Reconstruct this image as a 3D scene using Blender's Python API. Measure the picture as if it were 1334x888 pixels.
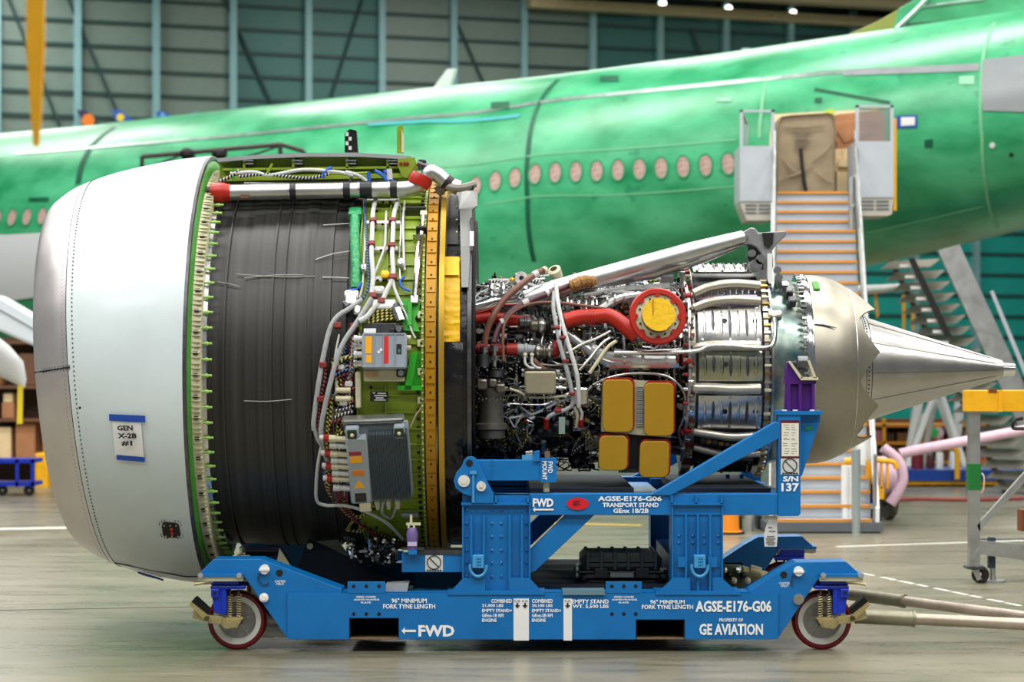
import bpy, bmesh, math, random
from mathutils import Vector, Matrix
R = math.radians
scene = bpy.context.scene
for o in list(bpy.data.objects):
    bpy.data.objects.remove(o)
col = scene.collection

# ------------------------------------------------------------------ camera
F, CX, CY = 2900.0, 667.0, 481.0      # focal length in pixels of the 1334 wide frame, eye line
CAMY, H = -18.0, 2.105                # camera 18 m from the engine axis, eye height = engine axis
cam_d = bpy.data.cameras.new('camera')
cam = bpy.data.objects.new('camera', cam_d)
col.objects.link(cam)
cam.location = (0, CAMY, H)
cam.rotation_euler = (R(90), 0, 0)
cam_d.sensor_width = 36.0
cam_d.lens = F / 1334 * 36
cam_d.shift_y = (CY - 444) / 1334
cam_d.clip_end = 400
cam_d.dof.use_dof = True
cam_d.dof.focus_distance = 16.9
cam_d.dof.aperture_fstop = 1.9
scene.camera = cam

# ------------------------------------------------------------------ light
scene.view_settings.view_transform = 'Standard'
scene.view_settings.look = 'None'
scene.view_settings.exposure = 0.0
scene.view_settings.gamma = 1.0
scene.view_settings.use_curve_mapping = False
world = bpy.data.worlds.new('hangar_daylight')
scene.world = world
world.use_nodes = True
world.node_tree.nodes['Background'].inputs[0].default_value = (0.86, 0.94, 1.0, 1)
world.node_tree.nodes['Background'].inputs[1].default_value = 0.17

def area(name, loc, size, energy, rot=(0, 0, 0), colr=(1, 1, 1)):
    l = bpy.data.lights.new(name, 'AREA')
    l.shape = 'RECTANGLE'
    l.size, l.size_y = size
    l.energy = energy
    l.color = colr
    o = bpy.data.objects.new(name, l)
    col.objects.link(o)
    o.location = loc
    o.rotation_euler = rot
    return o
# rows of high-bay ceiling lamps
for ly in (-19, -9.5, 1.5, 11, 24, 40):
    for lx in (-16, -5.5, 5.5, 16):
        area('high_bay_lamp_light', (lx, ly, 17.2), (7.0, 3.2), {-19: 1000, -9.5: 1450, 1.5: 1350, 11: 1100, 24: 1000, 40: 1050}[ly], colr=(1, 0.98, 0.94))
for lx in (-20, 0, 20):
    area('high_bay_lamp_light', (lx, 56, 17.2), (9, 4), 2000, colr=(1, 0.98, 0.94))

# ------------------------------------------------------------------ measuring helpers
def W(px, py, Y):
    d = Y - CAMY
    return Vector(((px - CX) * d / F, Y, H - (py - CY) * d / F))
def Cy(px, py, r):
    """point of the cylinder of radius r round the engine axis seen at a photo pixel"""
    a, c = (px - CX) / F, -(py - CY) / F
    A = 1 + c * c
    B = 2 * CAMY
    Cc = CAMY * CAMY - r * r
    disc = B * B - 4 * A * Cc
    t = (-B - math.sqrt(max(disc, 0))) / (2 * A)
    y, z = CAMY + t, c * t
    k = math.hypot(y, z)
    if disc < 0:
        y, z = y * r / k, z * r / k
    return Vector((a * t, y, H + z))
def frame(px, py, r):
    """origin on the cylinder plus axes: along engine, up the casing, outward"""
    p = Cy(px, py, r)
    th = math.atan2(-(p.z - H), -p.y)
    n = Vector((0, -math.cos(th), -math.sin(th)))
    t = Vector((0, -math.sin(th), math.cos(th)))
    m = Matrix((Vector((1, 0, 0)), t, n)).transposed().to_4x4()
    m.translation = p
    return m
def pol(X, th, r):
    """cylinder coordinates: th degrees below the 3 o'clock line facing the camera"""
    a = R(th)
    return Vector((X, -r * math.cos(a), H - r * math.sin(a)))

# ------------------------------------------------------------------ materials
def lin(c):
    return tuple(((v / 255) / 12.92 if v / 255 <= 0.04045 else ((v / 255 + 0.055) / 1.055) ** 2.4) for v in c)
MATS = {}
def mat(name, c, rough=0.5, metal=0.0, var=0.0, vs=4.0, bump=0.0, bs=40.0, coat=0.0, stretch=None, c2=None, emit=0.0):
    if name in MATS:
        return MATS[name]
    m = bpy.data.materials.new(name)
    m.use_nodes = True
    nt = m.node_tree
    b = nt.nodes['Principled BSDF']
    c = lin(c)
    b.inputs['Base Color'].default_value = (*c, 1)
    b.inputs['Roughness'].default_value = rough
    b.inputs['Metallic'].default_value = metal
    b.inputs['Coat Weight'].default_value = coat
    b.inputs['Coat Roughness'].default_value = 0.15
    if emit:
        b.inputs['Emission Color'].default_value = (*c, 1)
        b.inputs['Emission Strength'].default_value = emit
    if var or bump:
        tc = nt.nodes.new('ShaderNodeTexCoord')
        mp = nt.nodes.new('ShaderNodeMapping')
        nt.links.new(tc.outputs['Object'], mp.inputs['Vector'])
        if stretch:
            mp.inputs['Scale'].default_value = stretch
    if var:
        n = nt.nodes.new('ShaderNodeTexNoise')
        n.inputs['Scale'].default_value = vs
        n.inputs['Detail'].default_value = 6
        n.inputs['Roughness'].default_value = 0.65
        nt.links.new(mp.outputs['Vector'], n.inputs['Vector'])
        r = nt.nodes.new('ShaderNodeValToRGB')
        r.color_ramp.elements[0].position = 0.3
        r.color_ramp.elements[1].position = 0.72
        lo = tuple(max(0, v * (1 - var)) for v in c)
        hi = lin(c2) if c2 else tuple(min(1, v * (1 + var)) for v in c)
        r.color_ramp.elements[0].color = (*lo, 1)
        r.color_ramp.elements[1].color = (*hi, 1)
        nt.links.new(n.outputs['Fac'], r.inputs['Fac'])
        nt.links.new(r.outputs['Color'], b.inputs['Base Color'])
        mr = nt.nodes.new('ShaderNodeMapRange')
        mr.inputs['To Min'].default_value = max(0.02, rough * 0.75)
        mr.inputs['To Max'].default_value = min(1, rough * 1.25)
        nt.links.new(n.outputs['Fac'], mr.inputs['Value'])
        nt.links.new(mr.outputs['Result'], b.inputs['Roughness'])
    if bump:
        n2 = nt.nodes.new('ShaderNodeTexNoise')
        n2.inputs['Scale'].default_value = bs
        n2.inputs['Detail'].default_value = 4
        nt.links.new(mp.outputs['Vector'], n2.inputs['Vector'])
        bp = nt.nodes.new('ShaderNodeBump')
        bp.inputs['Strength'].default_value = bump
        bp.inputs['Distance'].default_value = 0.02
        nt.links.new(n2.outputs['Fac'], bp.inputs['Height'])
        nt.links.new(bp.outputs['Normal'], b.inputs['Normal'])
    MATS[name] = m
    return m
def braid(name, ca, cb, period=0.03, duty=0.5, rough=0.6):
    """cable sleeve with coloured tracer marks, along the cable's own length"""
    if name in MATS:
        return MATS[name]
    m = bpy.data.materials.new(name)
    m.use_nodes = True
    nt = m.node_tree
    b = nt.nodes['Principled BSDF']
    b.inputs['Roughness'].default_value = rough
    uv = nt.nodes.new('ShaderNodeUVMap')
    sp = nt.nodes.new('ShaderNodeSeparateXYZ')
    nt.links.new(uv.outputs['UV'], sp.inputs[0])
    dv = nt.nodes.new('ShaderNodeMath'); dv.operation = 'MULTIPLY_ADD'
    dv.inputs[1].default_value = 1 / period
    nt.links.new(sp.outputs[0], dv.inputs[0])
    nt.links.new(sp.outputs[1], dv.inputs[2])
    fr = nt.nodes.new('ShaderNodeMath'); fr.operation = 'FRACT'
    nt.links.new(dv.outputs[0], fr.inputs[0])
    gt = nt.nodes.new('ShaderNodeMath'); gt.operation = 'GREATER_THAN'
    gt.inputs[1].default_value = duty
    nt.links.new(fr.outputs[0], gt.inputs[0])
    mx = nt.nodes.new('ShaderNodeMix'); mx.data_type = 'RGBA'
    mx.inputs['A'].default_value = (*lin(ca), 1)
    mx.inputs['B'].default_value = (*lin(cb), 1)
    nt.links.new(gt.outputs[0], mx.inputs['Factor'])
    nt.links.new(mx.outputs['Result'], b.inputs['Base Color'])
    MATS[name] = m
    return m

STEEL = mat('brushed_steel', (205, 205, 205), 0.28, 1, 0.25, 9)
STEELD = mat('dark_steel', (95, 95, 98), 0.38, 0.9, 0.35, 9)
CHROME = mat('polished_steel', (225, 226, 228), 0.14, 1, 0.1, 6)
BLACK = mat('black_rubber', (14, 14, 15), 0.55)
DARK = mat('black_metal', (16, 16, 18), 0.5, 0.4, 0.4, 8)  # black for dark parts; on the core it also holds the shade between pipes
WHITE = mat('white_paint', (232, 234, 234), 0.45)
LETTER = mat('white_stencil', (238, 241, 242), 0.6)
INK = mat('black_print', (18, 18, 20), 0.6)
GREYP = mat('grey_paint', (150, 156, 160), 0.45, 0, 0.1, 5)
OLIVE = mat('olive_primer', (128, 150, 34), 0.48, 0, 0.16, 5)
GREEN = mat('green_primer', (62, 142, 44), 0.5, 0, 0.2, 6)
CREAM = mat('cream_bracket', (200, 195, 164), 0.5, 0, 0.12, 8)
GOLD = mat('gold_anodised', (176, 126, 10), 0.4, 0.25, 0.18, 7)
YTAPE = mat('yellow_tape', (232, 186, 10), 0.42, 0, 0.1, 12, 0.25, 26)
YPAINT = mat('yellow_paint', (240, 176, 12), 0.45, 0, 0.1, 6)
REDP = mat('red_cover', (142, 16, 8), 0.42, 0, 0.16, 7)
REDSLV = mat('red_silicone', (172, 28, 8), 0.38, 0, 0.12, 9)
BROWNH = mat('brown_hose', (112, 72, 56), 0.5, 0, 0.2, 20)
PURPH = mat('plum_hose', (88, 52, 62), 0.45, 0, 0.2, 20)
SLEEVE = mat('white_cable_sleeve', (196, 197, 196), 0.55, 0, 0.12, 30, 0.2, 60)
GREYSLV = mat('grey_cable_sleeve', (158, 162, 164), 0.55, 0, 0.15, 30)
BRASS = mat('brass_fitting', (186, 148, 82), 0.3, 1)
BLUEW = mat('blue_wire', (30, 90, 190), 0.45)
BLUE = mat('stand_blue', (0, 108, 178), 0.4, 0, 0.12, 3.5, 0.03, 60)
CBLUE = mat('caster_blue', (4, 46, 176), 0.4, 0, 0.12, 6)
ZINC = mat('yellow_zinc', (190, 176, 128), 0.4, 0.7, 0.18, 9)
ALU = mat('aluminium', (196, 198, 198), 0.38, 1, 0.15, 5)
YB = braid('yellow_tracer_cable', (16, 16, 14), (206, 196, 84), 0.034, 0.55)
RB = braid('red_tracer_cable', (22, 14, 16), (176, 70, 84), 0.03, 0.55)
WB = braid('white_tracer_cable', (24, 26, 30), (200, 200, 196), 0.026, 0.6)
BB = braid('blue_tracer_cable', (16, 20, 40), (84, 130, 200), 0.028, 0.6)

# ------------------------------------------------------------------ mesh builder
WL = {}
class MB:
    def __init__(s):
        s.v, s.f, s.uv = [], [], []
    def add(s, vs, fs, uvs=None):
        n = len(s.v)
        s.v += [Vector(p) for p in vs]
        s.f += [tuple(i + n for i in f) for f in fs]
        s.uv += uvs if uvs else [None] * len(fs)
        return s
    def box(s, a, b, m=None):
        (x0, y0, z0), (x1, y1, z1) = a, b
        x0, x1 = sorted((x0, x1)); y0, y1 = sorted((y0, y1)); z0, z1 = sorted((z0, z1))
        vs = [Vector(p) for p in ((x0, y0, z0), (x1, y0, z0), (x1, y1, z0), (x0, y1, z0), (x0, y0, z1), (x1, y0, z1), (x1, y1, z1), (x0, y1, z1))]
        if m:
            vs = [m @ p for p in vs]
        return s.add(vs, [(0, 3, 2, 1), (4, 5, 6, 7), (0, 1, 5, 4), (1, 2, 6, 5), (2, 3, 7, 6), (3, 0, 4, 7)])
    def cbox(s, a, b, c=0.01, m=None):
        """box with its four long (local w) edges and front rim chamfered: the front face (max w) is inset"""
        (x0, y0, z0), (x1, y1, z1) = a, b
        x0, x1 = sorted((x0, x1)); y0, y1 = sorted((y0, y1)); z0, z1 = sorted((z0, z1))
        def ring(k, z):
            return [(x0 + k + c, y0 + k, z), (x1 - k - c, y0 + k, z), (x1 - k, y0 + k + c, z), (x1 - k, y1 - k - c, z), (x1 - k - c, y1 - k, z), (x0 + k + c, y1 - k, z), (x0 + k, y1 - k - c, z), (x0 + k, y0 + k + c, z)]
        vs = ring(0, z0) + ring(0, z1 - c) + ring(c, z1)
        vs = [(m @ Vector(p)) if m else Vector(p) for p in vs]
        fs = [tuple(range(7, -1, -1)), tuple(range(16, 24))]
        for r in (0, 8):
            for i in range(8):
                j = (i + 1) % 8
                fs.append((r + i, r + j, r + 8 + j, r + 8 + i))
        return s.add(vs, fs)
    def prism(s, pts, d):
        """polygon (list of points) swept along vector d"""
        n = len(pts)
        pts = [Vector(p) for p in pts]
        d = Vector(d)
        fs = [tuple(range(n)), tuple(range(2 * n - 1, n - 1, -1))]
        for i in range(n):
            j = (i + 1) % n
            fs.append((i, i + n, j + n, j))
        return s.add(pts + [p + d for p in pts], fs)
    def tube(s, path, r, n=8, caps=True):
        path = [Vector(p) for p in path]
        rr = r if isinstance(r, (list, tuple)) else [r] * len(path)
        vs, fs, uvs = [], [], []
        L = 0.0
        ref = None
        Ls = []
        for i, p in enumerate(path):
            if i:
                L += (p - path[i - 1]).length
            Ls.append(L)
            t = path[min(i + 1, len(path) - 1)] - path[max(i - 1, 0)]
            if t.length < 1e-9:
                t = Vector((1, 0, 0))
            t.normalize()
            if ref is None:
                ref = t.orthogonal().normalized()
            ref = (ref - t * ref.dot(t))
            if ref.length < 1e-6:
                ref = t.orthogonal()
            ref.normalize()
            b = t.cross(ref)
            for k in range(n):
                a = 2 * math.pi * k / n
                vs.append(p + (ref * math.cos(a) + b * math.sin(a)) * rr[i])
        for i in range(len(path) - 1):
            for k in range(n):
                j = (k + 1) % n
                fs.append((i * n + k, i * n + j, (i + 1) * n + j, (i + 1) * n + k))
                uvs.append(((Ls[i], k / n), (Ls[i], (k + 1) / n), (Ls[i + 1], (k + 1) / n), (Ls[i + 1], k / n)))
        if caps:
            fs.append(tuple(range(n - 1, -1, -1))); uvs.append(None)
            e = (len(path) - 1) * n
            fs.append(tuple(range(e, e + n))); uvs.append(None)
        return s.add(vs, fs, uvs)
    def rod(s, a, b, r, n=12):
        return s.tube([a, b], r, n)
    def lathe(s, prof, o, ax, n=32, a0=0.0, a1=360.0, up=None):
        """prof = (distance along axis, radius); revolved round axis ax through o"""
        o, ax = Vector(o), Vector(ax).normalized()
        u = Vector(up).normalized() if up else ax.orthogonal().normalized()
        w = ax.cross(u)
        full = abs(a1 - a0) > 359.9
        m = n if full else n + 1
        vs, fs = [], []
        for (x, r) in prof:
            for k in range(m):
                a = R(a0 + (a1 - a0) * k / n)
                vs.append(o + ax * x + (u * math.cos(a) + w * math.sin(a)) * r)
        for i in range(len(prof) - 1):
            for k in range(n):
                j = (k + 1) % m
                fs.append((i * m + k, i * m + j, (i + 1) * m + j, (i + 1) * m + k))
        return s.add(vs, fs)
    def disc(s, c, ax, r, h, n=16):
        c = Vector(c); ax = Vector(ax).normalized()
        return s.tube([c, c + ax * h], r, n)
    def ball(s, c, r, n=10, sc=(1, 1, 1)):
        c = Vector(c)
        vs = [c + Vector((0, 0, r * sc[2]))]
        h = n // 2
        for i in range(1, h):
            a = math.pi * i / h
            for k in range(n):
                b = 2 * math.pi * k / n
                vs.append(c + Vector((math.sin(a) * math.cos(b) * r * sc[0], math.sin(a) * math.sin(b) * r * sc[1], math.cos(a) * r * sc[2])))
        vs.append(c - Vector((0, 0, r * sc[2])))
        fs = []
        for k in range(n):
            fs.append((0, 1 + k, 1 + (k + 1) % n))
            e = len(vs) - 1
            q = 1 + (h - 2) * n
            fs.append((e, q + (k + 1) % n, q + k))
            for i in range(h - 2):
                a = 1 + i * n
                fs.append((a + k, a + n + k, a + n + (k + 1) % n, a + (k + 1) % n))
        return s.add(vs, fs)
    def build(s, name, m, parent=None, smooth=35, kind=None, bevel=0.0, label=None):
        vs = s.v
        lo = Vector((min(p.x for p in vs), min(p.y for p in vs), min(p.z for p in vs)))
        hi = Vector((max(p.x for p in vs), max(p.y for p in vs), max(p.z for p in vs)))
        o3 = Vector(((lo.x + hi.x) / 2, (lo.y + hi.y) / 2, lo.z))
        me = bpy.data.meshes.new(name)
        me.from_pydata([p - o3 for p in vs], [], s.f)
        if any(u for u in s.uv):
            l = me.uv_layers.new(name='UVMap')
            for p, u in zip(me.polygons, s.uv):
                if u:
                    for li, q in zip(p.loop_indices, u):
                        l.data[li].uv = q
        bm = bmesh.new(); bm.from_mesh(me)
        bmesh.ops.recalc_face_normals(bm, faces=bm.faces)
        bm.to_mesh(me); bm.free()
        if smooth:
            for p in me.polygons:
                p.use_smooth = True
            me.set_sharp_from_angle(angle=R(smooth))
        me.materials.append(m)
        o = bpy.data.objects.new(name, me)
        col.objects.link(o)
        o.location = o3
        if bevel:
            bv = o.modifiers.new('edge', 'BEVEL')
            bv.width = bevel; bv.segments = 2; bv.limit_method = 'ANGLE'; bv.angle_limit = R(40)
        hang(o, parent)
        if kind:
            o['kind'] = kind
        if label:
            o['label'] = label
        return o
def hang(o, parent):
    WL[o] = o.location.copy()
    if parent is not None:
        o.parent = parent
        o.matrix_parent_inverse = Matrix.Translation(-WL[parent])
def dup(o, parent, loc=None, rot=None):
    c = o.copy()
    col.objects.link(c)
    c.parent = None
    if loc is not None:
        c.location = loc
    if rot is not None:
        c.rotation_euler = rot
    hang(c, parent)
    return c
def tag(o, label, cat, group=None):
    o['label'] = label; o['category'] = cat
    if group:
        o['group'] = group
    return o
def thing(name, label, cat, loc, group=None):
    o = bpy.data.objects.new(name, None)
    o.empty_display_size = 0.2
    col.objects.link(o)
    o.location = loc
    WL[o] = Vector(loc)
    return tag(o, label, cat, group)
def struct(o):
    o['kind'] = 'structure'
    return o
def spline(pts, k=6):
    pts = [Vector(p) for p in pts]
    if len(pts) < 3:
        return pts
    out = []
    q = [pts[0] * 2 - pts[1]] + pts + [pts[-1] * 2 - pts[-2]]
    for i in range(1, len(q) - 2):
        p0, p1, p2, p3 = q[i - 1], q[i], q[i + 1], q[i + 2]
        for j in range(k):
            t = j / k
            out.append(0.5 * ((2 * p1) + (p2 - p0) * t + (2 * p0 - 5 * p1 + 4 * p2 - p3) * t * t + (3 * p1 - p0 - 3 * p2 + p3) * t ** 3))
    out.append(pts[-1])
    return out
def rrect(x0, y0, x1, y1, r, n=5):
    out = []
    for cx, cy, a in ((x1 - r, y1 - r, 0), (x0 + r, y1 - r, 90), (x0 + r, y0 + r, 180), (x1 - r, y0 + r, 270)):
        for k in range(n + 1):
            b = R(a + 90 * k / n)
            out.append((cx + r * math.cos(b), cy + r * math.sin(b)))
    return out
def text_mesh(s, bold=0.0):
    c = bpy.data.curves.new('lettering', 'FONT')
    c.body = s
    c.offset = bold
    c.resolution_u = 2
    c.extrude = 0.0
    o = bpy.data.objects.new('lettering', c)
    col.objects.link(o)
    dg = bpy.context.evaluated_depsgraph_get()
    me = bpy.data.meshes.new_from_object(o.evaluated_get(dg))
    bpy.data.objects.remove(o)
    bpy.data.curves.remove(c)
    return me
def lettering(s, m, w, h, mt, parent, bold=0.012, name='lettering'):
    """flat print filling a w x h box whose lower left corner and axes are the matrix m"""
    me = text_mesh(s, bold)
    xs = [v.co.x for v in me.vertices]; ys = [v.co.y for v in me.vertices]
    if not xs:
        return None
    x0, x1, y0, y1 = min(xs), max(xs), min(ys), max(ys)
    o3 = m.translation.copy()
    r = m.to_3x3()
    for v in me.vertices:
        v.co = r @ Vector(((v.co.x - x0) / (x1 - x0) * w, (v.co.y - y0) / (y1 - y0) * h, 0))
    me.materials.append(mt)
    o = bpy.data.objects.new(name, me)
    col.objects.link(o)
    o.location = o3
    hang(o, parent)
    return o
def letter_px(s, x0, y0, x1, y1, Y, mt, parent, bold=0.012):
    """print on a plane facing the camera, boxed by photo pixels"""
    a, b = W(x0, y1, Y), W(x1, y0, Y)
    m = Matrix(((1, 0, 0, a.x), (0, 0, -1, Y), (0, 1, 0, a.z), (0, 0, 0, 1)))
    return lettering(s, m, b.x - a.x, b.z - a.z, mt, parent, bold)

# ================================================================== the setting
def floor_mat():
    m = mat('polished_concrete', (128, 124, 108), 0.3, 0, 0.16, 0.35, 0.0)
    nt = m.node_tree
    b = nt.nodes['Principled BSDF']
    ramp = [n for n in nt.nodes if n.type == 'VALTORGB'][0]
    # fine speckle and long scuffs over the broad mottling
    tc = nt.nodes.new('ShaderNodeTexCoord')
    mp = nt.nodes.new('ShaderNodeMapping'); mp.inputs['Scale'].default_value = (0.5, 2.2, 1)
    n = nt.nodes.new('ShaderNodeTexNoise'); n.inputs['Scale'].default_value = 1.6; n.inputs['Detail'].default_value = 9; n.inputs['Roughness'].default_value = 0.7
    nt.links.new(tc.outputs['Object'], mp.inputs['Vector']); nt.links.new(mp.outputs['Vector'], n.inputs['Vector'])
    r = nt.nodes.new('ShaderNodeValToRGB')
    r.color_ramp.elements[0].position = 0.35; r.color_ramp.elements[0].color = (0.62, 0.64, 0.6, 1)
    r.color_ramp.elements[1].position = 0.68; r.color_ramp.elements[1].color = (1.12, 1.08, 1.02, 1)
    nt.links.new(n.outputs['Fac'], r.inputs['Fac'])
    mx = nt.nodes.new('ShaderNodeMix'); mx.data_type = 'RGBA'; mx.blend_type = 'MULTIPLY'
    mx.inputs['Factor'].default_value = 1
    nt.links.new(ramp.outputs['Color'], mx.inputs['A']); nt.links.new(r.outputs['Color'], mx.inputs['B'])
    nt.links.new(mx.outputs['Result'], b.inputs['Base Color'])
    mr = nt.nodes.new('ShaderNodeMapRange')
    mr.inputs['To Min'].default_value = 0.16; mr.inputs['To Max'].default_value = 0.42
    nt.links.new(n.outputs['Fac'], mr.inputs['Value']); nt.links.new(mr.outputs['Result'], b.inputs['Roughness'])
    return m
floor = struct(MB().box((-60, -30, -0.3), (60, 90, 0)).build('floor', floor_mat(), smooth=0))
LINEW = mat('worn_white_line', (214, 214, 204), 0.5, 0, 0.25, 6)
LINEY = mat('worn_yellow_line', (222, 180, 40), 0.5, 0, 0.2, 6)
def gpx(px, py):
    d = H * F / (py - CY)
    return Vector(((px - CX) * d / F, CAMY + d, 0))
def floor_line(a, b, w, m, name='floor_line'):
    p, q = gpx(*a), gpx(*b)
    n = Vector((-(q - p).y, (q - p).x, 0)).normalized() * w / 2
    MB().prism([p - n, q - n, q + n, p + n], (0, 0, 0.004)).build(name, m, floor, 0)
for i in range(9):
    t0, t1 = i / 9, (i + (0.8 if i % 3 else 0.55)) / 9
    floor_line((1125 + 209 * t0, 747 + 43 * t0), (1125 + 209 * t1, 747 + 43 * t1), 0.05, LINEW)
floor_line((700, 681), (836, 684), 0.12, LINEY)
floor_line((1090, 712), (1334, 704), 0.10, LINEW)
floor_line((-60, 690), (108, 687), 0.35, LINEW)
floor_line((-60, 796), (262, 790), 0.012, mat('joint_filler', (96, 92, 80), 0.7), 'floor_joint')

# hangar door wall: posts, girts and cladding panels, running away to the right
e = Vector((25.86, 9.0, 0)).normalized()
w0 = Vector((-15.64, 62.0, 0))
nrm = Vector((e.y, -e.x, 0))
BAY, GIRT = 2.83, 0.86
def wl(s, z, d):
    return w0 + e * s + nrm * d + Vector((0, 0, z))
def wbox(mb, s0, s1, z0, z1, d0, d1):
    vs = [wl(s, z, d) for z in (z0, z1) for (s, d) in ((s0, d0), (s1, d0), (s1, d1), (s0, d1))]
    mb.add(vs, [(0, 3, 2, 1), (4, 5, 6, 7), (0, 1, 5, 4), (1, 2, 6, 5), (2, 3, 7, 6), (3, 0, 4, 7)])
    return mb
WALLB = mat('wall_backing', (18, 46, 46), 0.8)
wall = struct(wbox(MB(), -5 * BAY, 16 * BAY, 0, 18, -0.3, -0.12).build('wall_back', WALLB, smooth=0))
PANA = mat('wall_panel_grey_green', (112, 132, 122), 0.5, 0, 0.14, 0.8)
PANB = mat('wall_panel_teal_lit', (24, 164, 152), 0.5, 0, 0.14, 0.8)  # brighter teal: the light low on the wall put into the colour
PANC = mat('wall_panel_shaded_deep_teal', (40, 104, 98), 0.5, 0, 0.14, 0.8)  # darker teal: the dimmer upper wall put into the colour
POST = mat('wall_post_pale_teal', (128, 172, 176), 0.5, 0, 0.08, 2)
GIRTM = mat('wall_girt_dark', (34, 66, 64), 0.6)
proto = {}
for i in range(-3, 15):
    for j in range(0, 19):
        m = PANA if (i < 7 and j > 4) else (PANB if j < 12 else PANC)
        if 2 <= i <= 3 and j > 4:
            m = PANC
        c = wl((i + 0.5) * BAY, j * GIRT + 0.05, 0)
        if j < 4 and i < 9:
            continue
        if m.name not in proto:
            proto[m.name] = wbox(MB(), i * BAY + 0.06, (i + 1) * BAY - 0.06, j * GIRT + 0.05, (j + 1) * GIRT - 0.05, -0.12, 0.0).build('panel', m, wall, 0)
            base = (proto[m.name].location.copy(), i, j)
            proto[m.name + '_b'] = base
        else:
            o, (l0, i0, j0) = proto[m.name], proto[m.name + '_b']
            dup(o, wall, l0 + e * (i - i0) * BAY + Vector((0, 0, (j - j0) * GIRT)))
p0 = wbox(MB(), -0.12, 0.12, 0, 16.6, 0.0, 0.3).build('post', POST, wall, 0)
for i in range(-4, 16):
    if i:
        dup(p0, wall, WL[p0] + e * i * BAY)
g0 = wbox(MB(), -3 * BAY, 15 * BAY, -0.06, 0.06, -0.1, 0.1)
g0 = g0.build('girt', GIRTM, wall, 0)
for j in range(1, 20):
    dup(g0, wall, WL[g0] + Vector((0, 0, j * GIRT)))
for i, (s0, s1, z0, z1) in enumerate(((-0.6, 2.2, 16, 9.6), (5.2, 8.2, 16, 9.6), (-2.7, -0.3, 16, 10), (10.6, 8.6, 16, 9.8), (14.2, 16.8, 15.5, 10), (24, 26.5, 15.5, 9), (30.5, 28.2, 15, 9))):
    MB().rod(wl(s0, z0, 0.12), wl(s1, z1, 0.12), 0.06, 6).build('brace', GIRTM, wall)

# roof: dark deck, two edge girders, the high-bay lamp housings
DECK = mat('roof_deck', (30, 54, 54), 0.8)
ceiling = struct(MB().box((-50, -28, 17.6), (50, 78, 17.9)).build('ceiling', DECK, smooth=0))
BEAM = mat('roof_beam_beige', (206, 190, 150), 0.6, 0, 0.1, 2)
for off, z0, z1 in ((0.5, 15.9, 16.25), (1.6, 16.45, 17.0), (3.2, 16.2, 16.5)):
    wbox(MB(), 6 * BAY, 16 * BAY, z0, z1, off, off + 0.5).build('beam', BEAM, ceiling, 0)
HOUS = mat('lamp_housing', (190, 192, 192), 0.5)
h0 = None
for ly in (-19, -9.5, 1.5, 11, 24, 40):
    for lx in (-16, -5.5, 5.5, 16):
        if h0 is None:
            h0 = MB().box((lx - 3.6, ly - 1.7, 17.28), (lx + 3.6, ly + 1.7, 17.36)).box((lx - 0.05, ly - 0.05, 17.36), (lx + 0.05, ly + 0.05, 17.6)).build('lamp_housing', HOUS, ceiling, 0)
            hb = (lx, ly)
        else:
            dup(h0, ceiling, WL[h0] + Vector((lx - hb[0], ly - hb[1], 0)))
LAMP = mat('lamp_globe', (255, 250, 235), 0.3, emit=6)
for i, (px, py, s) in enumerate(((855, 4, 8), (942, 11, 9), (1024, 17, 10))):
    c = wl(s * BAY, 0, 0.45)
    d = c.y - CAMY
    z = H + (CY - py) * d / F
    c = Vector((c.x, c.y, z))
    t = thing('wall_lamp', ['round white lamp on the wall post, highest of three', 'round white lamp on the wall post, middle of three', 'round white lamp on the wall post next to the tail fin'][i], 'lamp', c, 'round lamps along the top of the hangar wall')
    MB().ball(c, 0.13, 12).build('globe', LAMP, t)
    MB().rod(c + Vector((0, 0.05, 0.1)), c + Vector((0, 0.3, 0.1)), 0.035).build('bracket', HOUS, t)

# airline tail emblems hung along the wall
def emblem(px, py, s, shape, m, label, extra=None):
    c = wl(0, 0, 0.5)
    d0 = 79.5
    k = d0 / F
    def q(x, y, off=0.0):
        p = W(px + x, py + y, CAMY + d0 + off); return p
    t = thing('tail_emblem', label, 'sign', q(0, 0), 'painted tail shaped signs on the hangar wall')
    MB().prism([q(*p) for p in shape], (0, 0.08, 0)).build('plate', m, t, 0)
    if extra:
        for (x, y, r, mm) in extra:
            MB().disc(q(x, y), (0, -1, 0), r * k, 0.03, 20).build('dot', mm, t)
    MB().rod(q(0, 0, 0.06), q(0, 0, 0.06) + Vector((0, 1.2, 0)), 0.04).build('hanger', HOUS, t)
ORG = mat('emblem_orange', (226, 120, 24), 0.5)
NAVY = mat('emblem_navy', (40, 34, 70), 0.5)
EBLUE = mat('emblem_blue', (28, 88, 190), 0.5)
EYEL = mat('emblem_yellow', (232, 206, 40), 0.5)
LBLUE = mat('emblem_sky', (120, 180, 220), 0.5)
emblem(116, 154, 1, [(-16, -11), (-4, -10), (14, 9), (-7, 9)], NAVY, 'dark tail shaped wall sign with an orange ball', [(-1, 3, 8.5, ORG)])
emblem(159, 153, 1, [(-13, -9), (-3, -10), (4, -4), (14, 4), (12, 9), (-6, 9)], EBLUE, 'bright blue tail shaped wall sign with a yellow disc', [(-2, 0, 5, EYEL)])
emblem(213, 151, 1, [(-9, -6), (0, -6), (9, -1), (8, 4), (-8, 5)], EBLUE, 'plain blue tail shaped wall sign over the green fuselage', [(-1, -1, 3, LBLUE)])
emblem(254, 149, 1, [(-4, -2), (3, -3), (6, 2), (-5, 3)], LBLUE, 'tiny pale blue tail shaped wall sign over the fuselage')

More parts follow.
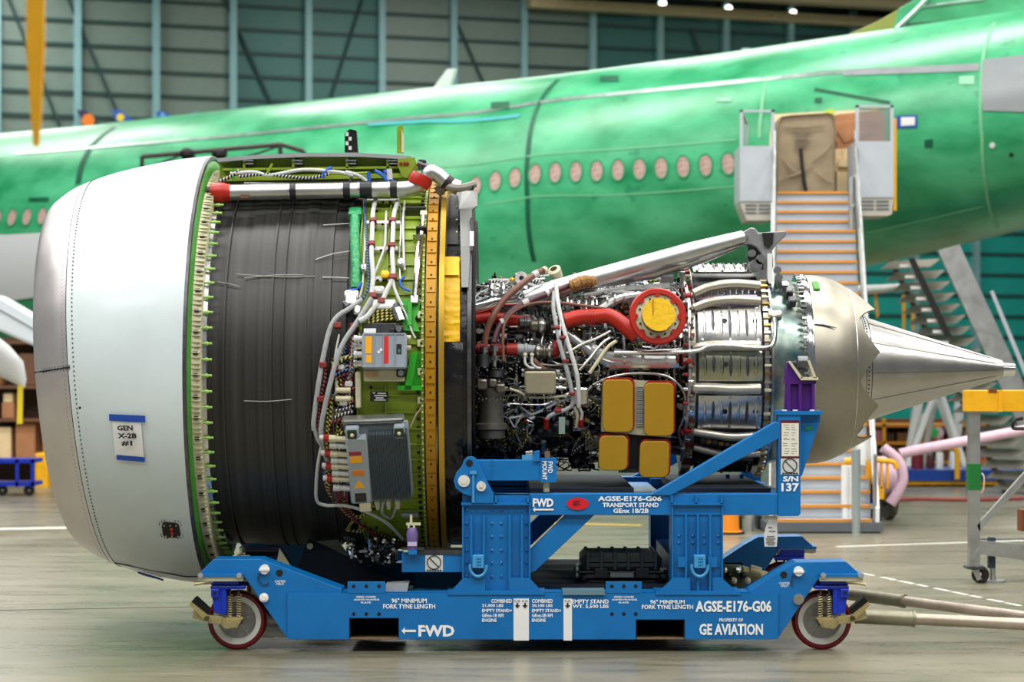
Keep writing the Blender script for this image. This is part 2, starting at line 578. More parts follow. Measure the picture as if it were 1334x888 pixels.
# ================================================================== the airliner
u = Vector((0.854, -0.520, 0))
nf = Vector((0.520, 0.854, 0))
B0 = Vector((3.683, 22.0, 0))
RW = 2.9
def s_of(px):
    """station where the centre line shows at a photo column, and its distance"""
    a = (px - CX) / F
    o = B0 + nf * RW
    # o.x + u.x s = a d ; o.y + u.y s = d + CAMY
    s = (a * (o.y - CAMY) - o.x) / (u.x - a * u.y)
    return s, o.y + u.y * s - CAMY
TOPPX = ((-120, 189), (0, 177), (142, 164), (304, 146), (398, 136), (560, 118), (721, 102), (800, 93), (969, 71), (1073, 56), (1200, 38), (1334, 19), (1420, 6))
tops = []
for px, py in TOPPX:
    s, d = s_of(px)
    tops.append((s, H + (CY - py) * d / F + 0.03))
bots = [(-30, 1.75), (-6, 1.78)]
for px, py in ((800, 422), (960, 384), (1120, 346), (1160, 337), (1240, 318), (1310, 301), (1420, 272)):
    s, d = s_of(px)
    bots.append((s, H + (CY - py) * d / F - 0.02))
def interp(t, s):
    if s <= t[0][0]:
        a, b = t[0], t[1]
    elif s >= t[-1][0]:
        a, b = t[-2], t[-1]
    else:
        for a, b in zip(t, t[1:]):
            if a[0] <= s <= b[0]:
                break
    return a[1] + (b[1] - a[1]) * (s - a[0]) / (b[0] - a[0])
def section(s):
    zt, zb = interp(tops, s), interp(bots, s)
    hw = RW if s < 1.5 else RW - 0.012 * (s - 1.5) ** 2 - 0.05 * (s - 1.5)
    return (zt + zb) / 2, (zt - zb) / 2, max(hw, 0.6)
def fpt(s, ph, off=0.0):
    """ph: degrees above the horizontal on the side facing the camera"""
    zc, hh, hw = section(s)
    a = R(ph)
    p = B0 + u * s + nf * (RW - (hw + off) * math.cos(a))
    p.z = zc + (hh + off) * math.sin(a)
    return p
def fhit(px, py):
    a, c = (px - CX) / F, -(py - CY) / F
    d = 30.0
    while d < 62:
        P = Vector((a * d, CAMY + d, H + c * d))
        q = P - B0
        s = q.dot(u); w = q.dot(nf) - RW
        zc, hh, hw = section(s)
        if (w / hw) ** 2 + ((P.z - zc) / hh) ** 2 < 1:
            return s, math.degrees(math.atan2((P.z - zc) / hh, -w / hw))
        d += 0.02
    return None
def fus_mat():
    m = bpy.data.materials.new('green_primer_skin')
    m.use_nodes = True
    nt = m.node_tree
    b = nt.nodes['Principled BSDF']
    tc = nt.nodes.new('ShaderNodeTexCoord')
    def noise(scale, det, st=(1, 1, 1)):
        mp = nt.nodes.new('ShaderNodeMapping'); mp.inputs['Scale'].default_value = st
        n = nt.nodes.new('ShaderNodeTexNoise'); n.inputs['Scale'].default_value = scale; n.inputs['Detail'].default_value = det
        nt.links.new(tc.outputs['Object'], mp.inputs[0]); nt.links.new(mp.outputs[0], n.inputs['Vector'])
        return n
    n1 = noise(0.9, 5, (1, 1, 2.0))
    r = nt.nodes.new('ShaderNodeValToRGB')
    r.color_ramp.elements[0].position = 0.3; r.color_ramp.elements[0].color = (*lin((22, 148, 92)), 1)
    r.color_ramp.elements[1].position = 0.7; r.color_ramp.elements[1].color = (*lin((90, 202, 146)), 1)
    nt.links.new(n1.outputs['Fac'], r.inputs['Fac'])
    n2 = noise(2.6, 3)
    g = nt.nodes.new('ShaderNodeValToRGB')
    g.color_ramp.elements[0].position = 0.66; g.color_ramp.elements[0].color = (0, 0, 0, 1)
    g.color_ramp.elements[1].position = 0.72; g.color_ramp.elements[1].color = (0.5, 0.5, 0.5, 1)
    nt.links.new(n2.outputs['Fac'], g.inputs['Fac'])
    mx = nt.nodes.new('ShaderNodeMix'); mx.data_type = 'RGBA'
    mx.inputs['B'].default_value = (*lin((0, 120, 92)), 1)
    nt.links.new(g.outputs['Color'], mx.inputs['Factor']); nt.links.new(r.outputs['Color'], mx.inputs['A'])
    nt.links.new(mx.outputs['Result'], b.inputs['Base Color'])
    b.inputs['Roughness'].default_value = 0.36
    b.inputs['Coat Weight'].default_value = 0.3
    b.inputs['Coat Roughness'].default_value = 0.28
    n3 = noise(1.2, 2)
    bp = nt.nodes.new('ShaderNodeBump'); bp.inputs['Strength'].default_value = 0.12; bp.inputs['Distance'].default_value = 0.1
    nt.links.new(n3.outputs['Fac'], bp.inputs['Height']); nt.links.new(bp.outputs['Normal'], b.inputs['Normal'])
    return m
SKIN = fus_mat()
plane = thing('airliner', 'large airliner fuselage in bare green primer with a window row', 'airplane', (B0.x, B0.y + 2, 0))
SS = [-26 + i * 0.6 for i in range(73)]
NP = 64
mb = MB()
vs = [fpt(s, 360 * k / NP) for s in SS for k in range(NP)]
fs = [(i * NP + k, i * NP + (k + 1) % NP, (i + 1) * NP + (k + 1) % NP, (i + 1) * NP + k) for i in range(len(SS) - 1) for k in range(NP)]
fs += [tuple(range(NP)), tuple(range((len(SS) - 1) * NP, len(SS) * NP))]
mb.add(vs, fs).build('fuselage', SKIN, plane, 60)
def strip(name, pts_s_ph, wd, m, off=0.012, parent=plane):
    """flat strip lying on the skin through stations (s, ph)"""
    P = []
    a, b = [], []
    for i, (s, ph) in enumerate(pts_s_ph):
        p = fpt(s, ph, off)
        q = fpt(*pts_s_ph[min(i + 1, len(pts_s_ph) - 1)], off) - fpt(*pts_s_ph[max(i - 1, 0)], off)
        out = (fpt(s, ph, off + 1) - p).normalized()
        sd = q.normalized().cross(out).normalized() * wd / 2
        a.append(p - sd); b.append(p + sd)
    n = len(a)
    return MB().add(a + b, [(i, i + 1, n + i + 1, n + i) for i in range(n - 1)]).build(name, m, parent)
def patch(name, poly_px, m, off=0.012, parent=plane):
    """quad patch with photo pixel corners (tl, tr, br, bl) lying on the skin"""
    c = [fhit(*p) for p in poly_px]
    vs = []
    N = 6
    for i in range(N + 1):
        for j in range(N + 1):
            a, b = i / N, j / N
            s = (c[0][0] * (1 - b) + c[1][0] * b) * (1 - a) + (c[3][0] * (1 - b) + c[2][0] * b) * a
            p = (c[0][1] * (1 - b) + c[1][1] * b) * (1 - a) + (c[3][1] * (1 - b) + c[2][1] * b) * a
            vs.append(fpt(s, p, off))
    fs = [(i * (N + 1) + j, i * (N + 1) + j + 1, (i + 1) * (N + 1) + j + 1, (i + 1) * (N + 1) + j) for i in range(N) for j in range(N)]
    return MB().add(vs, fs).build(name, m, parent)
SEAM = mat('bare_seam_strip', (176, 196, 190), 0.3, 0.6, 0.3, 3)
DSEAM = mat('dark_green_sealant', (8, 96, 66), 0.5, 0, 0.3, 2)
LSEAM = mat('pale_lap_joint', (120, 200, 150), 0.5)
def lineS(pxs, n=5):
    out = []
    c = [fhit(*p) for p in pxs]
    for a, b in zip(c, c[1:]):
        for k in range(n):
            out.append((a[0] + (b[0] - a[0]) * k / n, a[1] + (b[1] - a[1]) * k / n))
    out.append(c[-1])
    return out
strip('seam_strip', lineS([(20, 200), (300, 178), (560, 152), (700, 134), (900, 113), (1090, 94), (1276, 87)]), 0.10, SEAM)
strip('seam_strip', lineS([(1100, 95), (1276, 88)]), 0.14, GREYP, 0.02)
strip('sealant_strip', lineS([(480, 163), (560, 158), (678, 151)]), 0.10, mat('cyan_tape', (70, 178, 178), 0.5), 0.014)
strip('lap_joint', lineS([(560, 216), (700, 202), (960, 182)]), 0.03, LSEAM)
strip('lap_joint', lineS([(630, 266), (800, 254), (960, 242)]), 0.03, LSEAM)
strip('lap_joint', lineS([(1130, 302), (1280, 268)]), 0.04, LSEAM)
strip('sealant_strip', lineS([(1062, 117), (1160, 134)]), 0.06, DSEAM)
strip('seam_ring', lineS([(728, 104), (707, 128), (694, 160), (688, 200), (688, 260), (696, 340)]), 0.10, DSEAM)
strip('seam_ring', lineS([(150, 166), (120, 190), (106, 218), (102, 240)]), 0.16, DSEAM)
strip('seam_ring', lineS([(998, 108), (993, 140), (990, 180)]), 0.07, LSEAM)
strip('seam_ring', lineS([(1296, 30), (1284, 60), (1279, 110), (1280, 180), (1284, 240), (1300, 296)]), 0.06, LSEAM)
patch('access_panel', [(1281, 78), (1360, 70), (1360, 146), (1281, 144)], mat('grey_panel', (150, 156, 160), 0.3, 0, 0.06, 2), 0.02)
TAPEB = mat('blue_tape', (20, 74, 176), 0.5, 0, 0.1, 12)
pl = patch('taped_placard', [(1168, 151), (1196, 150), (1196, 166), (1168, 167)], TAPEB, 0.02)
patch('notice', [(1175, 153), (1193, 152.5), (1193, 163), (1175, 164)], WHITE, 0.03, pl)
patch('wing_fairing', [(-60, 309), (90, 302), (90, 380), (-60, 400)], mat('white_fairing', (226, 230, 234), 0.4), 0.06)
for (x, y, w, h) in ((935, 128, 18, 5), (1250, 100, 20, 10)):
    patch('masking', [(x, y), (x + w, y - 1), (x + w, y + h), (x, y + h)], mat('pale_masking', (150, 214, 176), 0.5), 0.014)
for (x, y, w, h) in ((640, 134, 24, 9), (782, 100, 24, 7), (1062, 128, 9, 6), (38, 258, 26, 5), (1205, 182, 11, 10)):
    patch('sealant_patch', [(x, y), (x + w, y - 1), (x + w, y + h), (x, y + h)], DSEAM, 0.014)
MB().disc(fpt(*fhit(1293, 189), -0.01), (fpt(*fhit(1293, 189), 1) - fpt(*fhit(1293, 189))), 0.045, 0.03).build('port', WHITE, plane)
MB().disc(fpt(*fhit(1318, 201), -0.01), (fpt(*fhit(1318, 201), 1) - fpt(*fhit(1318, 201))), 0.035, 0.03).build('port', BLACK, plane)
# cabin windows
PANE = mat('papered_pane', (196, 150, 138), 0.45, 0, 0.35, 14, c2=(232, 206, 196))
WRIM = mat('window_rim', (56, 158, 112), 0.5)
def window(s, ph):
    c = fpt(s, ph)
    out = (fpt(s, ph, 1) - c).normalized()
    sx = u.copy()
    up = out.cross(sx).normalized()
    if up.z < 0:
        up = -up
    ring = [c + sx * 0.155 * math.cos(R(a)) + up * 0.215 * math.sin(R(a)) for a in range(0, 360, 18)]
    ring2 = [c + sx * 0.125 * math.cos(R(a)) + up * 0.185 * math.sin(R(a)) for a in range(0, 360, 18)]
    n = len(ring)
    mb = MB()
    A = [p - out * 0.02 for p in ring]; Bq = [p + out * 0.02 for p in ring]; Cq = [p + out * 0.02 for p in ring2]; Dq = [p - out * 0.02 for p in ring2]
    fs = []
    for r in range(3):
        for k in range(n):
            fs.append((r * n + k, r * n + (k + 1) % n, (r + 1) * n + (k + 1) % n, (r + 1) * n + k))
    f = mb.add(A + Bq + Cq + Dq, fs).build('window_frame', WRIM, plane)
    MB().prism([p + out * 0.008 for p in ring2], -out * 0.03).build('pane', PANE, f)
s1, ph1 = fhit(949, 213)
s2, ph2 = fhit(637, 237)
sA, phA = fhit(27, 283)
for k in range(0, 50):
    s = s1 - 0.448 * k
    if s < sA - 1.2:
        break
    ph = ph1 + (ph2 - ph1) * (s - s1) / (s2 - s1) if s > s2 else ph2 + (phA - ph2) * (s - s2) / (sA - s2)
    window(s, ph)
# dorsal fillet and tail fin
def finpt(px, py):
    s, d = s_of(px)
    return Vector(((px - CX) * d / F, CAMY + d, H + (CY - py) * d / F))
def slab(name, px, th, m, parent=plane):
    return MB().prism([finpt(*p) - nf * th / 2 for p in px], nf * th).build(name, m, parent, 0, bevel=0.03)
fin = slab('tail_fin', [(1168, 46), (1176, 14), (1200, 0), (1290, -60), (1400, -60), (1400, 12)], 0.5, SKIN)
slab('dorsal_fillet', [(1076, 60), (1110, 47), (1150, 29), (1176, 14), (1172, 48)], 0.46, mat('olive_fillet', (150, 150, 70), 0.45, 0, 0.15, 2))
MB().tube([finpt(1176, 40) - nf * 0.27, finpt(1205, 12) - nf * 0.27, finpt(1222, -6) - nf * 0.27], 0.05, 6).build('fin_seam', SEAM, fin)
MB().tube([finpt(1180, 38) - nf * 0.27, finpt(1334, 26) - nf * 0.27], 0.06, 6).build('fin_seam', STEELD, fin)
MB().tube([finpt(1205, 12) - nf * 0.27, finpt(1290, 2) - nf * 0.27], 0.03, 6).build('fin_seam', SEAM, fin)
a = finpt(972, 70)
MB().disc(a, (0, 0, 1), 0.09, 0.1).build('beacon', mat('beacon_glass', (190, 200, 205), 0.2), plane)
a = finpt(562, 120)
MB().prism([a - nf * 0.05, a + u * 0.45 - nf * 0.05, a + u * 0.62 + Vector((0, 0, 0.45)) - nf * 0.05, a + u * 0.42 + Vector((0, 0, 0.45)) - nf * 0.05], nf * 0.1).build('blade_antenna', WHITE, plane, 0)
# doorway behind the stairs: cream panel, the lit cabin put into its colour
DOORC = mat('cabin_glow_cream', (236, 214, 170), 0.6)
patch('doorway', [(1008, 150), (1141, 142), (1141, 255), (1008, 257)], DOORC, 0.03)
patch('door_edge', [(1076, 145), (1088, 143), (1088, 160), (1076, 162)], mat('lime_primer', (190, 204, 40), 0.5), 0.05)
patch('door_edge', [(1136, 140), (1147, 139), (1147, 150), (1136, 151)], mat('lime_primer', (190, 204, 40), 0.5), 0.05)

# ================================================================== things around the airliner
def PX(mb, pts, Y, th):
    """polygon in photo pixels on the plane Y, th metres thick going back"""
    return mb.prism([W(x, y, Y) for x, y in pts], (0, th, 0))
def bx(mb, x0, y0, x1, y1, Y, th):
    a, b = W(x0, y1, Y), W(x1, y0, Y)
    return mb.box((a.x, Y, a.z), (b.x, Y + th, b.z))
GREYS = mat('stair_grey', (176, 184, 192), 0.45, 0, 0.06, 3)
GREYD = mat('stair_dark_grey', (92, 98, 104), 0.5, 0, 0.1, 3)
SORANGE = mat('step_nosing_orange', (214, 140, 30), 0.5)
# ---- mobile boarding stairs
ya, yb = 28.7 + CAMY, 36.3 + CAMY
st = thing('boarding_stairs', 'tall grey mobile boarding stairs with orange step nosings at the airliner door', 'stairs', (3.95, ya, 0))
NST = 29
def stx(t):
    return 4.02 + (4.94 - 4.02) * t
hw_ = 0.62
tread0 = nose0 = None
for k in range(NST):
    t = k / NST
    y, z = ya + (yb - ya) * t, 4.98 * (k + 1) / NST
    x = stx(t)
    if tread0 is None:
        tread0 = MB().box((x - hw_, y + 0.03, z - 0.168), (x + hw_, y + 0.05, z - 0.012)).box((x - hw_, y, z - 0.03), (x + hw_, y + 0.27, z)).build('step', GREYS, st, 0)
        nose0 = MB().box((x - hw_, y - 0.012, z - 0.034), (x + hw_, y + 0.04, z + 0.003)).build('nosing', SORANGE, tread0, 0)
        t0 = (x, y, z)
    else:
        off = Vector((x - t0[0], y - t0[1], z - t0[2]))
        c = dup(tread0, st, WL[tread0] + off)
        dup(nose0, c, WL[nose0] + off)
for sgn in (-1, 1):
    x0, x1 = stx(0) + sgn * (hw_ + 0.04), stx(1) + sgn * (hw_ + 0.04)
    MB().prism([(x0, ya - 0.05, 0.12), (x0, ya - 0.05, 0.32), (x1, yb, 5.1), (x1, yb, 4.75)], (0.05 * sgn, 0, 0)).build('stringer', WHITE, st, 0)
    mb = MB()
    for q in (0.55, 1.0):
        mb.tube([(x0, ya, q), (x1, yb, 4.98 + q)], 0.028, 8)
    for t in (0, 0.25, 0.5, 0.75, 1.0):
        xx, yy, zz = x0 + (x1 - x0) * t, ya + (yb - ya) * t, 4.98 * t
        mb.tube([(xx, yy, zz + 0.15), (xx, yy, zz + 1.0)], 0.026, 8)
    mb.build('handrail', ALU, st)
# upright tubes either side of the flight, foot frame, casters
for px in (1101, 1110):
    MB().rod(W(px, 700, ya + 0.3), W(px, 606, ya + 0.3), 0.05, 8).build('frame_post', WHITE, st)
MB().rod(W(1110, 380, yb - 1.2), W(1110, 230, yb - 1.2), 0.06, 8).build('frame_post', ALU, st)
MB().box((stx(0) - 0.75, ya - 0.1, 0.02), (stx(0) + 0.75, ya + 3, 0.14)).build('foot_frame', GREYD, st, 0)
g = mat('zinc_jack', (205, 220, 222), 0.3, 0.8)
j = MB().rod(W(1115, 695, ya - 0.1), W(1115, 585, ya - 0.1), 0.06).disc(W(1115, 698, ya - 0.1), (0, 0, 1), 0.17, 0.03).build('stabiliser', g, st)
j = MB().rod(W(976, 698, ya + 0.3), W(976, 660, ya + 0.3), 0.06).disc(W(976, 699, ya + 0.3), (0, 0, 1), 0.17, 0.03).build('stabiliser', g, st)
for px in (964, 990):
    bx(MB(), px - 3, 672, px + 3, 696, ya + 0.6, 0.3).build('wheel_fork', BLACK, st, 0)
mb = MB()
for px in (1013, 1008):
    mb.rod(W(px, 276, yb - 0.2), W(px, 300, yb - 0.2), 0.04, 8)
mb.build('frame_post', WHITE, st)
# platform and its two caged side boxes
a, b = W(1008, 258, yb), W(1140, 252, yb)
MB().box((a.x, yb, 4.9), (b.x, yb + 2.4, 4.98)).build('platform', GREYS, st, 0)
MESHM = mat('wire_mesh', (150, 156, 160), 0.4, 0.6)
def cage(x0, x1, ytop, ymid, ybot, yfoot, mesh):
    Y = yb - 0.5
    p = bx(MB(), x0, ymid, x1, ybot, Y, 0.9).build('side_box', GREYS, st, 0)
    mb = MB()
    bx(mb, x0, ytop, x0 + 4, ymid, Y, 0.06); bx(mb, x1 - 4, ytop, x1, ymid, Y, 0.06); bx(mb, x0, ytop, x1, ytop + 3, Y, 0.06)
    mb.build('cage_frame', GREYS, p, 0)
    mb = MB()
    bx(mb, x0, ytop, x0 + 4, ymid, Y + 0.84, 0.06); bx(mb, x1 - 4, ytop, x1, ymid, Y + 0.84, 0.06); bx(mb, x0, ytop, x1, ytop + 3, Y + 0.84, 0.06)
    mb.build('cage_frame', GREYS, p, 0)
    if mesh:
        mb = MB()
        n = 16
        for i in range(1, n):
            x = x0 + 4 + (x1 - x0 - 8) * i / n
            mb.rod(W(x, ytop + 3, Y + 0.03), W(x, ymid, Y + 0.03), 0.009, 4)
            yy = ytop + 3 + (ymid - ytop - 3) * i / n
            mb.rod(W(x0 + 4, yy, Y + 0.03), W(x1 - 4, yy, Y + 0.03), 0.009, 4)
        mb.build('wire_mesh', MESHM, p, kind='stuff')
    f = PX(MB(), [(x0, ybot), (x1, ybot), (x1 - 2, yfoot - 2), (x1 - 8, yfoot), (x0 + 9, yfoot), (x0 + 2, ybot + 8)], Y + 0.02, 0.8).build('underside', mat('vent_grey', (176, 172, 162), 0.5), p, 0)
    w = (x1 - x0 - 16) / 2
    for r in range(3):
        for c in range(2):
            xx, yy = x0 + 7 + c * (w + 3), ybot + 4 + r * 5
            if yy + 2.5 < yfoot:
                bx(MB(), xx, yy, xx + w, yy + 2, Y + 0.005, 0.02).build('vent_slot', GREYD, p, 0)
    return p
cage(964, 1009, 143, 190, 262, 287, False)
pr = cage(1115, 1164, 137, 184, 257, 281, True)
bx(MB(), 1164, 154, 1168, 274, yb - 0.3, 0.12).build('edge_guard', YPAINT, pr, 0)
MB().tube([W(966, 146, yb - 0.45), W(972, 160, yb + 0.2), W(972, 188, yb + 0.2)], 0.03, 6).build('grab_rail', ALU, st)

# ---- tan covered crate and cartons on the stair platform
TAN = mat('tan_canvas', (150, 134, 108), 0.75, 0, 0.18, 3, 0.5, 5)
cc = W(1050, 253, yb + 0.45)
cov = thing('covered_crate', 'tall crate under a tan canvas cover with a black strap', 'crate', (cc.x, cc.y, 4.98))
random.seed(4)
pts = [(1012, 253), (1011, 200), (1013, 163), (1017, 152), (1030, 150), (1080, 147), (1086, 150), (1089, 170), (1087, 252)]
mb = MB()
Yc = yb + 0.25
outl = [W(x, y, Yc) for x, y in pts]
cen = Vector((sum(p.x for p in outl) / len(outl), 0, sum(p.z for p in outl) / len(outl)))
rings = []
for yy, k in ((0.06, 0.93), (0.0, 0.985), (0.1, 1.0), (0.8, 1.0), (0.9, 0.95)):
    rings.append([Vector((cen.x + (p.x - cen.x) * k, Yc + yy - 0.06, cen.z + (p.z - cen.z) * (k if p.z > 5.2 else 1.0))) for p in outl])
n = len(outl)
fs = [tuple(range(n)), tuple(range(4 * n, 5 * n))]
for r in range(4):
    fs += [(r * n + k, r * n + (k + 1) % n, (r + 1) * n + (k + 1) % n, (r + 1) * n + k) for k in range(n)]
mb.add([p for r in rings for p in r], fs).build('canvas_cover', TAN, cov, 50)
MB().tube([W(1043, 193, Yc - 0.075), W(1045, 215, Yc - 0.08), W(1048, 240, Yc - 0.08), W(1051, 253, Yc - 0.07)], 0.03, 6).build('strap', BLACK, cov)
mb = MB()
for (x0, x1, y) in ((1034, 1044, 173), (1046, 1057, 173), (1037, 1053, 177), (1038, 1051, 181), (1035, 1055, 185), (1037, 1052, 189)):
    bx(mb, x0, y, x1, y + 1.4, Yc - 0.082, 0.02)
mb.build('faded_print', mat('faded_ink', (104, 92, 78), 0.7), cov, 0)
for (p, q) in (((1016, 235), (1060, 215)), ((1086, 185), (1056, 212)), ((1086, 240), (1060, 222)), ((1020, 165), (1078, 162)), ((1018, 205), (1040, 228))):
    MB().tube([W(*p, Yc - 0.045), W((p[0] + q[0]) / 2, (p[1] + q[1]) / 2 + 2, Yc - 0.075), W(*q, Yc - 0.05)], [0.008, 0.022, 0.008], 6).build('fold', TAN, cov)
CARD = mat('cardboard', (176, 122, 82), 0.7, 0, 0.12, 4)
CARDL = mat('pale_carton', (232, 206, 160), 0.7, 0, 0.1, 4)
def carton(name, pts, Y, th, m, label, flap=None):
    t = thing(name, label, 'box', W(pts[0][0], max(p[1] for p in pts), Y), 'cartons stacked on the stair platform')
    PX(MB(), pts, Y, th).build('body', m, t, 0, bevel=0.01)
    if flap:
        PX(MB(), flap, Y - 0.03, 0.03).build('flap', m, t, 0)
carton('carton', [(1090, 224), (1112, 224), (1112, 253), (1090, 253)], yb + 0.7, 0.5, CARDL, 'pale carton at the bottom of the pile in the airliner doorway', [(1092, 206), (1112, 206), (1112, 217), (1092, 217)])
carton('carton', [(1088, 194), (1138, 192), (1138, 224), (1088, 224)], yb + 0.75, 0.5, CARDL, 'wide cream carton in the middle of the doorway pile', [(1098, 195), (1110, 195), (1110, 207), (1098, 207)])
carton('carton', [(1087, 160), (1094, 158), (1140, 154), (1152, 157), (1153, 192), (1090, 194)], yb + 0.8, 0.5, CARD, 'brown cardboard box on top of the pile behind the wire mesh', [(1091, 172), (1115, 163), (1137, 172), (1100, 186)])
carton('carton', [(1089, 149), (1150, 143), (1152, 157), (1089, 161)], yb + 0.85, 0.45, CARD, 'flattened brown cardboard topping the pile beside the canvas crate')

# ---- dark work platform by the fuselage, seen over the cowl
GUARD = mat('dark_bronze_steel', (70, 66, 62), 0.5, 0.4)
Yg = 24.0
gp = thing('work_platform', 'dark steel work platform with braced guard rail beside the green fuselage', 'platform', (W(290, 481, Yg).x, Yg, 0))
mb = MB()
for a, b in (((185, 204), (365, 188)), ((365, 188), (396, 197)), ((185, 222), (396, 212)), ((185, 204), (185, 240)), ((365, 188), (365, 230)), ((396, 197), (396, 230))):
    mb.rod(W(*a, Yg), W(*b, Yg), 0.045, 6)
mb.build('guard_rail', GUARD, gp)
mb = MB()
for a, b in (((186, 222), (240, 200)), ((240, 200), (280, 218)), ((280, 218), (365, 190)), ((240, 199), (240, 222)), ((290, 195), (290, 220))):
    mb.rod(W(*a, Yg), W(*b, Yg), 0.022, 6)
mb.build('brace', GUARD, gp)
for px in (244, 286):
    MB().ball(W(px, 200, Yg), 0.16, 10, (1, 1, 0.7)).build('lamp_head', BLACK, gp)
a, b = W(185, 240, Yg), W(396, 240, Yg)
MB().box((a.x, Yg, a.z - 0.1), (b.x, Yg + 1.2, a.z)).build('deck', GUARD, gp, 0)
for x in (a.x + 0.1, b.x - 0.1):
    for y in (Yg + 0.05, Yg + 1.1):
        MB().rod((x, y, 0), (x, y, a.z), 0.05, 8).build('leg', GUARD, gp)

# ---- second stairway, leaning up under the tail
Y2 = 19.0
TREAD = mat('perforated_tread', (150, 148, 138), 0.45, 0.4, 0.1, 5)
sw = thing('steel_stairway', 'silver steel maintenance stairway with open treads leaning under the tail', 'stairs', (W(1300, 481, Y2).x, Y2, 0))
def side(pts, Y, th, m, name):
    PX(MB(), pts, Y, th).build(name, m, sw, 0)
side([(1222, 326), (1250, 318), (1362, 560), (1400, 648), (1372, 648), (1330, 560)], Y2, 0.08, ALU, 'stringer')
side([(1158, 340), (1163, 337), (1246, 500), (1318, 648), (1310, 648), (1240, 500)], Y2 + 0.9, 0.08, GUARD, 'stringer')
for k in range(22):
    t = k / 21
    xa, ya_ = 1160 + t * 152, 340 + t * 300
    xb = 1224 + t * 142
    p = W(xa, ya_, Y2 + 0.9); q = W(xb, ya_, Y2 + 0.05)
    z = p.z
    MB().add([(p.x, Y2 + 0.9, z), (q.x, Y2 + 0.05, z), (q.x - 0.17, Y2 + 0.05, z - 0.13), (p.x - 0.17, Y2 + 0.9, z - 0.13), (p.x, Y2 + 0.9, z - 0.02), (q.x, Y2 + 0.05, z - 0.02), (q.x - 0.17, Y2 + 0.05, z - 0.15), (p.x - 0.17, Y2 + 0.9, z - 0.15)],
             [(0, 1, 2, 3), (4, 5, 6, 7), (0, 1, 5, 4), (1, 2, 6, 5), (2, 3, 7, 6), (3, 0, 4, 7)]).build('tread', TREAD, sw, 0)
    lt = MB()
    bx(lt, xa + 12, ya_ + 4, xa + 25, ya_ + 8, Y2 + 0.03, 0.05)
    if k < 11:
        lt.build('tread_white_dash', WHITE, sw, 0)  # white dashes standing in for the gaps between steps
side([(1184, 337), (1191, 335), (1240, 437), (1232, 439)], Y2 - 0.05, 0.06, BLACK, 'handrail')
side([(1290, 380), (1294, 378), (1345, 500), (1340, 502)], Y2 - 0.12, 0.05, GREYS, 'handrail')
for px, py in ((1262, 470), (1345, 540)):
    a = W(px, py, Y2 + 0.4)
    MB().rod((a.x, a.y, 0), a, 0.05, 8).build('leg', ALU, sw)

# ---- slim white wing-tip like boom with streamers behind the exhaust
Yt = 30.0
tb = thing('white_boom', 'slender white boom with yellow streamers in front of the teal wall', 'boom', W(1140, 378, Yt))
MB().tube([W(1085, 378, Yt), W(1120, 378, Yt), W(1150, 376, Yt), W(1174, 372, Yt)], [0.12, 0.11, 0.09, 0.05], 10).build('spar', WHITE, tb)
a = W(1088, 481, Yt)
MB().rod((a.x, Yt, 0), (a.x, Yt, W(0, 378, Yt).z), 0.05, 8).build('stand_post', WHITE, tb)
for px in (1140, 1178, 1190):
    PX(MB(), [(px - 2, 380), (px + 2, 380), (px + 5, 412), (px + 2, 414)] if px < 1150 else [(px - 3, 384), (px + 2, 384), (px + 1, 430), (px - 2, 430)], Yt, 0.02).build('streamer', YPAINT, tb, 0)

# ---- yellow-topped aluminium work stand at the right
Yw = 21.9 + CAMY
ws = thing('work_stand', 'aluminium work stand with a thick yellow top rail and green band on its post', 'stand', (W(1300, 765, Yw).x, Yw, 0))
bx(MB(), 1258, 508, 1420, 536, Yw - 0.05, 0.16).build('top_rail', YPAINT, ws, 0, bevel=0.008)
bx(MB(), 1301, 508, 1306, 536, Yw - 0.07, 0.03).build('joint_plate', YPAINT, ws, 0)
bx(MB(), 1288, 506, 1299, 511, Yw - 0.06, 0.1).build('latch', mat('rust_brown', (120, 60, 20), 0.6), ws, 0)
bx(MB(), 1263, 536, 1277, 742, Yw, 0.1).build('post', ALU, ws, 0)
bx(MB(), 1262, 604, 1278, 638, Yw - 0.006, 0.112).build('band', mat('green_tape', (10, 110, 40), 0.5), ws, 0)
MB().prism([W(1276, 692, Yw), W(1273, 684, Yw), W(1420, 520, Yw), W(1420, 536, Yw)], (0, 0.06, 0)).build('brace', ALU, ws, 0)
PX(MB(), [(1276, 704), (1420, 716), (1420, 740), (1276, 722)], Yw + 0.02, 0.08).build('lower_rail', ALU, ws, 0)
bx(MB(), 1278, 701, 1420, 703, Yw + 0.3, 0.05).build('lower_rail', ALU, ws, 0)
PX(MB(), [(1266, 728), (1270, 730), (1280, 714), (1277, 711)], Yw - 0.02, 0.03).build('gusset', ALU, ws, 0)
bx(MB(), 1260, 738, 1284, 741, Yw - 0.05, 0.2).build('caster_plate', STEELD, ws, 0)
PX(MB(), [(1266, 741), (1275, 741), (1279, 754), (1273, 756)], Yw + 0.0, 0.03).build('caster_fork', ALU, ws, 0)
c = W(1277, 754, Yw + 0.05)
wh = MB().lathe([(-0.03, 0.02), (-0.03, 0.075), (-0.02, 0.085), (0.02, 0.085), (0.03, 0.075), (0.03, 0.02)], (c.x, c.y, 0.085), (0, 1, 0), 20).build('caster_wheel', BLACK, ws)
bx(MB(), 1288, 700, 1297, 740, Yw + 0.1, 0.07).build('stabiliser', mat('navy_tube', (40, 52, 70), 0.5), ws, 0)
a = W(1293, 760, Yw + 0.13)
MB().rod((a.x, a.y, 0.02), (a.x, a.y, 0.2), 0.03).disc((a.x, a.y, 0.0), (0, 0, 1), 0.13, 0.025).build('jack_foot', ALU, ws)
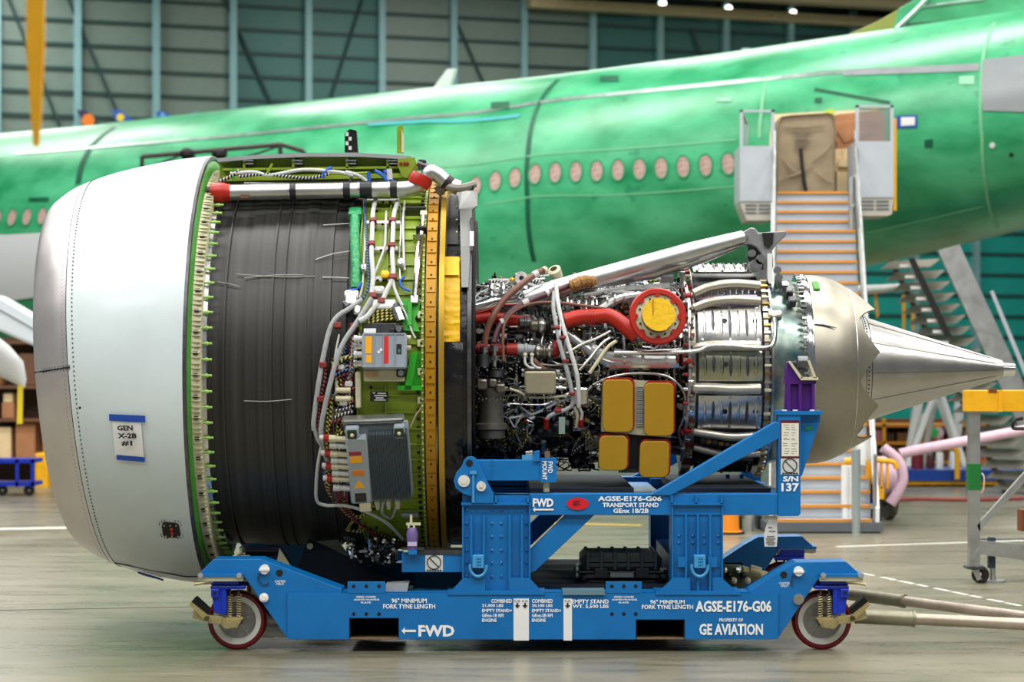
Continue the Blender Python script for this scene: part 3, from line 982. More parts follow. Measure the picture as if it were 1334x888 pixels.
MB().tube(spline([W(1332, 545, Yw - 0.02), W(1322, 547, Yw - 0.05), W(1319, 555, Yw - 0.05), W(1322, 558, Yw - 0.05), W(1334, 558, Yw - 0.05)]), 0.018, 6).build('clamp', BLACK, ws)
bx(MB(), 1331, 664, 1345, 692, Yw + 0.35, 0.2).build('weight', mat('rust_brown', (120, 60, 20), 0.6), ws, 0)
MB().tube(spline([W(1279, 616, Yw - 0.01), W(1282, 622, Yw - 0.03), W(1281, 638, Yw - 0.03), W(1278, 642, Yw - 0.01)]), 0.008, 6).build('cord', mat('tan_cord', (206, 180, 140), 0.6), ws)
for x in (1400,):
    bx(MB(), x, 536, x + 14, 765, Yw, 0.1).build('post', ALU, ws, 0)

# ---- yellow and blue tow tractor-like ground cart behind the stairs
Yk = 11.6
gc = thing('ground_cart', 'yellow and blue ground support cart with black wheels behind the stairs', 'cart', (W(1140, 690, Yk).x, Yk, 0))
MB().tube(spline([W(1100, 600, Yk), W(1122, 599, Yk), W(1130, 606, Yk), W(1130, 640, Yk), W(1124, 647, Yk), W(1100, 647, Yk)], 5), 0.035, 8).build('push_handle', YPAINT, gc)
MB().tube(spline([W(1137, 630, Yk), W(1137, 602, Yk), W(1150, 600, Yk), W(1164, 602, Yk), W(1168, 610, Yk)], 5), 0.035, 8).build('guard_hoop', YPAINT, gc)
bx(MB(), 1138, 634, 1152, 650, Yk, 0.3).build('tool_tray', YPAINT, gc, 0)
for x in (1138, 1147, 1155):
    bx(MB(), x, 603, x + 3, 636, Yk, 0.05).build('upright', YPAINT, gc, 0)
bx(MB(), 1117, 620, 1138, 666, Yk + 0.1, 0.8).build('body', CBLUE, gc, 0)
bx(MB(), 1123, 656, 1137, 664, Yk + 0.07, 0.06).build('number_plate', WHITE, gc, 0)
bx(MB(), 1122, 572, 1136, 622, Yk + 0.15, 0.3).build('tank', WHITE, gc, 0)
bx(MB(), 1118, 580, 1128, 606, Yk - 0.1, 0.2).build('cabinet', WHITE, gc, 0)
for px, Yo in ((1123, 0.0), (1136, 0.1), (1127, 0.9)):
    c = W(px, 680, Yk + Yo)
    MB().lathe([(-0.06, 0.03), (-0.06, 0.11), (-0.04, 0.125), (0.04, 0.125), (0.06, 0.11), (0.06, 0.03)], (c.x, c.y, 0.125), (0, 1, 0), 20).build('wheel', BLACK, gc)
c = W(1157, 660, Yk + 1.6)
hb = thing('hose_reel', 'pink hose reel on a thin wheel beside the ground cart', 'reel', (c.x, c.y, 0))
MB().lathe([(-0.05, 0.1), (-0.05, 0.24), (-0.03, 0.26), (0.03, 0.26), (0.05, 0.24), (0.05, 0.1), (-0.05, 0.1)], (c.x, c.y, 0.26), (1, 0.3, 0), 24).build('tyre', mat('grey_rubber', (84, 82, 72), 0.7), hb)
PINK = mat('pink_duct', (226, 190, 206), 0.5, 0, 0.1, 10)
MB().lathe([(-0.25, 0.02), (-0.25, 0.25), (-0.1, 0.28), (0.1, 0.28), (0.25, 0.25), (0.25, 0.02)], W(1148, 620, Yk + 1.6), (1, 0, 0), 20).build('coil', PINK, hb)
MB().rod((c.x, c.y, 0.26), W(1150, 620, Yk + 1.6), 0.05, 8).build('axle', YPAINT, hb)
# pink ventilation ducts
d1 = tag(MB().tube(spline([W(1400, 552, 14), W(1330, 561, 14), W(1260, 574, 14), W(1200, 585, 14), W(1172, 591, 14)]), 0.075, 12).build('air_duct', PINK), 'long straight pink air duct sloping behind the work stand post', 'duct', 'pink ventilation ducts')
d2 = tag(MB().tube(spline([W(1150, 583, 12.4), W(1170, 600, 12.4), W(1176, 622, 12.4), W(1170, 640, 12.4), W(1160, 656, 12.4)]), [0.075] * 25, 12).build('air_duct', PINK), 'bent pink air duct drooping to the floor beside the yellow cart', 'duct', 'pink ventilation ducts')

# ---- distant shop floor: blue platform truck, drums, racking
Yp = 22.0
bt = thing('platform_truck', 'long low blue platform truck beyond the work stand', 'truck', (W(1260, 640, Yp).x, Yp, 0))
bx(MB(), 1165, 612, 1400, 626, Yp, 1.6).build('bed', mat('deep_blue', (14, 62, 150), 0.45), bt, 0)
bx(MB(), 1165, 626, 1400, 631, Yp + 0.05, 1.4).build('bumper_strip', YPAINT, bt, 0)
for px in (1180, 1205, 1228, 1262, 1300, 1330):
    c = W(px, 634, Yp + 0.3)
    MB().lathe([(-0.05, 0.02), (-0.05, 0.14), (0.05, 0.14), (0.05, 0.02)], (c.x, c.y, 0.14), (0, 1, 0), 14).build('wheel', BLACK, bt)
MB().tube(spline([W(1247, 624, Yp - 0.1), W(1247, 592, Yp - 0.1), W(1244, 585, Yp - 0.1), W(1236, 583, Yp - 0.1)]), 0.05, 8).build('bollard_hoop', YPAINT, bt)
MAROON = mat('maroon_drum', (116, 24, 44), 0.5)
for i, (x0, x1, y0, m, nm, lb, ct) in enumerate(((1187, 1203, 590, MAROON, 'fire_blanket_bag', 'maroon bag on the blue platform truck', 'bag'), (1207, 1217, 592, mat('dark_maroon', (70, 20, 34), 0.5), 'steel_drum', 'dark maroon drum on the blue platform truck', 'drum'), (1219, 1229, 589, WHITE, 'white_canister', 'white canister standing in the middle of the blue truck', 'canister'), (1238, 1246, 588, WHITE, 'white_canister', 'white canister beside the yellow hoop on the blue truck', 'canister'))):
    a, b = W(x0, 612, Yp + 0.5), W(x1, y0, Yp + 0.5)
    r = (b.x - a.x) / 2
    t = thing(nm, lb, ct, ((a.x + b.x) / 2, Yp + 0.5, a.z))
    MB().lathe([(0, 0.001), (0, r), ((b.z - a.z) * 0.9, r), (b.z - a.z, r * 0.8), (b.z - a.z, 0.001)], ((a.x + b.x) / 2, Yp + 0.5, a.z), (0, 0, 1), 18).build('body', m, t)
    MB().disc(((a.x + b.x) / 2, Yp + 0.5, b.z), (0, 0, 1), r * 0.4, 0.05).build('cap', GREYP, t)
# white tripod jack
Yj = 25.6
tj = thing('tripod_jack', 'white tubular tripod jack standing under the airliner tail', 'jack', (W(1215, 640, Yj).x, Yj, 0))
ap = W(1222, 505, Yj)
for x, y in ((1178, -0.8), (1200, 1.4), (1262, -0.6)):
    f = W(x, 640, Yj + y)
    MB().rod((f.x, f.y, 0), ap + Vector((0, 0, 0.1)), 0.06, 8).build('leg', WHITE, tj)
for x0, x1 in ((1181, 1199), (1240, 1252)):
    MB().rod(W(x0, 625, Yj), W(x1, 505, Yj), 0.1, 8).build('column', WHITE, tj)
MB().rod(W(1190, 560, Yj), W(1221, 520, Yj), 0.05, 8).rod(W(1221, 520, Yj), W(1240, 570, Yj), 0.05, 8).build('cross_brace', WHITE, tj)
MB().disc(ap, (0, 0, 1), 0.12, 0.3).build('ram', ALU, tj)
# tool racks and cartons against the far wall
BROWN = mat('rack_brown', (110, 74, 50), 0.6, 0, 0.2, 3)
Yr = 29.0
rk = thing('tool_rack', 'brown and orange storage rack seen under the tail cone', 'rack', (W(1200, 640, Yr).x, Yr, 0))
for y in (552, 575, 600, 622):
    bx(MB(), 1110, y, 1290, y + 4, Yr, 0.8).build('shelf', SORANGE, rk, 0)
for x in (1112, 1150, 1195, 1240, 1285):
    bx(MB(), x, 545, x + 4, 648, Yr, 0.1).build('upright', YPAINT, rk, 0)
bx(MB(), 1110, 545, 1290, 640, Yr + 0.8, 0.05).build('back_panel', BROWN, rk, 0)
random.seed(9)
BINC = [mat('bin_tan', (176, 140, 100), 0.6), mat('bin_rose', (206, 130, 150), 0.6), mat('bin_dark', (60, 46, 44), 0.6), mat('bin_brown', (128, 86, 56), 0.6)]
k = 0
WORDS = ('lowest', 'middle', 'upper')
for y, lev in ((575, 'top'), (600, 'middle'), (622, 'bottom')):
    x = 1116
    i = 0
    while x < 1276:
        w = random.choice((12, 16, 22))
        hgt = random.choice((12, 15, 18))
        t = tag(bx(MB(), x, y - hgt, x + w, y, Yr + 0.1, 0.6).build('storage_bin', BINC[k % 4], None, 0, bevel=0.03),
                '%s storage bin, %s from the left on the %s shelf under the tail cone' % (('tan', 'rose pink', 'dark brown', 'mid brown')[k % 4], ('first', 'second', 'third', 'fourth', 'fifth', 'sixth', 'seventh', 'eighth', 'ninth', 'tenth', 'eleventh', 'twelfth')[i], lev), 'bin', 'storage bins on the far tool rack')
        x += w + 3
        k += 1
        i += 1
# green and pink round sign
c = W(1222, 563, Yr - 0.3)
sg = thing('round_sign', 'small green and pink round sign in front of the storage rack', 'sign', c)
MB().disc(c, (0, -1, 0), 0.12, 0.03, 20).build('plate', PINK, sg)
MB().disc(c + Vector((-0.1, -0.01, 0)), (0, -1, 0), 0.1, 0.04, 20).build('dot', mat('sign_green', (40, 190, 90), 0.5), sg)
MB().rod(c, (c.x, c.y, 0), 0.02, 6).build('pole', ALU, sg)
# red hose on the far floor, orange barrel
tag(MB().tube(spline([gpx(1170, 653) + Vector((0, 0, .03)), gpx(1200, 652) + Vector((0, 0, .03)), gpx(1260, 653) + Vector((0, 0, .03)), gpx(1345, 651) + Vector((0, 0, .03))]), 0.03, 6).build('air_hose', mat('dull_red_hose', (150, 70, 64), 0.6)), 'dull red air hose lying across the far floor', 'hose')
c = gpx(950, 695)
ob = thing('orange_barrel', 'orange traffic barrel behind the right stand post', 'barrel', c)
OB = mat('barrel_orange', (236, 140, 20), 0.5)
MB().lathe([(0, 0.001), (0, 0.17), (0.03, 0.17), (0.04, 0.13), (0.7, 0.1), (0.72, 0.001)], c, (0, 0, 1), 20).build('body', OB, ob)
MB().lathe([(0.4, 0.125), (0.5, 0.121)], c, (0, 0, 1), 20).build('band', WHITE, ob)
MB().lathe([(0, 0.2), (0.03, 0.2), (0.03, 0.1)], c, (0, 0, 1), 20).build('base', BLACK, ob)

# ---- left: wing flap, shelving, blue trolley
FLAPM = mat('flap_white', (206, 216, 222), 0.35)
Yl = 16.0
wf = thing('wing_flap', 'pale grey wing flap section hanging behind the engine inlet', 'flap', (W(0, 430, Yl).x, Yl, W(0, 450, Yl).z))
PX(MB(), [(-60, 372), (0, 385), (60, 420), (60, 458), (0, 432), (-60, 412)], Yl, 0.5).build('skin', FLAPM, wf, 0, bevel=0.05)
PX(MB(), [(-60, 388), (0, 402), (60, 436), (60, 438), (0, 404), (-60, 390)], Yl - 0.02, 0.03).build('seam', GREYP, wf, 0)
a = W(-40, 412, Yl + 0.2)
MB().rod((a.x, a.y, 0), a, 0.06, 8).build('support_leg', GREYP, wf)
ff = thing('flap_fairing', 'white tapered flap fairing with a yellow streamer at its tip', 'fairing', W(15, 505, Yl + 1))
MB().tube([W(-40, 440, Yl + 1), W(0, 468, Yl + 1), W(18, 482, Yl + 1), W(28, 497, Yl + 1), W(31, 505, Yl + 1)], [0.3, 0.26, 0.2, 0.09, 0.02], 14).build('shell', WHITE, ff)
PX(MB(), [(23, 500), (30, 500), (29, 552), (22, 552)], Yl + 0.95, 0.02).build('streamer', EYEL, ff, 0)
a = W(-40, 440, Yl + 1)
MB().rod((a.x, a.y, 0), a, 0.06, 8).build('support_leg', GREYP, ff)
Ys = 22.5
sr = thing('storage_shelving', 'brown storage shelving loaded with cartons behind the inlet', 'shelving', (W(20, 640, Ys).x, Ys, 0))
bx(MB(), -80, 440, 110, 634, Ys + 0.9, 0.05).build('back_panel', mat('rack_dark_brown', (84, 56, 38), 0.6), sr, 0)
for y in (444, 502, 545, 598):
    bx(MB(), -80, y, 110, y + 4, Ys, 0.9).build('shelf', BROWN, sr, 0)
for x in (-40, 56, 104):
    bx(MB(), x, 440, x + 4, 632, Ys, 0.1).build('upright', SORANGE, sr, 0)
for i, (x0, x1, y0, y1, m, lb) in enumerate(((2, 18, 524, 545, CARD, 'brown carton under the streamer on the shelving'), (20, 46, 550, 598, CARD, 'large brown carton low on the shelving beside the inlet'), (-12, 14, 556, 598, CARDL, 'pale carton low on the shelving at the frame edge'), (4, 16, 512, 524, CARDL, 'small pale carton stacked on another on the shelving'), (24, 52, 460, 502, BROWN, 'dark brown carton on the upper shelf behind the inlet'), (-20, 0, 470, 502, CARD, 'tan carton on the upper shelf at the frame edge'))):
    tag(bx(MB(), x0, y0, x1, y1, Ys + 0.15, 0.6).build('carton', m, None, 0, bevel=0.02), lb, 'box', 'cartons on the left shelving')
tag(bx(MB(), 45, 590, 62, 640, Ys - 0.6, 0.4).build('yellow_bin', YPAINT, None, 0, bevel=0.03), 'yellow bin on the floor beside the inlet edge', 'bin')
YT = 19.0
tr = thing('blue_trolley', 'blue steel trolley standing in front of the left shelving', 'trolley', (W(20, 640, YT).x, YT, 0))
for y in (598, 628):
    bx(MB(), -30, y, 44, y + 5, YT, 0.7).build('deck', CBLUE, tr, 0)
for x in (-28, 20, 40):
    bx(MB(), x, 598, x + 4, 634, YT, 0.05).build('upright', CBLUE, tr, 0)
for px in (-22, 3, 38):
    c = W(px, 636, YT + 0.1)
    MB().lathe([(-0.03, 0.02), (-0.03, 0.09), (0.03, 0.09), (0.03, 0.02)], (c.x, c.y, 0.09), (0, 1, 0), 14).build('wheel', BLACK, tr)

# ---- yellow hoist strap hanging in front of the far wall
Yh = -10.0
hs = thing('hoist_strap', 'blurred yellow hoist strap hanging from above at the top of the view', 'strap', W(46, 190, Yh))
MB().prism([W(34, -160, Yh), W(57, -160, Yh), W(57, 60, Yh), W(53, 150, Yh), W(50, 190, Yh), W(43, 190, Yh), W(40, 150, Yh), W(34, 60, Yh)], (0, 0.02, 0)).build('webbing', mat('strap_amber', (240, 176, 20), 0.6, 0, 0.1, 10), hs, 0)
a = W(46, -160, Yh)
MB().rod(a, (a.x, a.y, 17.6), 0.02, 8).build('hoist_cable', STEELD, hs)

# ================================================================== the engine
AX = Vector((0, 0, H))
XV = (1, 0, 0)
eng = thing('jet_engine', 'large turbofan engine with grey inlet cowl, black fan case and exposed core', 'engine', (0, 0, 0.75))
COWL = mat('cowl_pale_grey', (206, 218, 222), 0.34, 0, 0.05, 2, 0.015, 120, coat=0.2)
LIP = mat('satin_lip_skin', (208, 204, 206), 0.36, 0.75, 0.06, 3, 0.02, 140)
def droop(mbv):
    for p in mbv:
        k = min(1, max(0, (-2.41 - p.x) / 0.87))
        p.x -= 0.105 * (p.z - H) / 1.5 * k
        p.z -= 0.03 * k
def rev(prof, n=96, drp=False, **kw):
    m = MB().lathe(prof, AX, XV, n, up=(0, -1, 0), **kw)
    if drp:
        droop(m.v)
    return m
def fine(prof, k=4):
    pts = spline([Vector((x, r, 0)) for x, r in prof], k)
    return [(p.x, p.y) for p in pts]
cowl = rev(fine([(-3.278, 1.54), (-3.1, 1.60), (-2.9, 1.65), (-2.65, 1.695), (-2.412, 1.72)]) + [(-2.412, 1.70), (-3.27, 1.52)], 128, True).build('inlet_cowl', COWL, eng)
lip = rev(fine([(-2.9, 1.20), (-3.3, 1.19), (-3.48, 1.225), (-3.555, 1.275), (-3.575, 1.315), (-3.555, 1.37), (-3.49, 1.425), (-3.39, 1.49), (-3.284, 1.538)]), 128, True).build('inlet_lip', LIP, eng, 60)
rev([(-3.284, 1.536), (-3.278, 1.536)], 96, True).build('seam', BLACK, lip)
rev([(-2.9, 1.20), (-2.5, 1.24), (-2.3, 1.30)], 64).build('inlet_duct', GREYP, eng)
# fan seen only from a step to the left
fb = MB()
for k in range(18):
    a = k * 20
    c = []
    for (r, tw, ch) in ((0.35, 20, 0.2), (0.8, 40, 0.26), (1.24, 58, 0.3)):
        c.append((pol(-2.2 - ch * math.cos(R(tw)) / 2, a - math.degrees(ch * math.sin(R(tw)) / 2 / r), r), pol(-2.2 + ch * math.cos(R(tw)) / 2, a + math.degrees(ch * math.sin(R(tw)) / 2 / r), r)))
    for (p, q), (p2, q2) in zip(c, c[1:]):
        fb.add([p, q, q2, p2, p + Vector((0.01, 0, 0)), q + Vector((0.01, 0, 0)), q2 + Vector((0.01, 0, 0)), p2 + Vector((0.01, 0, 0))], [(0, 1, 2, 3), (7, 6, 5, 4), (0, 4, 5, 1), (1, 5, 6, 2), (2, 6, 7, 3), (3, 7, 4, 0)])
fb.build('fan_blades', STEELD, eng, kind='stuff')
rev(fine([(-2.75, 0.01), (-2.65, 0.12), (-2.45, 0.25), (-2.2, 0.36), (-2.0, 0.38)]), 32).build('spinner', DARK, eng)
# fasteners
def studs(name, m, X, r, n, rad, h, drp=True, a0=-95, a1=95, parent=eng, dx=0.0):
    mb = MB()
    for k in range(n):
        th = a0 + (a1 - a0) * k / (n - 1)
        p = pol(X, th, r)
        out = (p - Vector((X, 0, H))).normalized()
        mb.tube([p - out * 0.004, p + out * h], rad, 6)
    if drp:
        droop(mb.v)
    return mb.build(name, m, parent, 0, kind='stuff')
RIV = mat('rivet_dark', (70, 74, 78), 0.5, 0.3)
studs('rivet_row', RIV, -3.235, 1.558, 150, 0.006, 0.002, parent=cowl)
studs('rivet_row', RIV, -3.315, 1.523, 150, 0.004, 0.002, parent=lip)
studs('rivet_row', RIV, -2.50, 1.7055, 120, 0.006, 0.003, parent=cowl)
mb = MB()
for k in range(13):
    for dy in (-2.5, 2.5):
        p = Cy(46 + 44 * k / 12, 484 - 6 * k / 12 + dy, interp([(0, 1.345), (0.25, 1.428), (0.6, 1.492), (1, 1.545)], k / 12))
        mb.ball(p + Vector((0, -0.002, 0)), 0.005, 6)
mb.build('rivet_row', RIV, lip, kind='stuff')
sm = MB().tube([Cy(45 + 46 * t, 485 - 7 * t, r) for t, r in ((0, 1.35), (0.25, 1.43), (0.6, 1.494), (1, 1.546))], 0.006, 6).build('lip_joint', BLACK, lip)
for px, py in ((104, 531), (226, 449)):
    p = Cy(px, py, 1.64 if px < 200 else 1.70)
    MB().ball(p, 0.011, 8).build('fastener', BLACK, cowl)
# vent panel low on the cowl
fm = frame(223, 690, 1.712)
PANB_ = mat('vent_black', (20, 14, 16), 0.4)
vp = MB().prism([fm @ Vector((x, y, -0.02)) for x, y in rrect(-0.065, -0.08, 0.065, 0.08, 0.035)], fm.to_3x3() @ Vector((0, 0, 0.03))).build('vent_panel', PANB_, cowl, 0)
mb = MB()
for x in (-0.045, 0, 0.045):
    for y in (-0.06, 0.06):
        mb.disc(fm @ Vector((x, y, 0.01)), fm.to_3x3() @ Vector((0, 0, 1)), 0.006, 0.004, 6)
mb.build('screw', CREAM, vp, kind='stuff')
for y in (-0.025, 0.02):
    MB().ball(fm @ Vector((0.005, y, 0.01)), 0.014, 8).build('red_plug', mat('plug_red', (200, 10, 20), 0.4), vp)
mb = MB()
for x, y in rrect(-0.085, -0.10, 0.085, 0.10, 0.045, 3):
    mb.disc(fm @ Vector((x, y, -0.005)), fm.to_3x3() @ Vector((0, 0, 1)), 0.005, 0.006, 6)
mb.build('rivet_row', RIV, vp, kind='stuff')
# drip line near the cowl bottom
MB().tube([pol(-3.12 + 0.7 * t, 71 - 1.0 * t, 1.605 + 0.118 * min(1, t * 1.25)) for t in [i / 12 for i in range(13)]], 0.006, 6).build('keel_joint', RIV, cowl)

# paper sign taped to the cowl
fs_ = frame(167.5, 570, 1.672)
sgn = thing('paper_sign', 'white paper sign with black lettering held by blue tape on the inlet cowl', 'sign', fs_.translation)
def curved(mbm, x0, y0, x1, y1, w, th=0.003, n=6, skew=0.0):
    """thin sheet following the casing under frame fs_"""
    c = fs_.translation
    th0 = math.atan2(-(c.z - H), -c.y)
    vs = []
    for off in (0, th):
        for i in range(n + 1):
            for x, s_ in ((x0, 0), (x1, 1)):
                y = y0 + (y1 - y0) * i / n
                rr = 1.672 + (0.06 if False else 0.0)
                xx = c.x + x + skew * (y - y0)
                r2 = interp([(-3.28, 1.54), (-3.1, 1.60), (-2.9, 1.65), (-2.65, 1.695), (-2.41, 1.72)], xx) + w + off
                a = th0 - y / 1.66
                vs.append(Vector((xx, -r2 * math.cos(a), H - r2 * math.sin(a))))
    m = (n + 1) * 2
    fs = []
    for i in range(n):
        fs.append((2 * i, 2 * i + 1, 2 * i + 3, 2 * i + 2))
        fs.append((m + 2 * i, m + 2 * i + 1, m + 2 * i + 3, m + 2 * i + 2))
    return MB().add(vs, fs)
curved(None, -0.11, -0.15, 0.11, 0.155, 0.012, skew=-0.03).build('sheet', WHITE, sgn)
curved(None, -0.14, 0.125, 0.135, 0.175, 0.018, n=3).build('tape', TAPEB, sgn)
curved(None, -0.10, -0.178, 0.115, -0.14, 0.018, n=3).build('tape', TAPEB, sgn)
m3 = fs_.to_3x3()
for s, x, y, w, h in (('GEN', -0.075, 0.065, 0.115, 0.04), ('X-2B', -0.075, 0.005, 0.14, 0.04), ('#1', -0.05, -0.055, 0.08, 0.04)):
    mm = Matrix.Translation(fs_ @ Vector((x, y, 0.028))) @ m3.to_4x4()
    lettering(s, mm, w, h, INK, sgn, 0.045)
fs_ = frame(190, 751, 1.70)
tag(MB().prism([pol(-2.95 + x, 74 + a, 1.655 + 0.045 * x / 0.18) for x, a in ((0, 0), (0.16, 1.4), (0.19, 3.6), (0.03, 2.3))], (0, -0.004, -0.012)).build('tape_strip', TAPEB, None, 0), 'short strip of blue tape stuck on the underside of the inlet cowl', 'tape')

# rear edge of the inlet: dark lip, green ring, cream bracket ring, green attach bolts
rev([(-2.412, 1.72), (-2.39, 1.716), (-2.385, 1.69), (-2.42, 1.64)], 96).build('cowl_edge', STEELD, eng)
rev([(-2.40, 1.685), (-2.378, 1.66), (-2.365, 1.60), (-2.40, 1.50)], 96).build('bulkhead_ring', GREEN, eng)
rev([(-2.37, 1.60), (-2.30, 1.575), (-2.30, 1.44), (-2.37, 1.44)], 96).build('attach_ring', CREAM, eng)
br0 = None
NB = 62
for k in range(NB):
    th = -88 + 176 * k / (NB - 1)
    if br0 is None:
        br0 = MB().box((-0.036, -0.0, -0.026), (0.036, -0.018, 0.026)).box((-0.036, -0.018, -0.026), (0.036, -0.05, -0.02)).box((-0.036, -0.018, 0.02), (0.036, -0.05, 0.026)).box((-0.036, -0.018, -0.026), (-0.028, -0.05, 0.026)).build('attach_bracket', CREAM, None, 0)
        hole = MB().box((-0.014, -0.019, -0.012), (0.018, -0.022, 0.012)).build('opening', DARK, None, 0)
        m_b = br0.data
        bpy.data.objects.remove(br0); hm = hole.data; bpy.data.objects.remove(hole)
        br0 = True
    p = pol(-2.335, th, 1.575)
    for nm, me, par in (('attach_bracket', m_b, eng),):
        o = bpy.data.objects.new(nm, me); col.objects.link(o)
        o.rotation_euler = (R(th), 0, 0)
        o.location = p
        WL[o] = p.copy(); o.parent = eng; o.matrix_parent_inverse = Matrix.Translation(-WL[eng])
    if k % 2:
        mbh = MB().box((-0.014, -0.012, -0.012), (0.018, -0.023, 0.012), Matrix.Translation(pol(-2.335, th, 1.576)) @ Matrix.Rotation(R(th), 4, 'X')).build('bracket_opening', DARK, eng, 0)
bo = None
for k in range(38):
    th = -84 + 168 * k / 37
    p = pol(-2.265, th, 1.50)
    if bo is None:
        bo = MB().rod((-0.04, 0, 0), (0.04, 0, 0), 0.009, 8).rod((-0.01, 0, 0), (0.012, 0, 0), 0.014, 8).build('attach_bolt', mat('bolt_lime', (150, 196, 96), 0.45), None)
        me = bo.data; bpy.data.objects.remove(bo); bo = True
    o = bpy.data.objects.new('attach_bolt', me); col.objects.link(o)
    o.location = p; WL[o] = p.copy(); o.parent = eng; o.matrix_parent_inverse = Matrix.Translation(-WL[eng])
rev([(-2.30, 1.48), (-2.27, 1.475), (-2.27, 1.39)], 96).build('case_flange', STEEL, eng)
# green fittings near the ring
for px, py, s in ((257, 372, 0.05), (270, 715, 0.09), (286, 722, 0.1)):
    fm = frame(px, py, 1.46)
    MB().cbox((-s, -s * 0.7, -0.05), (s, s * 0.7, 0.09), 0.012, fm).cbox((-s * 0.4, -s * 1.3, -0.05), (s * 0.4, s * 1.3, 0.05), 0.012, fm).build('green_fitting', GREEN, eng)

# ---- fan case
def fancase_mat():
    m = bpy.data.materials.new('carbon_fan_case')
    m.use_nodes = True
    nt = m.node_tree
    b = nt.nodes['Principled BSDF']
    tc = nt.nodes.new('ShaderNodeTexCoord')
    def nz(st, sc, det):
        mp = nt.nodes.new('ShaderNodeMapping'); mp.inputs['Scale'].default_value = st
        n = nt.nodes.new('ShaderNodeTexNoise'); n.inputs['Scale'].default_value = sc; n.inputs['Detail'].default_value = det
        nt.links.new(tc.outputs['Object'], mp.inputs[0]); nt.links.new(mp.outputs[0], n.inputs['Vector'])
        return n
    a = nz((1, 0.004, 0.004), 26, 6)        # hoop-wise ply bands
    c = nz((3, 3, 3), 60, 3)              # weave grain
    ad = nt.nodes.new('ShaderNodeMath'); ad.operation = 'MULTIPLY_ADD'
    ad.inputs[1].default_value = 0.35
    nt.links.new(c.outputs['Fac'], ad.inputs[0]); nt.links.new(a.outputs['Fac'], ad.inputs[2])
    r = nt.nodes.new('ShaderNodeValToRGB')
    r.color_ramp.elements[0].position = 0.42; r.color_ramp.elements[0].color = (*lin((12, 12, 13)), 1)
    r.color_ramp.elements[1].position = 0.95; r.color_ramp.elements[1].color = (*lin((54, 53, 51)), 1)
    nt.links.new(ad.outputs[0], r.inputs['Fac']); nt.links.new(r.outputs['Color'], b.inputs['Base Color'])
    b.inputs['Roughness'].default_value = 0.5
    bp = nt.nodes.new('ShaderNodeBump'); bp.inputs['Strength'].default_value = 0.12; bp.inputs['Distance'].default_value = 0.004
    nt.links.new(ad.outputs[0], bp.inputs['Height']); nt.links.new(bp.outputs['Normal'], b.inputs['Normal'])
    return m
CARBON = fancase_mat()
fc = rev([(-2.30, 1.40), (-2.26, 1.395), (-2.2, 1.40), (-2.0, 1.402), (-1.96, 1.41), (-1.6, 1.412), (-1.58, 1.42), (-1.50, 1.42), (-1.485, 1.412), (-1.36, 1.412), (-1.355, 1.395), (-1.24, 1.395), (-1.235, 1.375), (-1.1, 1.375)], 128).build('fan_case', CARBON, eng, 25)
for X, w in ((-2.15, 0.006), (-1.80, 0.008), (-1.71, 0.005), (-1.545, 0.01)):
    rev([(X - w, 1.405), (X - w, 1.4235), (X + w, 1.4235), (X + w, 1.405)], 96).build('hoop_ridge', CARBON, fc)
for px0, py0, px1, py1 in ((308, 357, 410, 360), (318, 362, 395, 358), (284, 367, 312, 373), (455, 291, 421, 293), (456, 327, 411, 338), (455, 362, 420, 361), (318, 522, 380, 520)):
    MB().tube(spline([Cy(px0, py0, 1.423), Cy((px0 + px1) / 2, (py0 + py1) / 2 + random.uniform(-2, 2), 1.426), Cy(px1, py1, 1.423)], 3), 0.004, 5).build('loose_tie' if px0 > 400 else 'resin_ridge', SLEEVE if px0 > 400 else mat('pale_resin', (140, 138, 130), 0.5), fc)
# rear fan case in olive primer with ribs
RV = 1.43
olv = rev([(-1.16, 1.36), (-1.16, RV), (-0.66, RV), (-0.66, 1.3)], 96).build('rear_fan_case', OLIVE, eng)
for k in range(34):
    th = -84 + 168 * k / 33
    fm = Matrix.Translation(pol(-0.80, th, RV)) @ Matrix.Rotation(R(th), 4, 'X')
    MB().box((-0.13, 0.0, -0.006), (0.13, -0.018, 0.006), fm).build('rib', OLIVE, olv, 0)
for X in (-1.15, -0.94):
    rev([(X - 0.006, RV), (X - 0.006, RV + 0.018), (X + 0.006, RV + 0.018), (X + 0.006, RV)], 96).build('hoop_rib', OLIVE, olv)
studs('bolt_row', DARK, -0.70, RV, 60, 0.012, 0.014, False, -80, 80, olv)
studs('bolt_row', DARK, -1.05, RV, 16, 0.012, 0.012, False, -80, 80, olv)
rev([(-0.675, RV), (-0.675, RV + 0.05), (-0.655, RV + 0.05), (-0.655, RV)], 96).build('flange', OLIVE, olv)
studs('bolt_row', mat('bolt_pale', (210, 210, 150), 0.5), -0.665, RV + 0.05, 90, 0.008, 0.006, False, -85, 85, olv)
gf = rev([(-0.645, 1.42), (-0.645, 1.50), (-0.565, 1.50), (-0.565, 1.42)], 128).build('gold_flange', GOLD, eng)
for k in range(40):
    th = -86 + 172 * k / 39
    fm = Matrix.Translation(pol(-0.605, th, 1.50)) @ Matrix.Rotation(R(th), 4, 'X')
    MB().box((-0.034, 0.0, -0.045), (0.034, -0.008, 0.045), fm).build('clip', GOLD, gf, 0)
studs('clip_bolt', DARK, -0.605, 1.507, 40, 0.008, 0.006, False, -84, 84, gf)
rev([(-0.556, 1.40), (-0.556, 1.50), (-0.548, 1.50), (-0.548, 1.40)], 96).build('flange_gap', DARK, eng)
rev([(-0.545, 1.40), (-0.545, 1.52), (-0.505, 1.52), (-0.505, 1.40)], 96).build('vee_groove', mat('gold_groove', (186, 150, 50), 0.35, 0.6), eng)
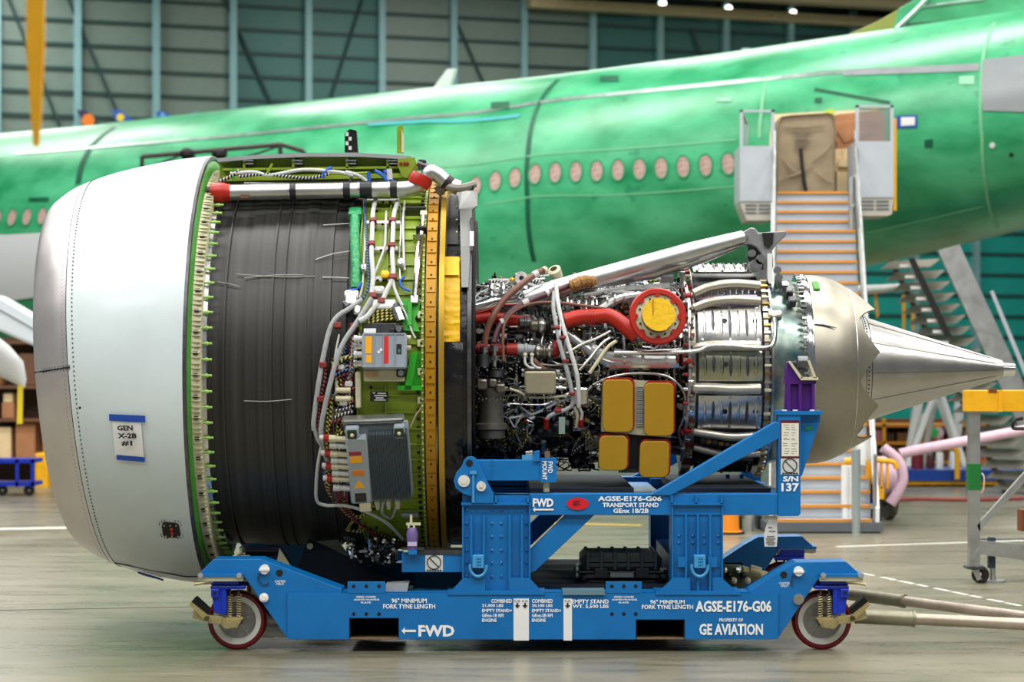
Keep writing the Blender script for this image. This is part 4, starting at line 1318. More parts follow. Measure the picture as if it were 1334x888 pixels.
# blanked-off duct: black curtain, tape, grey edge
BSHEET = mat('black_film', (16, 17, 20), 0.28, 0, 0.3, 6, 0.9, 7)
rev([(-0.50, 1.30), (-0.50, 1.40), (-0.34, 1.40), (-0.34, 1.2)], 96).build("black_curtain", BSHEET, eng)
rev([(-0.335, 1.20), (-0.335, 1.43), (-0.305, 1.43), (-0.305, 1.0)], 96).build('frame_edge', STEELD, eng)
rev([(-0.30, 1.0), (-0.30, 1.20), (-0.28, 1.20), (-0.28, 0.5)], 64).build('hub_plate', DARK, eng)
def cyl_patch(x0, y0, x1, y1, r, n=10, wob=0.0):
    vs = []
    for i in range(n + 1):
        for j in range(5):
            p = Cy(x0 + (x1 - x0) * j / 4, y0 + (y1 - y0) * i / n, r + random.uniform(0, wob))
            vs.append(p)
    return MB().add(vs, [(i * 5 + j, i * 5 + j + 1, (i + 1) * 5 + j + 1, (i + 1) * 5 + j) for i in range(n) for j in range(4)])
random.seed(2)
cyl_patch(574, 335, 599, 445, 1.415, 40, 0.018).build('yellow_wrap', YTAPE, eng, 60)
cyl_patch(577, 334, 598, 358, 1.44, 8, 0.014).build('yellow_tape_end', YTAPE, eng, 60)
cyl_patch(576, 250, 597, 318, 1.41, 8).build('black_door', mat('black_panel', (10, 11, 14), 0.35), eng, 20)
mb = MB()
for y in (254, 270, 286, 302):
    mb.ball(Cy(595, y, 1.412), 0.008, 6)
mb.build('white_dot', WHITE, eng, kind='stuff')
random.seed(6)
cyl_patch(573, 446, 603, 700, 1.405, 34, 0.035).build('black_film', BSHEET, eng, 60)
# grey end plate at upper right of the fan frame
fm = frame(608, 320, 1.42)
EPG = mat('end_plate_grey', (122, 124, 122), 0.45, 0.3)
for pts in ([(597, 252), (602, 246), (616, 247), (622, 253), (622, 268), (615, 272), (598, 272)], [(599, 272), (615, 272), (613, 320), (600, 320)], [(600, 320), (613, 320), (610, 374), (601, 374)]):
    MB().prism([Cy(x, y, 1.455) for x, y in pts], (0, 0.1, 0.0)).build('end_plate', EPG, eng, 0)
MB().prism([Cy(612 + 1, 283, 1.47), Cy(616 + 1, 283, 1.47), Cy(616 + 1, 300, 1.47), Cy(612 + 1, 300, 1.47)], (0, 0.08, 0)).build('latch', BLACK, eng, 0)
MB().prism([Cy(611 + 1, 301, 1.47), Cy(616 + 1, 301, 1.47), Cy(616 + 1, 320, 1.47), Cy(611 + 1, 320, 1.47)], (0, 0.08, 0)).build('latch', WHITE, eng, 0)
MB().prism([Cy(612 + 1, 320, 1.47), Cy(615 + 1, 320, 1.47), Cy(615 + 1, 326, 1.47), Cy(612 + 1, 326, 1.47)], (0, 0.08, 0)).build('latch', BLACK, eng, 0)
MB().tube(spline([W(572, 248, -0.7), W(582, 243, -0.8), W(598, 245, -0.85), W(618, 240, -0.75)]), [0.03, 0.05, 0.03, 0.03, 0.03, 0.03] + [0.03] * 13, 8).build('seal_fold', mat('grey_seal', (130, 126, 118), 0.6), eng)
bx(MB(), 598, 241, 617, 247, -0.8, 0.1).build('seal_clip', BLACK, eng, 0)

# ---- top beam over the fan case
Yb0 = -0.62
tbm = PX(MB(), [(283, 206), (330, 202), (400, 199), (470, 199), (535, 203), (536, 208), (470, 204), (400, 204), (330, 207), (284, 211)], Yb0, 1.1).build('top_beam_cap', GREYP, eng, 30)
PX(MB(), [(286, 210), (330, 207), (400, 205), (470, 205), (534, 208), (534, 226), (286, 232)], Yb0 + 0.12, 0.9).build('top_beam_web', OLIVE, eng, 0)
PX(MB(), [(290, 219), (534, 216), (534, 219), (290, 222)], Yb0 + 0.02, 0.12).build('top_beam_shelf', OLIVE, eng, 0)
PX(MB(), [(290, 229), (545, 225), (545, 231), (290, 236)], Yb0 + 0.0, 0.2).build('top_beam_shelf', OLIVE, eng, 0)
for x in (318, 382, 452, 505):
    bx(MB(), x - 1.5, 206, x + 1.5, 219, Yb0 + 0.02, 0.12).build('beam_rib', OLIVE, eng, 0)
    m_ = MB(); bx(m_, x - 2, 208, x + 12, 210, Yb0 + 0.0, 0.06); bx(m_, x + 2, 212, x + 12, 214, Yb0 + 0.0, 0.06)
    m_.build('beam_clip', STEEL, eng, 0)
PX(MB(), [(518, 207), (540, 205), (542, 212), (530, 232), (524, 230), (518, 216)], Yb0 - 0.02, 0.5).build('beam_end_bracket', OLIVE, eng, 0)
for x in (522, 527, 531):
    MB().disc(W(x, 213, Yb0 - 0.02), (0, -1, 0), 0.012, 0.012, 8).build('bolt', REDP, eng)
PX(MB(), [(517, 166), (523, 163), (525, 165), (525, 199), (517, 199)], -0.25, 0.08).build('mount_fin', OLIVE, eng, 0)
PX(MB(), [(523, 168), (526, 176), (526, 198), (523, 198)], -0.28, 0.03).build('mount_fin_edge', CREAM, eng, 0)
mb = PX(MB(), [(449, 173), (456, 168), (464, 170), (466, 198), (449, 198)], -0.25, 0.1)
fb_ = mb.build('lift_lug', DARK, eng, 0)
for i in range(4):
    bx(MB(), 450 + (i % 2) * 4, 172 + i * 6, 454 + (i % 2) * 4, 177 + i * 6, -0.26, 0.02).build('tape_mark', SLEEVE, fb_, 0)
random.seed(12)
for (pts, r, m) in (([(300, 226), (330, 224), (352, 228), (395, 221), (440, 224), (460, 229)], 0.014, SLEEVE),
                    ([(310, 230), (345, 227), (400, 232), (430, 226)], 0.013, WB), ([(286, 236), (296, 232), (303, 228), (312, 222)], 0.014, WB),
                    ([(420, 232), (423, 224), (432, 218)], 0.015, BLUEW), ([(481, 236), (480, 224)], 0.015, BLUEW), ([(505, 236), (498, 228), (488, 222)], 0.015, BLUEW), ([(512, 236), (506, 228), (500, 222)], 0.012, BLUEW),
                    ([(450, 224), (466, 228), (478, 236)], 0.015, SLEEVE), ([(508, 234), (507, 220)], 0.022, SLEEVE), ([(304, 219), (304, 236)], 0.012, GREEN), ([(318, 239), (400, 240), (520, 238)], 0.014, STEELD),
                    ([(430, 226), (455, 226), (480, 225)], 0.010, OLIVE), ([(355, 213), (348, 226)], 0.01, OLIVE), ([(460, 224), (456, 236)], 0.012, STEELD)):
    MB().tube(spline([W(x, y, Yb0 - 0.08) for x, y in pts], 5), r, 8).build('beam_wiring', m, eng)
# ---- silver duct along the top with dark bands, red boots
Yd = -0.78
def dpt(x, y, o=0):
    return W(x, y, Yd + o)
duct = MB().tube(spline([dpt(292, 251), dpt(340, 250), dpt(420, 248.5), dpt(500, 247), dpt(530, 246), dpt(545, 241), dpt(549, 232)], 8), 0.062, 18).build('air_duct', ALU, eng)
for x, w in ((382, 4), (452, 4.5), (477, 8), (513, 4.5)):
    y = 251 - (x - 292) * 0.02
    MB().rod(dpt(x - w, y + 0.1), dpt(x + w, y), 0.068, 18).build('clamp_band', mat('band_black', (22, 24, 34), 0.4), duct)
    MB().rod(dpt(x - w - 2, y + 0.1), dpt(x - w - 0.5, y), 0.066, 18).build('clamp_band', STEEL, duct)
bx(MB(), 313, 254, 324, 258, Yd - 0.075, 0.05).build('duct_tag', mat('tag_brown', (110, 70, 50), 0.6), duct, 0)
MB().lathe([(-0.075, 0.03), (-0.07, 0.066), (-0.03, 0.078), (0.03, 0.08), (0.06, 0.07), (0.085, 0.07), (0.085, 0.06)], dpt(286, 251), XV, 18).build('red_boot', REDSLV, duct)
MB().lathe([(-0.1, 0.01), (-0.1, 0.05), (-0.05, 0.05)], dpt(283, 251), XV, 14).build('duct_end', BLACK, duct)
ax = (dpt(556, 226) - dpt(540, 240)).normalized()
MB().lathe([(-0.05, 0.06), (-0.05, 0.085), (0, 0.095), (0.04, 0.085), (0.04, 0.06)], dpt(548, 234), (dpt(552, 226) - dpt(545, 240)), 18).build('red_boot', REDSLV, duct)
MB().tube(spline([dpt(556, 232), dpt(560, 224), dpt(570, 228), dpt(582, 238), dpt(598, 245)], 6), 0.058, 14).build('duct_elbow', ALU, eng)
MB().rod(dpt(580, 236), dpt(587, 241), 0.064, 14).build('clamp_band', BLACK, eng)
MB().rod(dpt(548, 208), dpt(548, 222), 0.02, 8).rod(dpt(544, 212), dpt(560, 218), 0.025, 8).build('valve_stem', STEELD, eng)
MB().ball(dpt(552, 211), 0.022).build('valve_knob', BLACK, eng)

# ---- tubing and wiring on the casing, drawn as control points in the photograph, laid on the casing radius
def run(name, pts, r, m, rad=1.50, parent=eng, n=8, k=6, lift=None):
    P = [Cy(x, y, rad if not lift else rad + lift[i]) for i, (x, y) in enumerate(pts)]
    return MB().tube(spline(P, k), r, n).build(name, m, parent)
def clamp(px, py, r, rad, m=REDP, w=0.02, ang=0):
    fm = frame(px, py, rad) @ Matrix.Rotation(R(ang), 4, 'Z')
    MB().cbox((-r * 1.35, -w, -r * 1.3), (r * 1.35, w, r * 1.3), 0.004, fm).build('clamp', m, eng, 0)
MAR = mat('clamp_maroon', (124, 34, 34), 0.5)
# white conduits over the olive case
run('conduit', [(490, 258), (486, 275), (485, 300), (484, 330), (486, 358), (484, 384)], 0.018, SLEEVE)
run('conduit', [(518, 262), (513, 280), (512, 300), (511, 330), (512, 358), (504, 378), (497, 392), (486, 402)], 0.018, SLEEVE)
run('conduit', [(512, 358), (513, 372), (518, 386), (524, 398)], 0.012, SLEEVE)
run('conduit', [(472, 390), (455, 402), (440, 412), (430, 428), (422, 460), (415, 500), (409, 545), (409, 560)], 0.019, GREYSLV, 1.5)
run('conduit', [(484, 388), (474, 405), (462, 424), (448, 445), (438, 470), (430, 500), (423, 530), (418, 560), (421, 575)], 0.019, GREYSLV, 1.52)
run('conduit', [(486, 402), (478, 412), (468, 418)], 0.02, SLEEVE, 1.53)
run('conduit', [(421, 572), (415, 600), (412, 630), (413, 652), (425, 658), (445, 658), (465, 662), (485, 670), (505, 682), (525, 702)], 0.013, SLEEVE, 1.5)
run('conduit', [(409, 556), (414, 572), (420, 582), (424, 595), (430, 606)], 0.016, GREYSLV, 1.5)
for px, py in ((486, 288), (511, 288), (484, 318), (510, 320), (512, 361), (440, 424), (421, 475), (436, 479), (418, 519), (425, 521), (497, 392), (486, 385), (461, 425)):
    clamp(px, py, 0.02, 1.5, MAR)
run('small_tube', [(474, 258), (476, 300), (474, 340), (472, 372), (468, 388)], 0.008, SLEEVE, 1.47)
run('small_tube', [(527, 262), (525, 290), (526, 330), (527, 352)], 0.009, SLEEVE, 1.47)
run('small_tube', [(520, 260), (522, 300), (520, 340), (522, 372)], 0.007, STEEL, 1.47)
run('small_tube', [(503, 275), (502, 310), (500, 325), (488, 356)], 0.009, SLEEVE, 1.48)
run('blue_harness', [(475, 256), (476, 290), (479, 330), (480, 372), (472, 392)], 0.009, BB, 1.48)
run('blue_harness', [(471, 368), (465, 376), (456, 378), (450, 384)], 0.010, BLUEW, 1.48)
run('blue_harness', [(527, 360), (521, 366), (524, 374), (534, 379)], 0.010, BLUEW, 1.48)
# green sleeved tube hanging over the black case
GSLV = mat('green_bubble_wrap', (40, 150, 92), 0.4, 0, 0.25, 30, 0.8, 30)
run('green_sleeve', [(463, 276), (462, 300), (463, 330), (464, 352), (463, 376)], [0.04 if i % 3 else 0.036 for i in range(25)], GSLV, 1.46, n=12)
MB().cbox((-0.05, -0.05, -0.02), (0.05, 0.05, 0.04), 0.01, frame(463, 279, 1.46)).build('green_sleeve_end', GSLV, eng)
# telescopic rod
rod_ = run('actuator_rod', [(551, 282), (548, 310), (544, 345), (540, 388)], [0.016] * 4 + [0.024] * 15, CHROME, 1.5)
clamp(549, 300, 0.03, 1.5, BLACK, 0.012); clamp(546, 311, 0.035, 1.5, STEEL, 0.006)
clamp(552, 280, 0.02, 1.49, CREAM, 0.03); clamp(540, 391, 0.022, 1.49, STEEL, 0.03)
fm = frame(540, 275, 1.46)
MB().cbox((-0.07, -0.02, -0.03), (0.09, 0.0, 0.05), 0.006, fm).box((-0.06, 0.0, 0.0), (-0.05, 0.05, 0.01), fm).box((-0.01, 0.0, 0.0), (0.0, 0.05, 0.01), fm).box((0.04, 0.0, 0.0), (0.05, 0.05, 0.01), fm).build('rod_bracket', STEELD, eng, 0)
# cross brackets that carry the conduits
for y, x0, x1 in ((262, 478, 520), (291, 476, 521), (325, 475, 518), (364, 484, 515)):
    fa = Cy(x0, y, 1.465); fb2 = Cy(x1, y, 1.465)
    b_ = MB().box((fa.x, -0.015, 0.0), (fb2.x, 0.022, 0.012), Matrix.Translation((0, 0, 0)) @ (lambda f: Matrix(((1, 0, 0, 0), (0, f[1][1], f[1][2], f[1][3]), (0, f[2][1], f[2][2], f[2][3]), (0, 0, 0, 1))))(frame((x0 + x1) / 2, y, 1.465))).build('conduit_bracket', SLEEVE, eng, 0)
    for x in (x0 + 8, x1 - 12, (x0 + x1) / 2):
        MB().ball(Cy(x, y + 1, 1.48), 0.012, 6).build('slot_bolt', DARK, b_)
# junction cluster under the brackets
for px, py, sx, sy, m in ((458, 390, 0.05, 0.06, STEEL), (500, 398, 0.09, 0.035, WHITE), (452, 398, 0.03, 0.03, STEELD), (515, 404, 0.03, 0.05, STEELD), (494, 380, 0.04, 0.03, SLEEVE), (466, 405, 0.03, 0.04, STEEL), (502, 360, 0.03, 0.03, YTAPE), (522, 345, 0.025, 0.04, STEEL), (474, 352, 0.02, 0.04, STEEL)):
    MB().cbox((-sx, -sy, -0.03), (sx, sy, 0.05), 0.012, frame(px, py, 1.46)).build('connector', m, eng)
for y in (405, 409, 413, 417):
    run('twisted_lead', [(478, y + 4), (495, y), (512, y - 2), (523, y - 3)], 0.010, YB if y % 2 else WB, 1.49)
MB().rod(Cy(516, 402, 1.5), Cy(522, 418, 1.5), 0.035, 10).build('plug', STEEL, eng)
# thin line with square clamps down the right of the olive case
run('sense_line', [(523, 398), (530, 412), (536, 430), (541, 440)], 0.007, SLEEVE, 1.5)
run('sense_line', [(543, 390), (550, 396), (550, 430), (550, 480), (550, 525), (542, 540), (535, 556)], 0.007, mat('beige_line', (176, 160, 130), 0.5), 1.47)
for y in (410, 447, 484, 521):
    MB().cbox((-0.028, -0.028, -0.02), (0.028, 0.028, 0.016), 0.006, frame(548.5, y, 1.455)).build('square_clamp', CREAM, eng, 0)
    MB().ball(Cy(549, y, 1.475), 0.012, 6).build('clamp_screw', DARK, eng)
# vivid green brackets
LIME = mat('vivid_green', (40, 158, 30), 0.45, 0, 0.12, 8)
fm = frame(537, 413, 1.44)
MB().prism([fm @ Vector(p) for p in ((-0.1, 0.14, 0), (0.06, 0.11, 0), (0.05, 0.03, 0), (0.02, -0.02, 0), (0.06, -0.12, 0), (-0.08, -0.11, 0), (-0.05, 0.0, 0))], fm.to_3x3() @ Vector((0, 0, 0.03))).box((-0.03, -0.08, 0.03), (0.0, 0.1, 0.07), fm).build('green_bracket', LIME, eng, 0)
fm = frame(536, 486, 1.44)
MB().prism([fm @ Vector(p) for p in ((0.0, 0.16, 0.03), (0.05, 0.16, 0.03), (0.0, -0.12, 0.03), (-0.05, -0.12, 0.03))], fm.to_3x3() @ Vector((0, 0, 0.04))).box((-0.1, -0.125, 0), (0.08, -0.09, 0.07), fm).prism([fm @ Vector(p) for p in ((0.06, 0.16, 0), (0.09, 0.15, 0), (0.08, -0.12, 0), (-0.08, -0.12, 0))], fm.to_3x3() @ Vector((0, 0, 0.015))).build('green_bracket', LIME, eng, 0)

# ---- upper grey electronics box
BOXG = mat('avionics_grey', (140, 152, 164), 0.42, 0, 0.06, 6)
fm = frame(501, 459, 1.46)
S_ = 176.0
def L(x, y):
    return ((x - 501) / S_, -(y - 459) / S_)
def lbox(mb, x0, y0, x1, y1, w0, w1, c=0.006, m=None, cen=(501, 459)):
    a = ((x0 - cen[0]) / S_, -(y1 - cen[1]) / S_, w0); b = ((x1 - cen[0]) / S_, -(y0 - cen[1]) / S_, w1)
    return mb.cbox(a, b, c, m or fm)
lbox(MB(), 472, 421, 520, 438, 0.0, 0.03).build('mount_plate', STEELD, eng)
lbox(MB(), 474, 428, 490, 434, 0.03, 0.036, 0.002).build('plate_label', WHITE, eng)
lbox(MB(), 474, 482, 528, 497, 0.0, 0.03).build('mount_plate', CREAM, eng)
lbox(MB(), 477, 484, 493, 492, 0.03, 0.04, 0.002).build('plate_label', mat('tan_label', (190, 160, 122), 0.6), eng)
eb = lbox(MB(), 473, 436, 531, 482, 0.02, 0.15, 0.012).build('control_box', BOXG, eng)
for x in (488.5, 501, 516):
    lbox(MB(), x - 0.7, 437, x + 0.7, 481, 0.15, 0.158, 0.001).build('rib', BOXG, eb)
for y in (437, 480):
    lbox(MB(), 474, y - 0.8, 530, y + 0.8, 0.15, 0.158, 0.001).build('rib', BOXG, eb)
lbox(MB(), 477.5, 440.5, 486, 463, 0.15, 0.153, 0.001).build('warning_label', mat('label_amber', (240, 170, 10), 0.5), eb)
lbox(MB(), 478.5, 465, 486, 475, 0.15, 0.153, 0.001).build('warning_label', mat('label_amber', (240, 170, 10), 0.5), eb)
lbox(MB(), 502, 440, 507.5, 475.5, 0.15, 0.153, 0.001).build('red_label', mat('label_red', (220, 24, 20), 0.5), eb)
lbox(MB(), 518, 450.5, 524.5, 463.5, 0.15, 0.153, 0.001).build('black_label', INK, eb)
lbox(MB(), 520, 457, 523, 462, 0.153, 0.155, 0.001).build('label_mark', mat('label_teal', (60, 110, 110), 0.5), eb)
for x, y in ((498, 458), (495, 461)):
    MB().disc(fm @ Vector((*L(x, y), 0.15)), fm.to_3x3() @ Vector((0, 0, 1)), 0.011, 0.004, 8).build('stud', WHITE, eb)
for x, y in ((520, 429), (523, 487)):
    mm = MB(); lbox(mm, x - 6, y - 5, x + 6, y + 5, 0.02, 0.06, 0.01)
    f2 = mm.build('isolator', BLACK, eb)
    MB().disc(fm @ Vector((*L(x, y), 0.06)), fm.to_3x3() @ Vector((0, 0, 1)), 0.022, 0.012, 12).build('isolator_bolt', STEEL, f2)
lbox(MB(), 508, 428, 514, 436, 0.02, 0.08, 0.006).build('latch', BLACK, eb)
for i, y in enumerate((443, 453, 463, 475)):
    MB().rod(fm @ Vector((*L(474, y), 0.09)), fm @ Vector((*L(464, y), 0.09)), 0.024, 10).rod(fm @ Vector((*L(466, y), 0.09)), fm @ Vector((*L(462, y), 0.09)), 0.03, 10).build('connector', STEEL if i % 2 else SLEEVE, eb)
for y in (441, 454):
    MB().rod(fm @ Vector((*L(530, y), 0.07)), fm @ Vector((*L(536, y), 0.07)), 0.02, 10).build('connector', CREAM, eb)
mm = MB(); lbox(mm, 482.5, 510, 506, 523, 0.0, 0.012, 0.002)
dpl = mm.build('data_plate', mat('data_plate_black', (36, 38, 38), 0.35, 0.3), eng)
for (x0, y0, x1, y1) in ((486, 511.5, 489, 513), (492, 512, 503, 513.5), (488, 515, 504, 516.5), (490, 518, 500, 519.5), (488, 521, 503, 522)):
    lbox(MB(), x0, y0, x1, y1, 0.012, 0.0135, 0.0005).build('plate_text', SLEEVE, dpl)

# ---- lower finned power controller
fm2 = frame(495, 592, 1.47) @ Matrix.Rotation(R(2.5), 4, 'Z')
cen2 = (495, 592)
def lb2(mb, x0, y0, x1, y1, w0, w1, c=0.006):
    k = 1.10
    a = ((x0 - cen2[0]) / S_, -(y1 - cen2[1]) / S_ * k, w0); b = ((x1 - cen2[0]) / S_, -(y0 - cen2[1]) / S_ * k, w1)
    return mb.cbox(a, b, c, fm2)
CTRL = mat('controller_grey', (150, 162, 172), 0.42, 0.2, 0.06, 5)
FING = mat('fin_grey', (104, 116, 126), 0.4, 0.4, 0.1, 6)
pc = lb2(MB(), 454, 545, 536, 641, 0.02, 0.11, 0.012).build('power_controller', CTRL, eng)
lb2(MB(), 455, 552, 483, 641, 0.11, 0.2, 0.012).build('face_plate', CTRL, pc)
fin_me = None
for k in range(24):
    x = 484.5 + 50 * k / 23
    lb2(MB(), x - 0.55, 549, x + 0.55, 640, 0.10, 0.195, 0.002).build('fin', FING, pc)
lb2(MB(), 451, 533, 532, 539, 0.06, 0.14, 0.012).build('carry_bar', ALU, pc)
for x, w in ((464, 9), (525, 7)):
    b3 = lb2(MB(), x - w, 540, x + w, 557, 0.1, 0.19, 0.01).build('lug', CTRL, pc)
    lb2(MB(), x - 6, 542, x + 6, 553, 0.19, 0.2, 0.004).build('lug_pad', mat('pad_dark_green', (16, 52, 26), 0.4), b3)
    MB().ball(fm2 @ Vector(((x - cen2[0]) / S_, -(548 - cen2[1]) / S_ * 1.1, 0.2)), 0.016, 8).build('bolt', CREAM, b3)
amber = mat('label_amber', (240, 170, 10), 0.5)
for (x0, y0, x1, y1, m) in ((458, 570, 474, 575, mat('label_maroon', (140, 40, 60), 0.5)), (458.5, 576, 474.5, 585, amber), (460, 595, 475.5, 602, mat('label_orange', (214, 120, 20), 0.5)), (461, 626, 476, 638, mat('black_window', (12, 12, 14), 0.3)), (466, 640, 481, 651, CREAM)):
    lb2(MB(), x0, y0, x1, y1, 0.2, 0.203, 0.001).build('label', m, pc)
def tri2(x0, y0, x1, y1, x2, y2, w):
    q = [fm2 @ Vector(((x - cen2[0]) / S_, -(y - cen2[1]) / S_ * 1.1, w)) for x, y in ((x0, y0), (x1, y1), (x2, y2))]
    return MB().prism(q, fm2.to_3x3() @ Vector((0, 0, 0.003)))
tri2(461, 619, 475, 619, 467.5, 608, 0.2).build('warning_triangle', amber, pc, 0)
for i, (y, big) in enumerate(((560, 0), (569, 0), (580, 1), (589, 0), (597, 1), (606, 0), (614, 1), (626, 0))):
    o_ = fm2 @ Vector(((455 - cen2[0]) / S_, -(y - cen2[1]) / S_ * 1.1, 0.12))
    dv = fm2.to_3x3() @ Vector((-1, 0.12, 0))
    MB().rod(o_, o_ + dv * 0.1, 0.022, 10).rod(o_ + dv * 0.08, o_ + dv * 0.13, 0.028, 10).build('plug', SLEEVE if i % 2 else CREAM, pc)
    if big or i == 0:
        MB().rod(o_ + dv * 0.13, o_ + dv * 0.17, 0.03, 10).build('plug_collar', REDP, pc)
        MB().rod(o_ + dv * 0.17, o_ + dv * 0.2, 0.02, 10).build('plug_collar', SLEEVE, pc)
for x in (488, 503, 515):
    o_ = fm2 @ Vector(((x - cen2[0]) / S_, -(643 - cen2[1]) / S_ * 1.1, 0.1))
    dv = fm2.to_3x3() @ Vector((0, -1, 0))
    MB().rod(o_, o_ + dv * 0.06, 0.02, 10).rod(o_ + dv * 0.03, o_ + dv * 0.09, 0.016, 10).build('plug', CREAM, pc)

# ---- wiring harnesses left of the two boxes
random.seed(21)
HM = [YB, RB, WB, BB, DARK, STEELD, SLEEVE, RB, YB]
for k in range(44):
    x = 424 + random.random() * 34
    y = 425 + random.random() * 110
    L_ = random.uniform(60, 130)
    pts = []
    xx = x + (y < 450) * 14
    for i in range(5):
        pts.append((xx - (2.2 * i if y < 470 else 0.8 * i) + random.uniform(-3, 3), y + L_ * i / 4))
    pts = [(max(412, min(470, a)), b) for a, b in pts]
    run('harness_lead', pts, random.uniform(0.007, 0.012), HM[k % 9], random.uniform(1.43, 1.5), k=4, n=6)
for k in range(26):
    y = 446 + random.random() * 180
    x0 = 428 + random.random() * 16
    run('harness_lead', [(x0, y + random.uniform(4, 14)), (x0 + 12, y + random.uniform(-2, 6)), (x0 + 24, y)], random.uniform(0.008, 0.014), HM[(k * 2) % 9], random.uniform(1.45, 1.52), k=4, n=6)
for k in range(22):
    px, py = random.uniform(424, 462), random.uniform(470, 640)
    MB().cbox((-random.uniform(.015, .035), -0.02, -0.03), (0.03, 0.02, random.uniform(0.03, 0.06)), 0.006, frame(px, py, 1.45)).build('connector', random.choice((STEEL, SLEEVE, CREAM, DARK, REDP, STEELD)), eng)
for y in (508, 519):
    fm = frame(448, y, 1.5)
    MB().rod(fm @ Vector((-0.06, 0, 0)), fm @ Vector((0.05, 0.0, 0)), 0.02, 10).build('connector', CREAM, eng)
fm = frame(467, 508, 1.47)
MB().cbox((-0.02, -0.13, 0), (0.02, 0.14, 0.05), 0.008, fm).build('rail_bracket', CREAM, eng)
# lower looms sweeping under the controller
for k in range(20):
    x0 = 420 + k * 1.6
    m = (RB, RB, YB, WB, RB, DARK)[k % 6]
    run('loom', [(x0, 618 + k), (x0 + 6, 640 + k * 1.5), (x0 + 30, 668 + k * 1.2), (x0 + 62, 690 + k), (x0 + 96, 702 + k * 0.7)], 0.010, m, random.uniform(1.36, 1.46), k=4, n=6)
for k, pts in enumerate(([(447, 650), (458, 668), (470, 676), (468, 690)], [(490, 654), (478, 668), (462, 676), (452, 690)], [(452, 690), (470, 692), (480, 684)], [(500, 652), (498, 668), (510, 674), (516, 660)])):
    run('loom', pts, 0.013, YB if k < 3 else SLEEVE, 1.44, k=5, n=6)
# bright fittings at the bottom of the case
for k in range(110):
    px, py = random.uniform(452, 514), random.uniform(700, 734)
    fm = Matrix.Translation(W(px, py, -0.7 + random.uniform(-0.1, 0.1))) @ Matrix.Rotation(R(90), 4, 'X') @ Matrix.Rotation(random.choice((0, 0.4, -0.5, 1.57)), 4, 'Z')
    q = random.random()
    mm = MB()
    if q < 0.6:
        mm.rod(fm @ Vector((-random.uniform(.01, .05), 0, 0)), fm @ Vector((random.uniform(.01, .05), random.uniform(-.02, .02), 0.02)), random.uniform(.004, .012), 6)
    else:
        mm.cbox((-0.014, -0.012, -0.02), (0.014, 0.012, 0.02), 0.004, fm)
    mm.build('drain_fitting', random.choice((STEEL, SLEEVE, DARK, STEELD, DARK, STEELD, CHROME)), eng)
MB().prism([W(448, 690, -0.55), W(516, 690, -0.55), W(514, 736, -0.55), W(470, 736, -0.55)], (0, 0.5, 0)).build('drain_module', DARK, eng, 0)
# tools and brackets hanging under the black case
MB().tube(spline([Cy(292, 695, 1.41), Cy(296, 703, 1.42), Cy(303, 706, 1.42)]), 0.012, 8).build('drain_tube', GREYSLV, eng)

# ---- core: casing
core = rev([(-0.30, 0.60), (-0.1, 0.60), (0.0, 0.56), (0.35, 0.54), (0.7, 0.58), (0.95, 0.66), (1.15, 0.66), (1.38, 0.70)], 64).build('core_casing', DARK, eng)  # near-black casing: shade in the gaps is put into its colour
for X, r in ((-0.1, 0.64), (0.3, 0.60), (0.72, 0.64), (1.0, 0.72), (1.2, 0.71)):
    rev([(X - 0.015, 0.5), (X - 0.015, r), (X + 0.015, r), (X + 0.015, 0.5)], 64).build('casing_flange', STEELD, core)
    studs('bolt_row', STEEL, X, r, 40, 0.012, 0.012, False, -90, 90, core)
def crun(name, pts, r, m, rad=0.78, parent=eng, n=8, k=6):
    if isinstance(rad, (list, tuple)):
        P = [Cy(x, y, q) for (x, y), q in zip(pts, rad)]
    else:
        P = [Cy(x, y, rad) for x, y in pts]
    return MB().tube(spline(P, k), r, n).build(name, m, parent)
random.seed(33)
GUNM = mat('gunmetal_fitting', (112, 108, 98), 0.4, 0.8, 0.3, 12)
PAL = [STEEL] * 6 + [STEELD] * 4 + [CHROME] * 2 + [SLEEVE] * 2 + [GREYSLV] + [DARK] * 2 + [WB, YB]
for kk in range(290):
    X = random.uniform(-0.26, 1.3); th = random.uniform(-86, 72); r = random.uniform(0.64, 0.76)
    upper = th < 15
    pts = [pol(X, th, r)]
    ax_ = random.random() < 0.5
    for i in range(random.choice((2, 3, 3, 4))):
        if ax_:
            X += random.choice((-1, 1)) * random.uniform(0.07, 0.32)
        else:
            th += random.choice((-1, 1)) * random.uniform(7, 26)
        if random.random() < 0.3:
            X += random.uniform(-0.06, 0.06); th += random.uniform(-5, 5)
        X = min(1.34, max(-0.28, X)); th = min(78, max(-92, th))
        r = min(0.8, max(0.63, r + random.uniform(-0.02, 0.02)))
        pts.append(pol(X, th, r)); ax_ = not ax_
    m = random.choice(PAL) if upper else random.choice(PAL + [DARK] * 8 + [STEELD] * 3)  # lower pipes drawn blacker, the shade below put into their colours
    MB().tube(spline(pts, 4), random.choice((0.005, 0.006, 0.007, 0.008, 0.010, 0.013)), 6).build('pipe', m, eng)
PAL2 = [STEEL, STEEL, STEELD, STEELD, STEELD, GUNM, BRASS, DARK, DARK, DARK, REDP, CHROME, CHROME, SLEEVE]
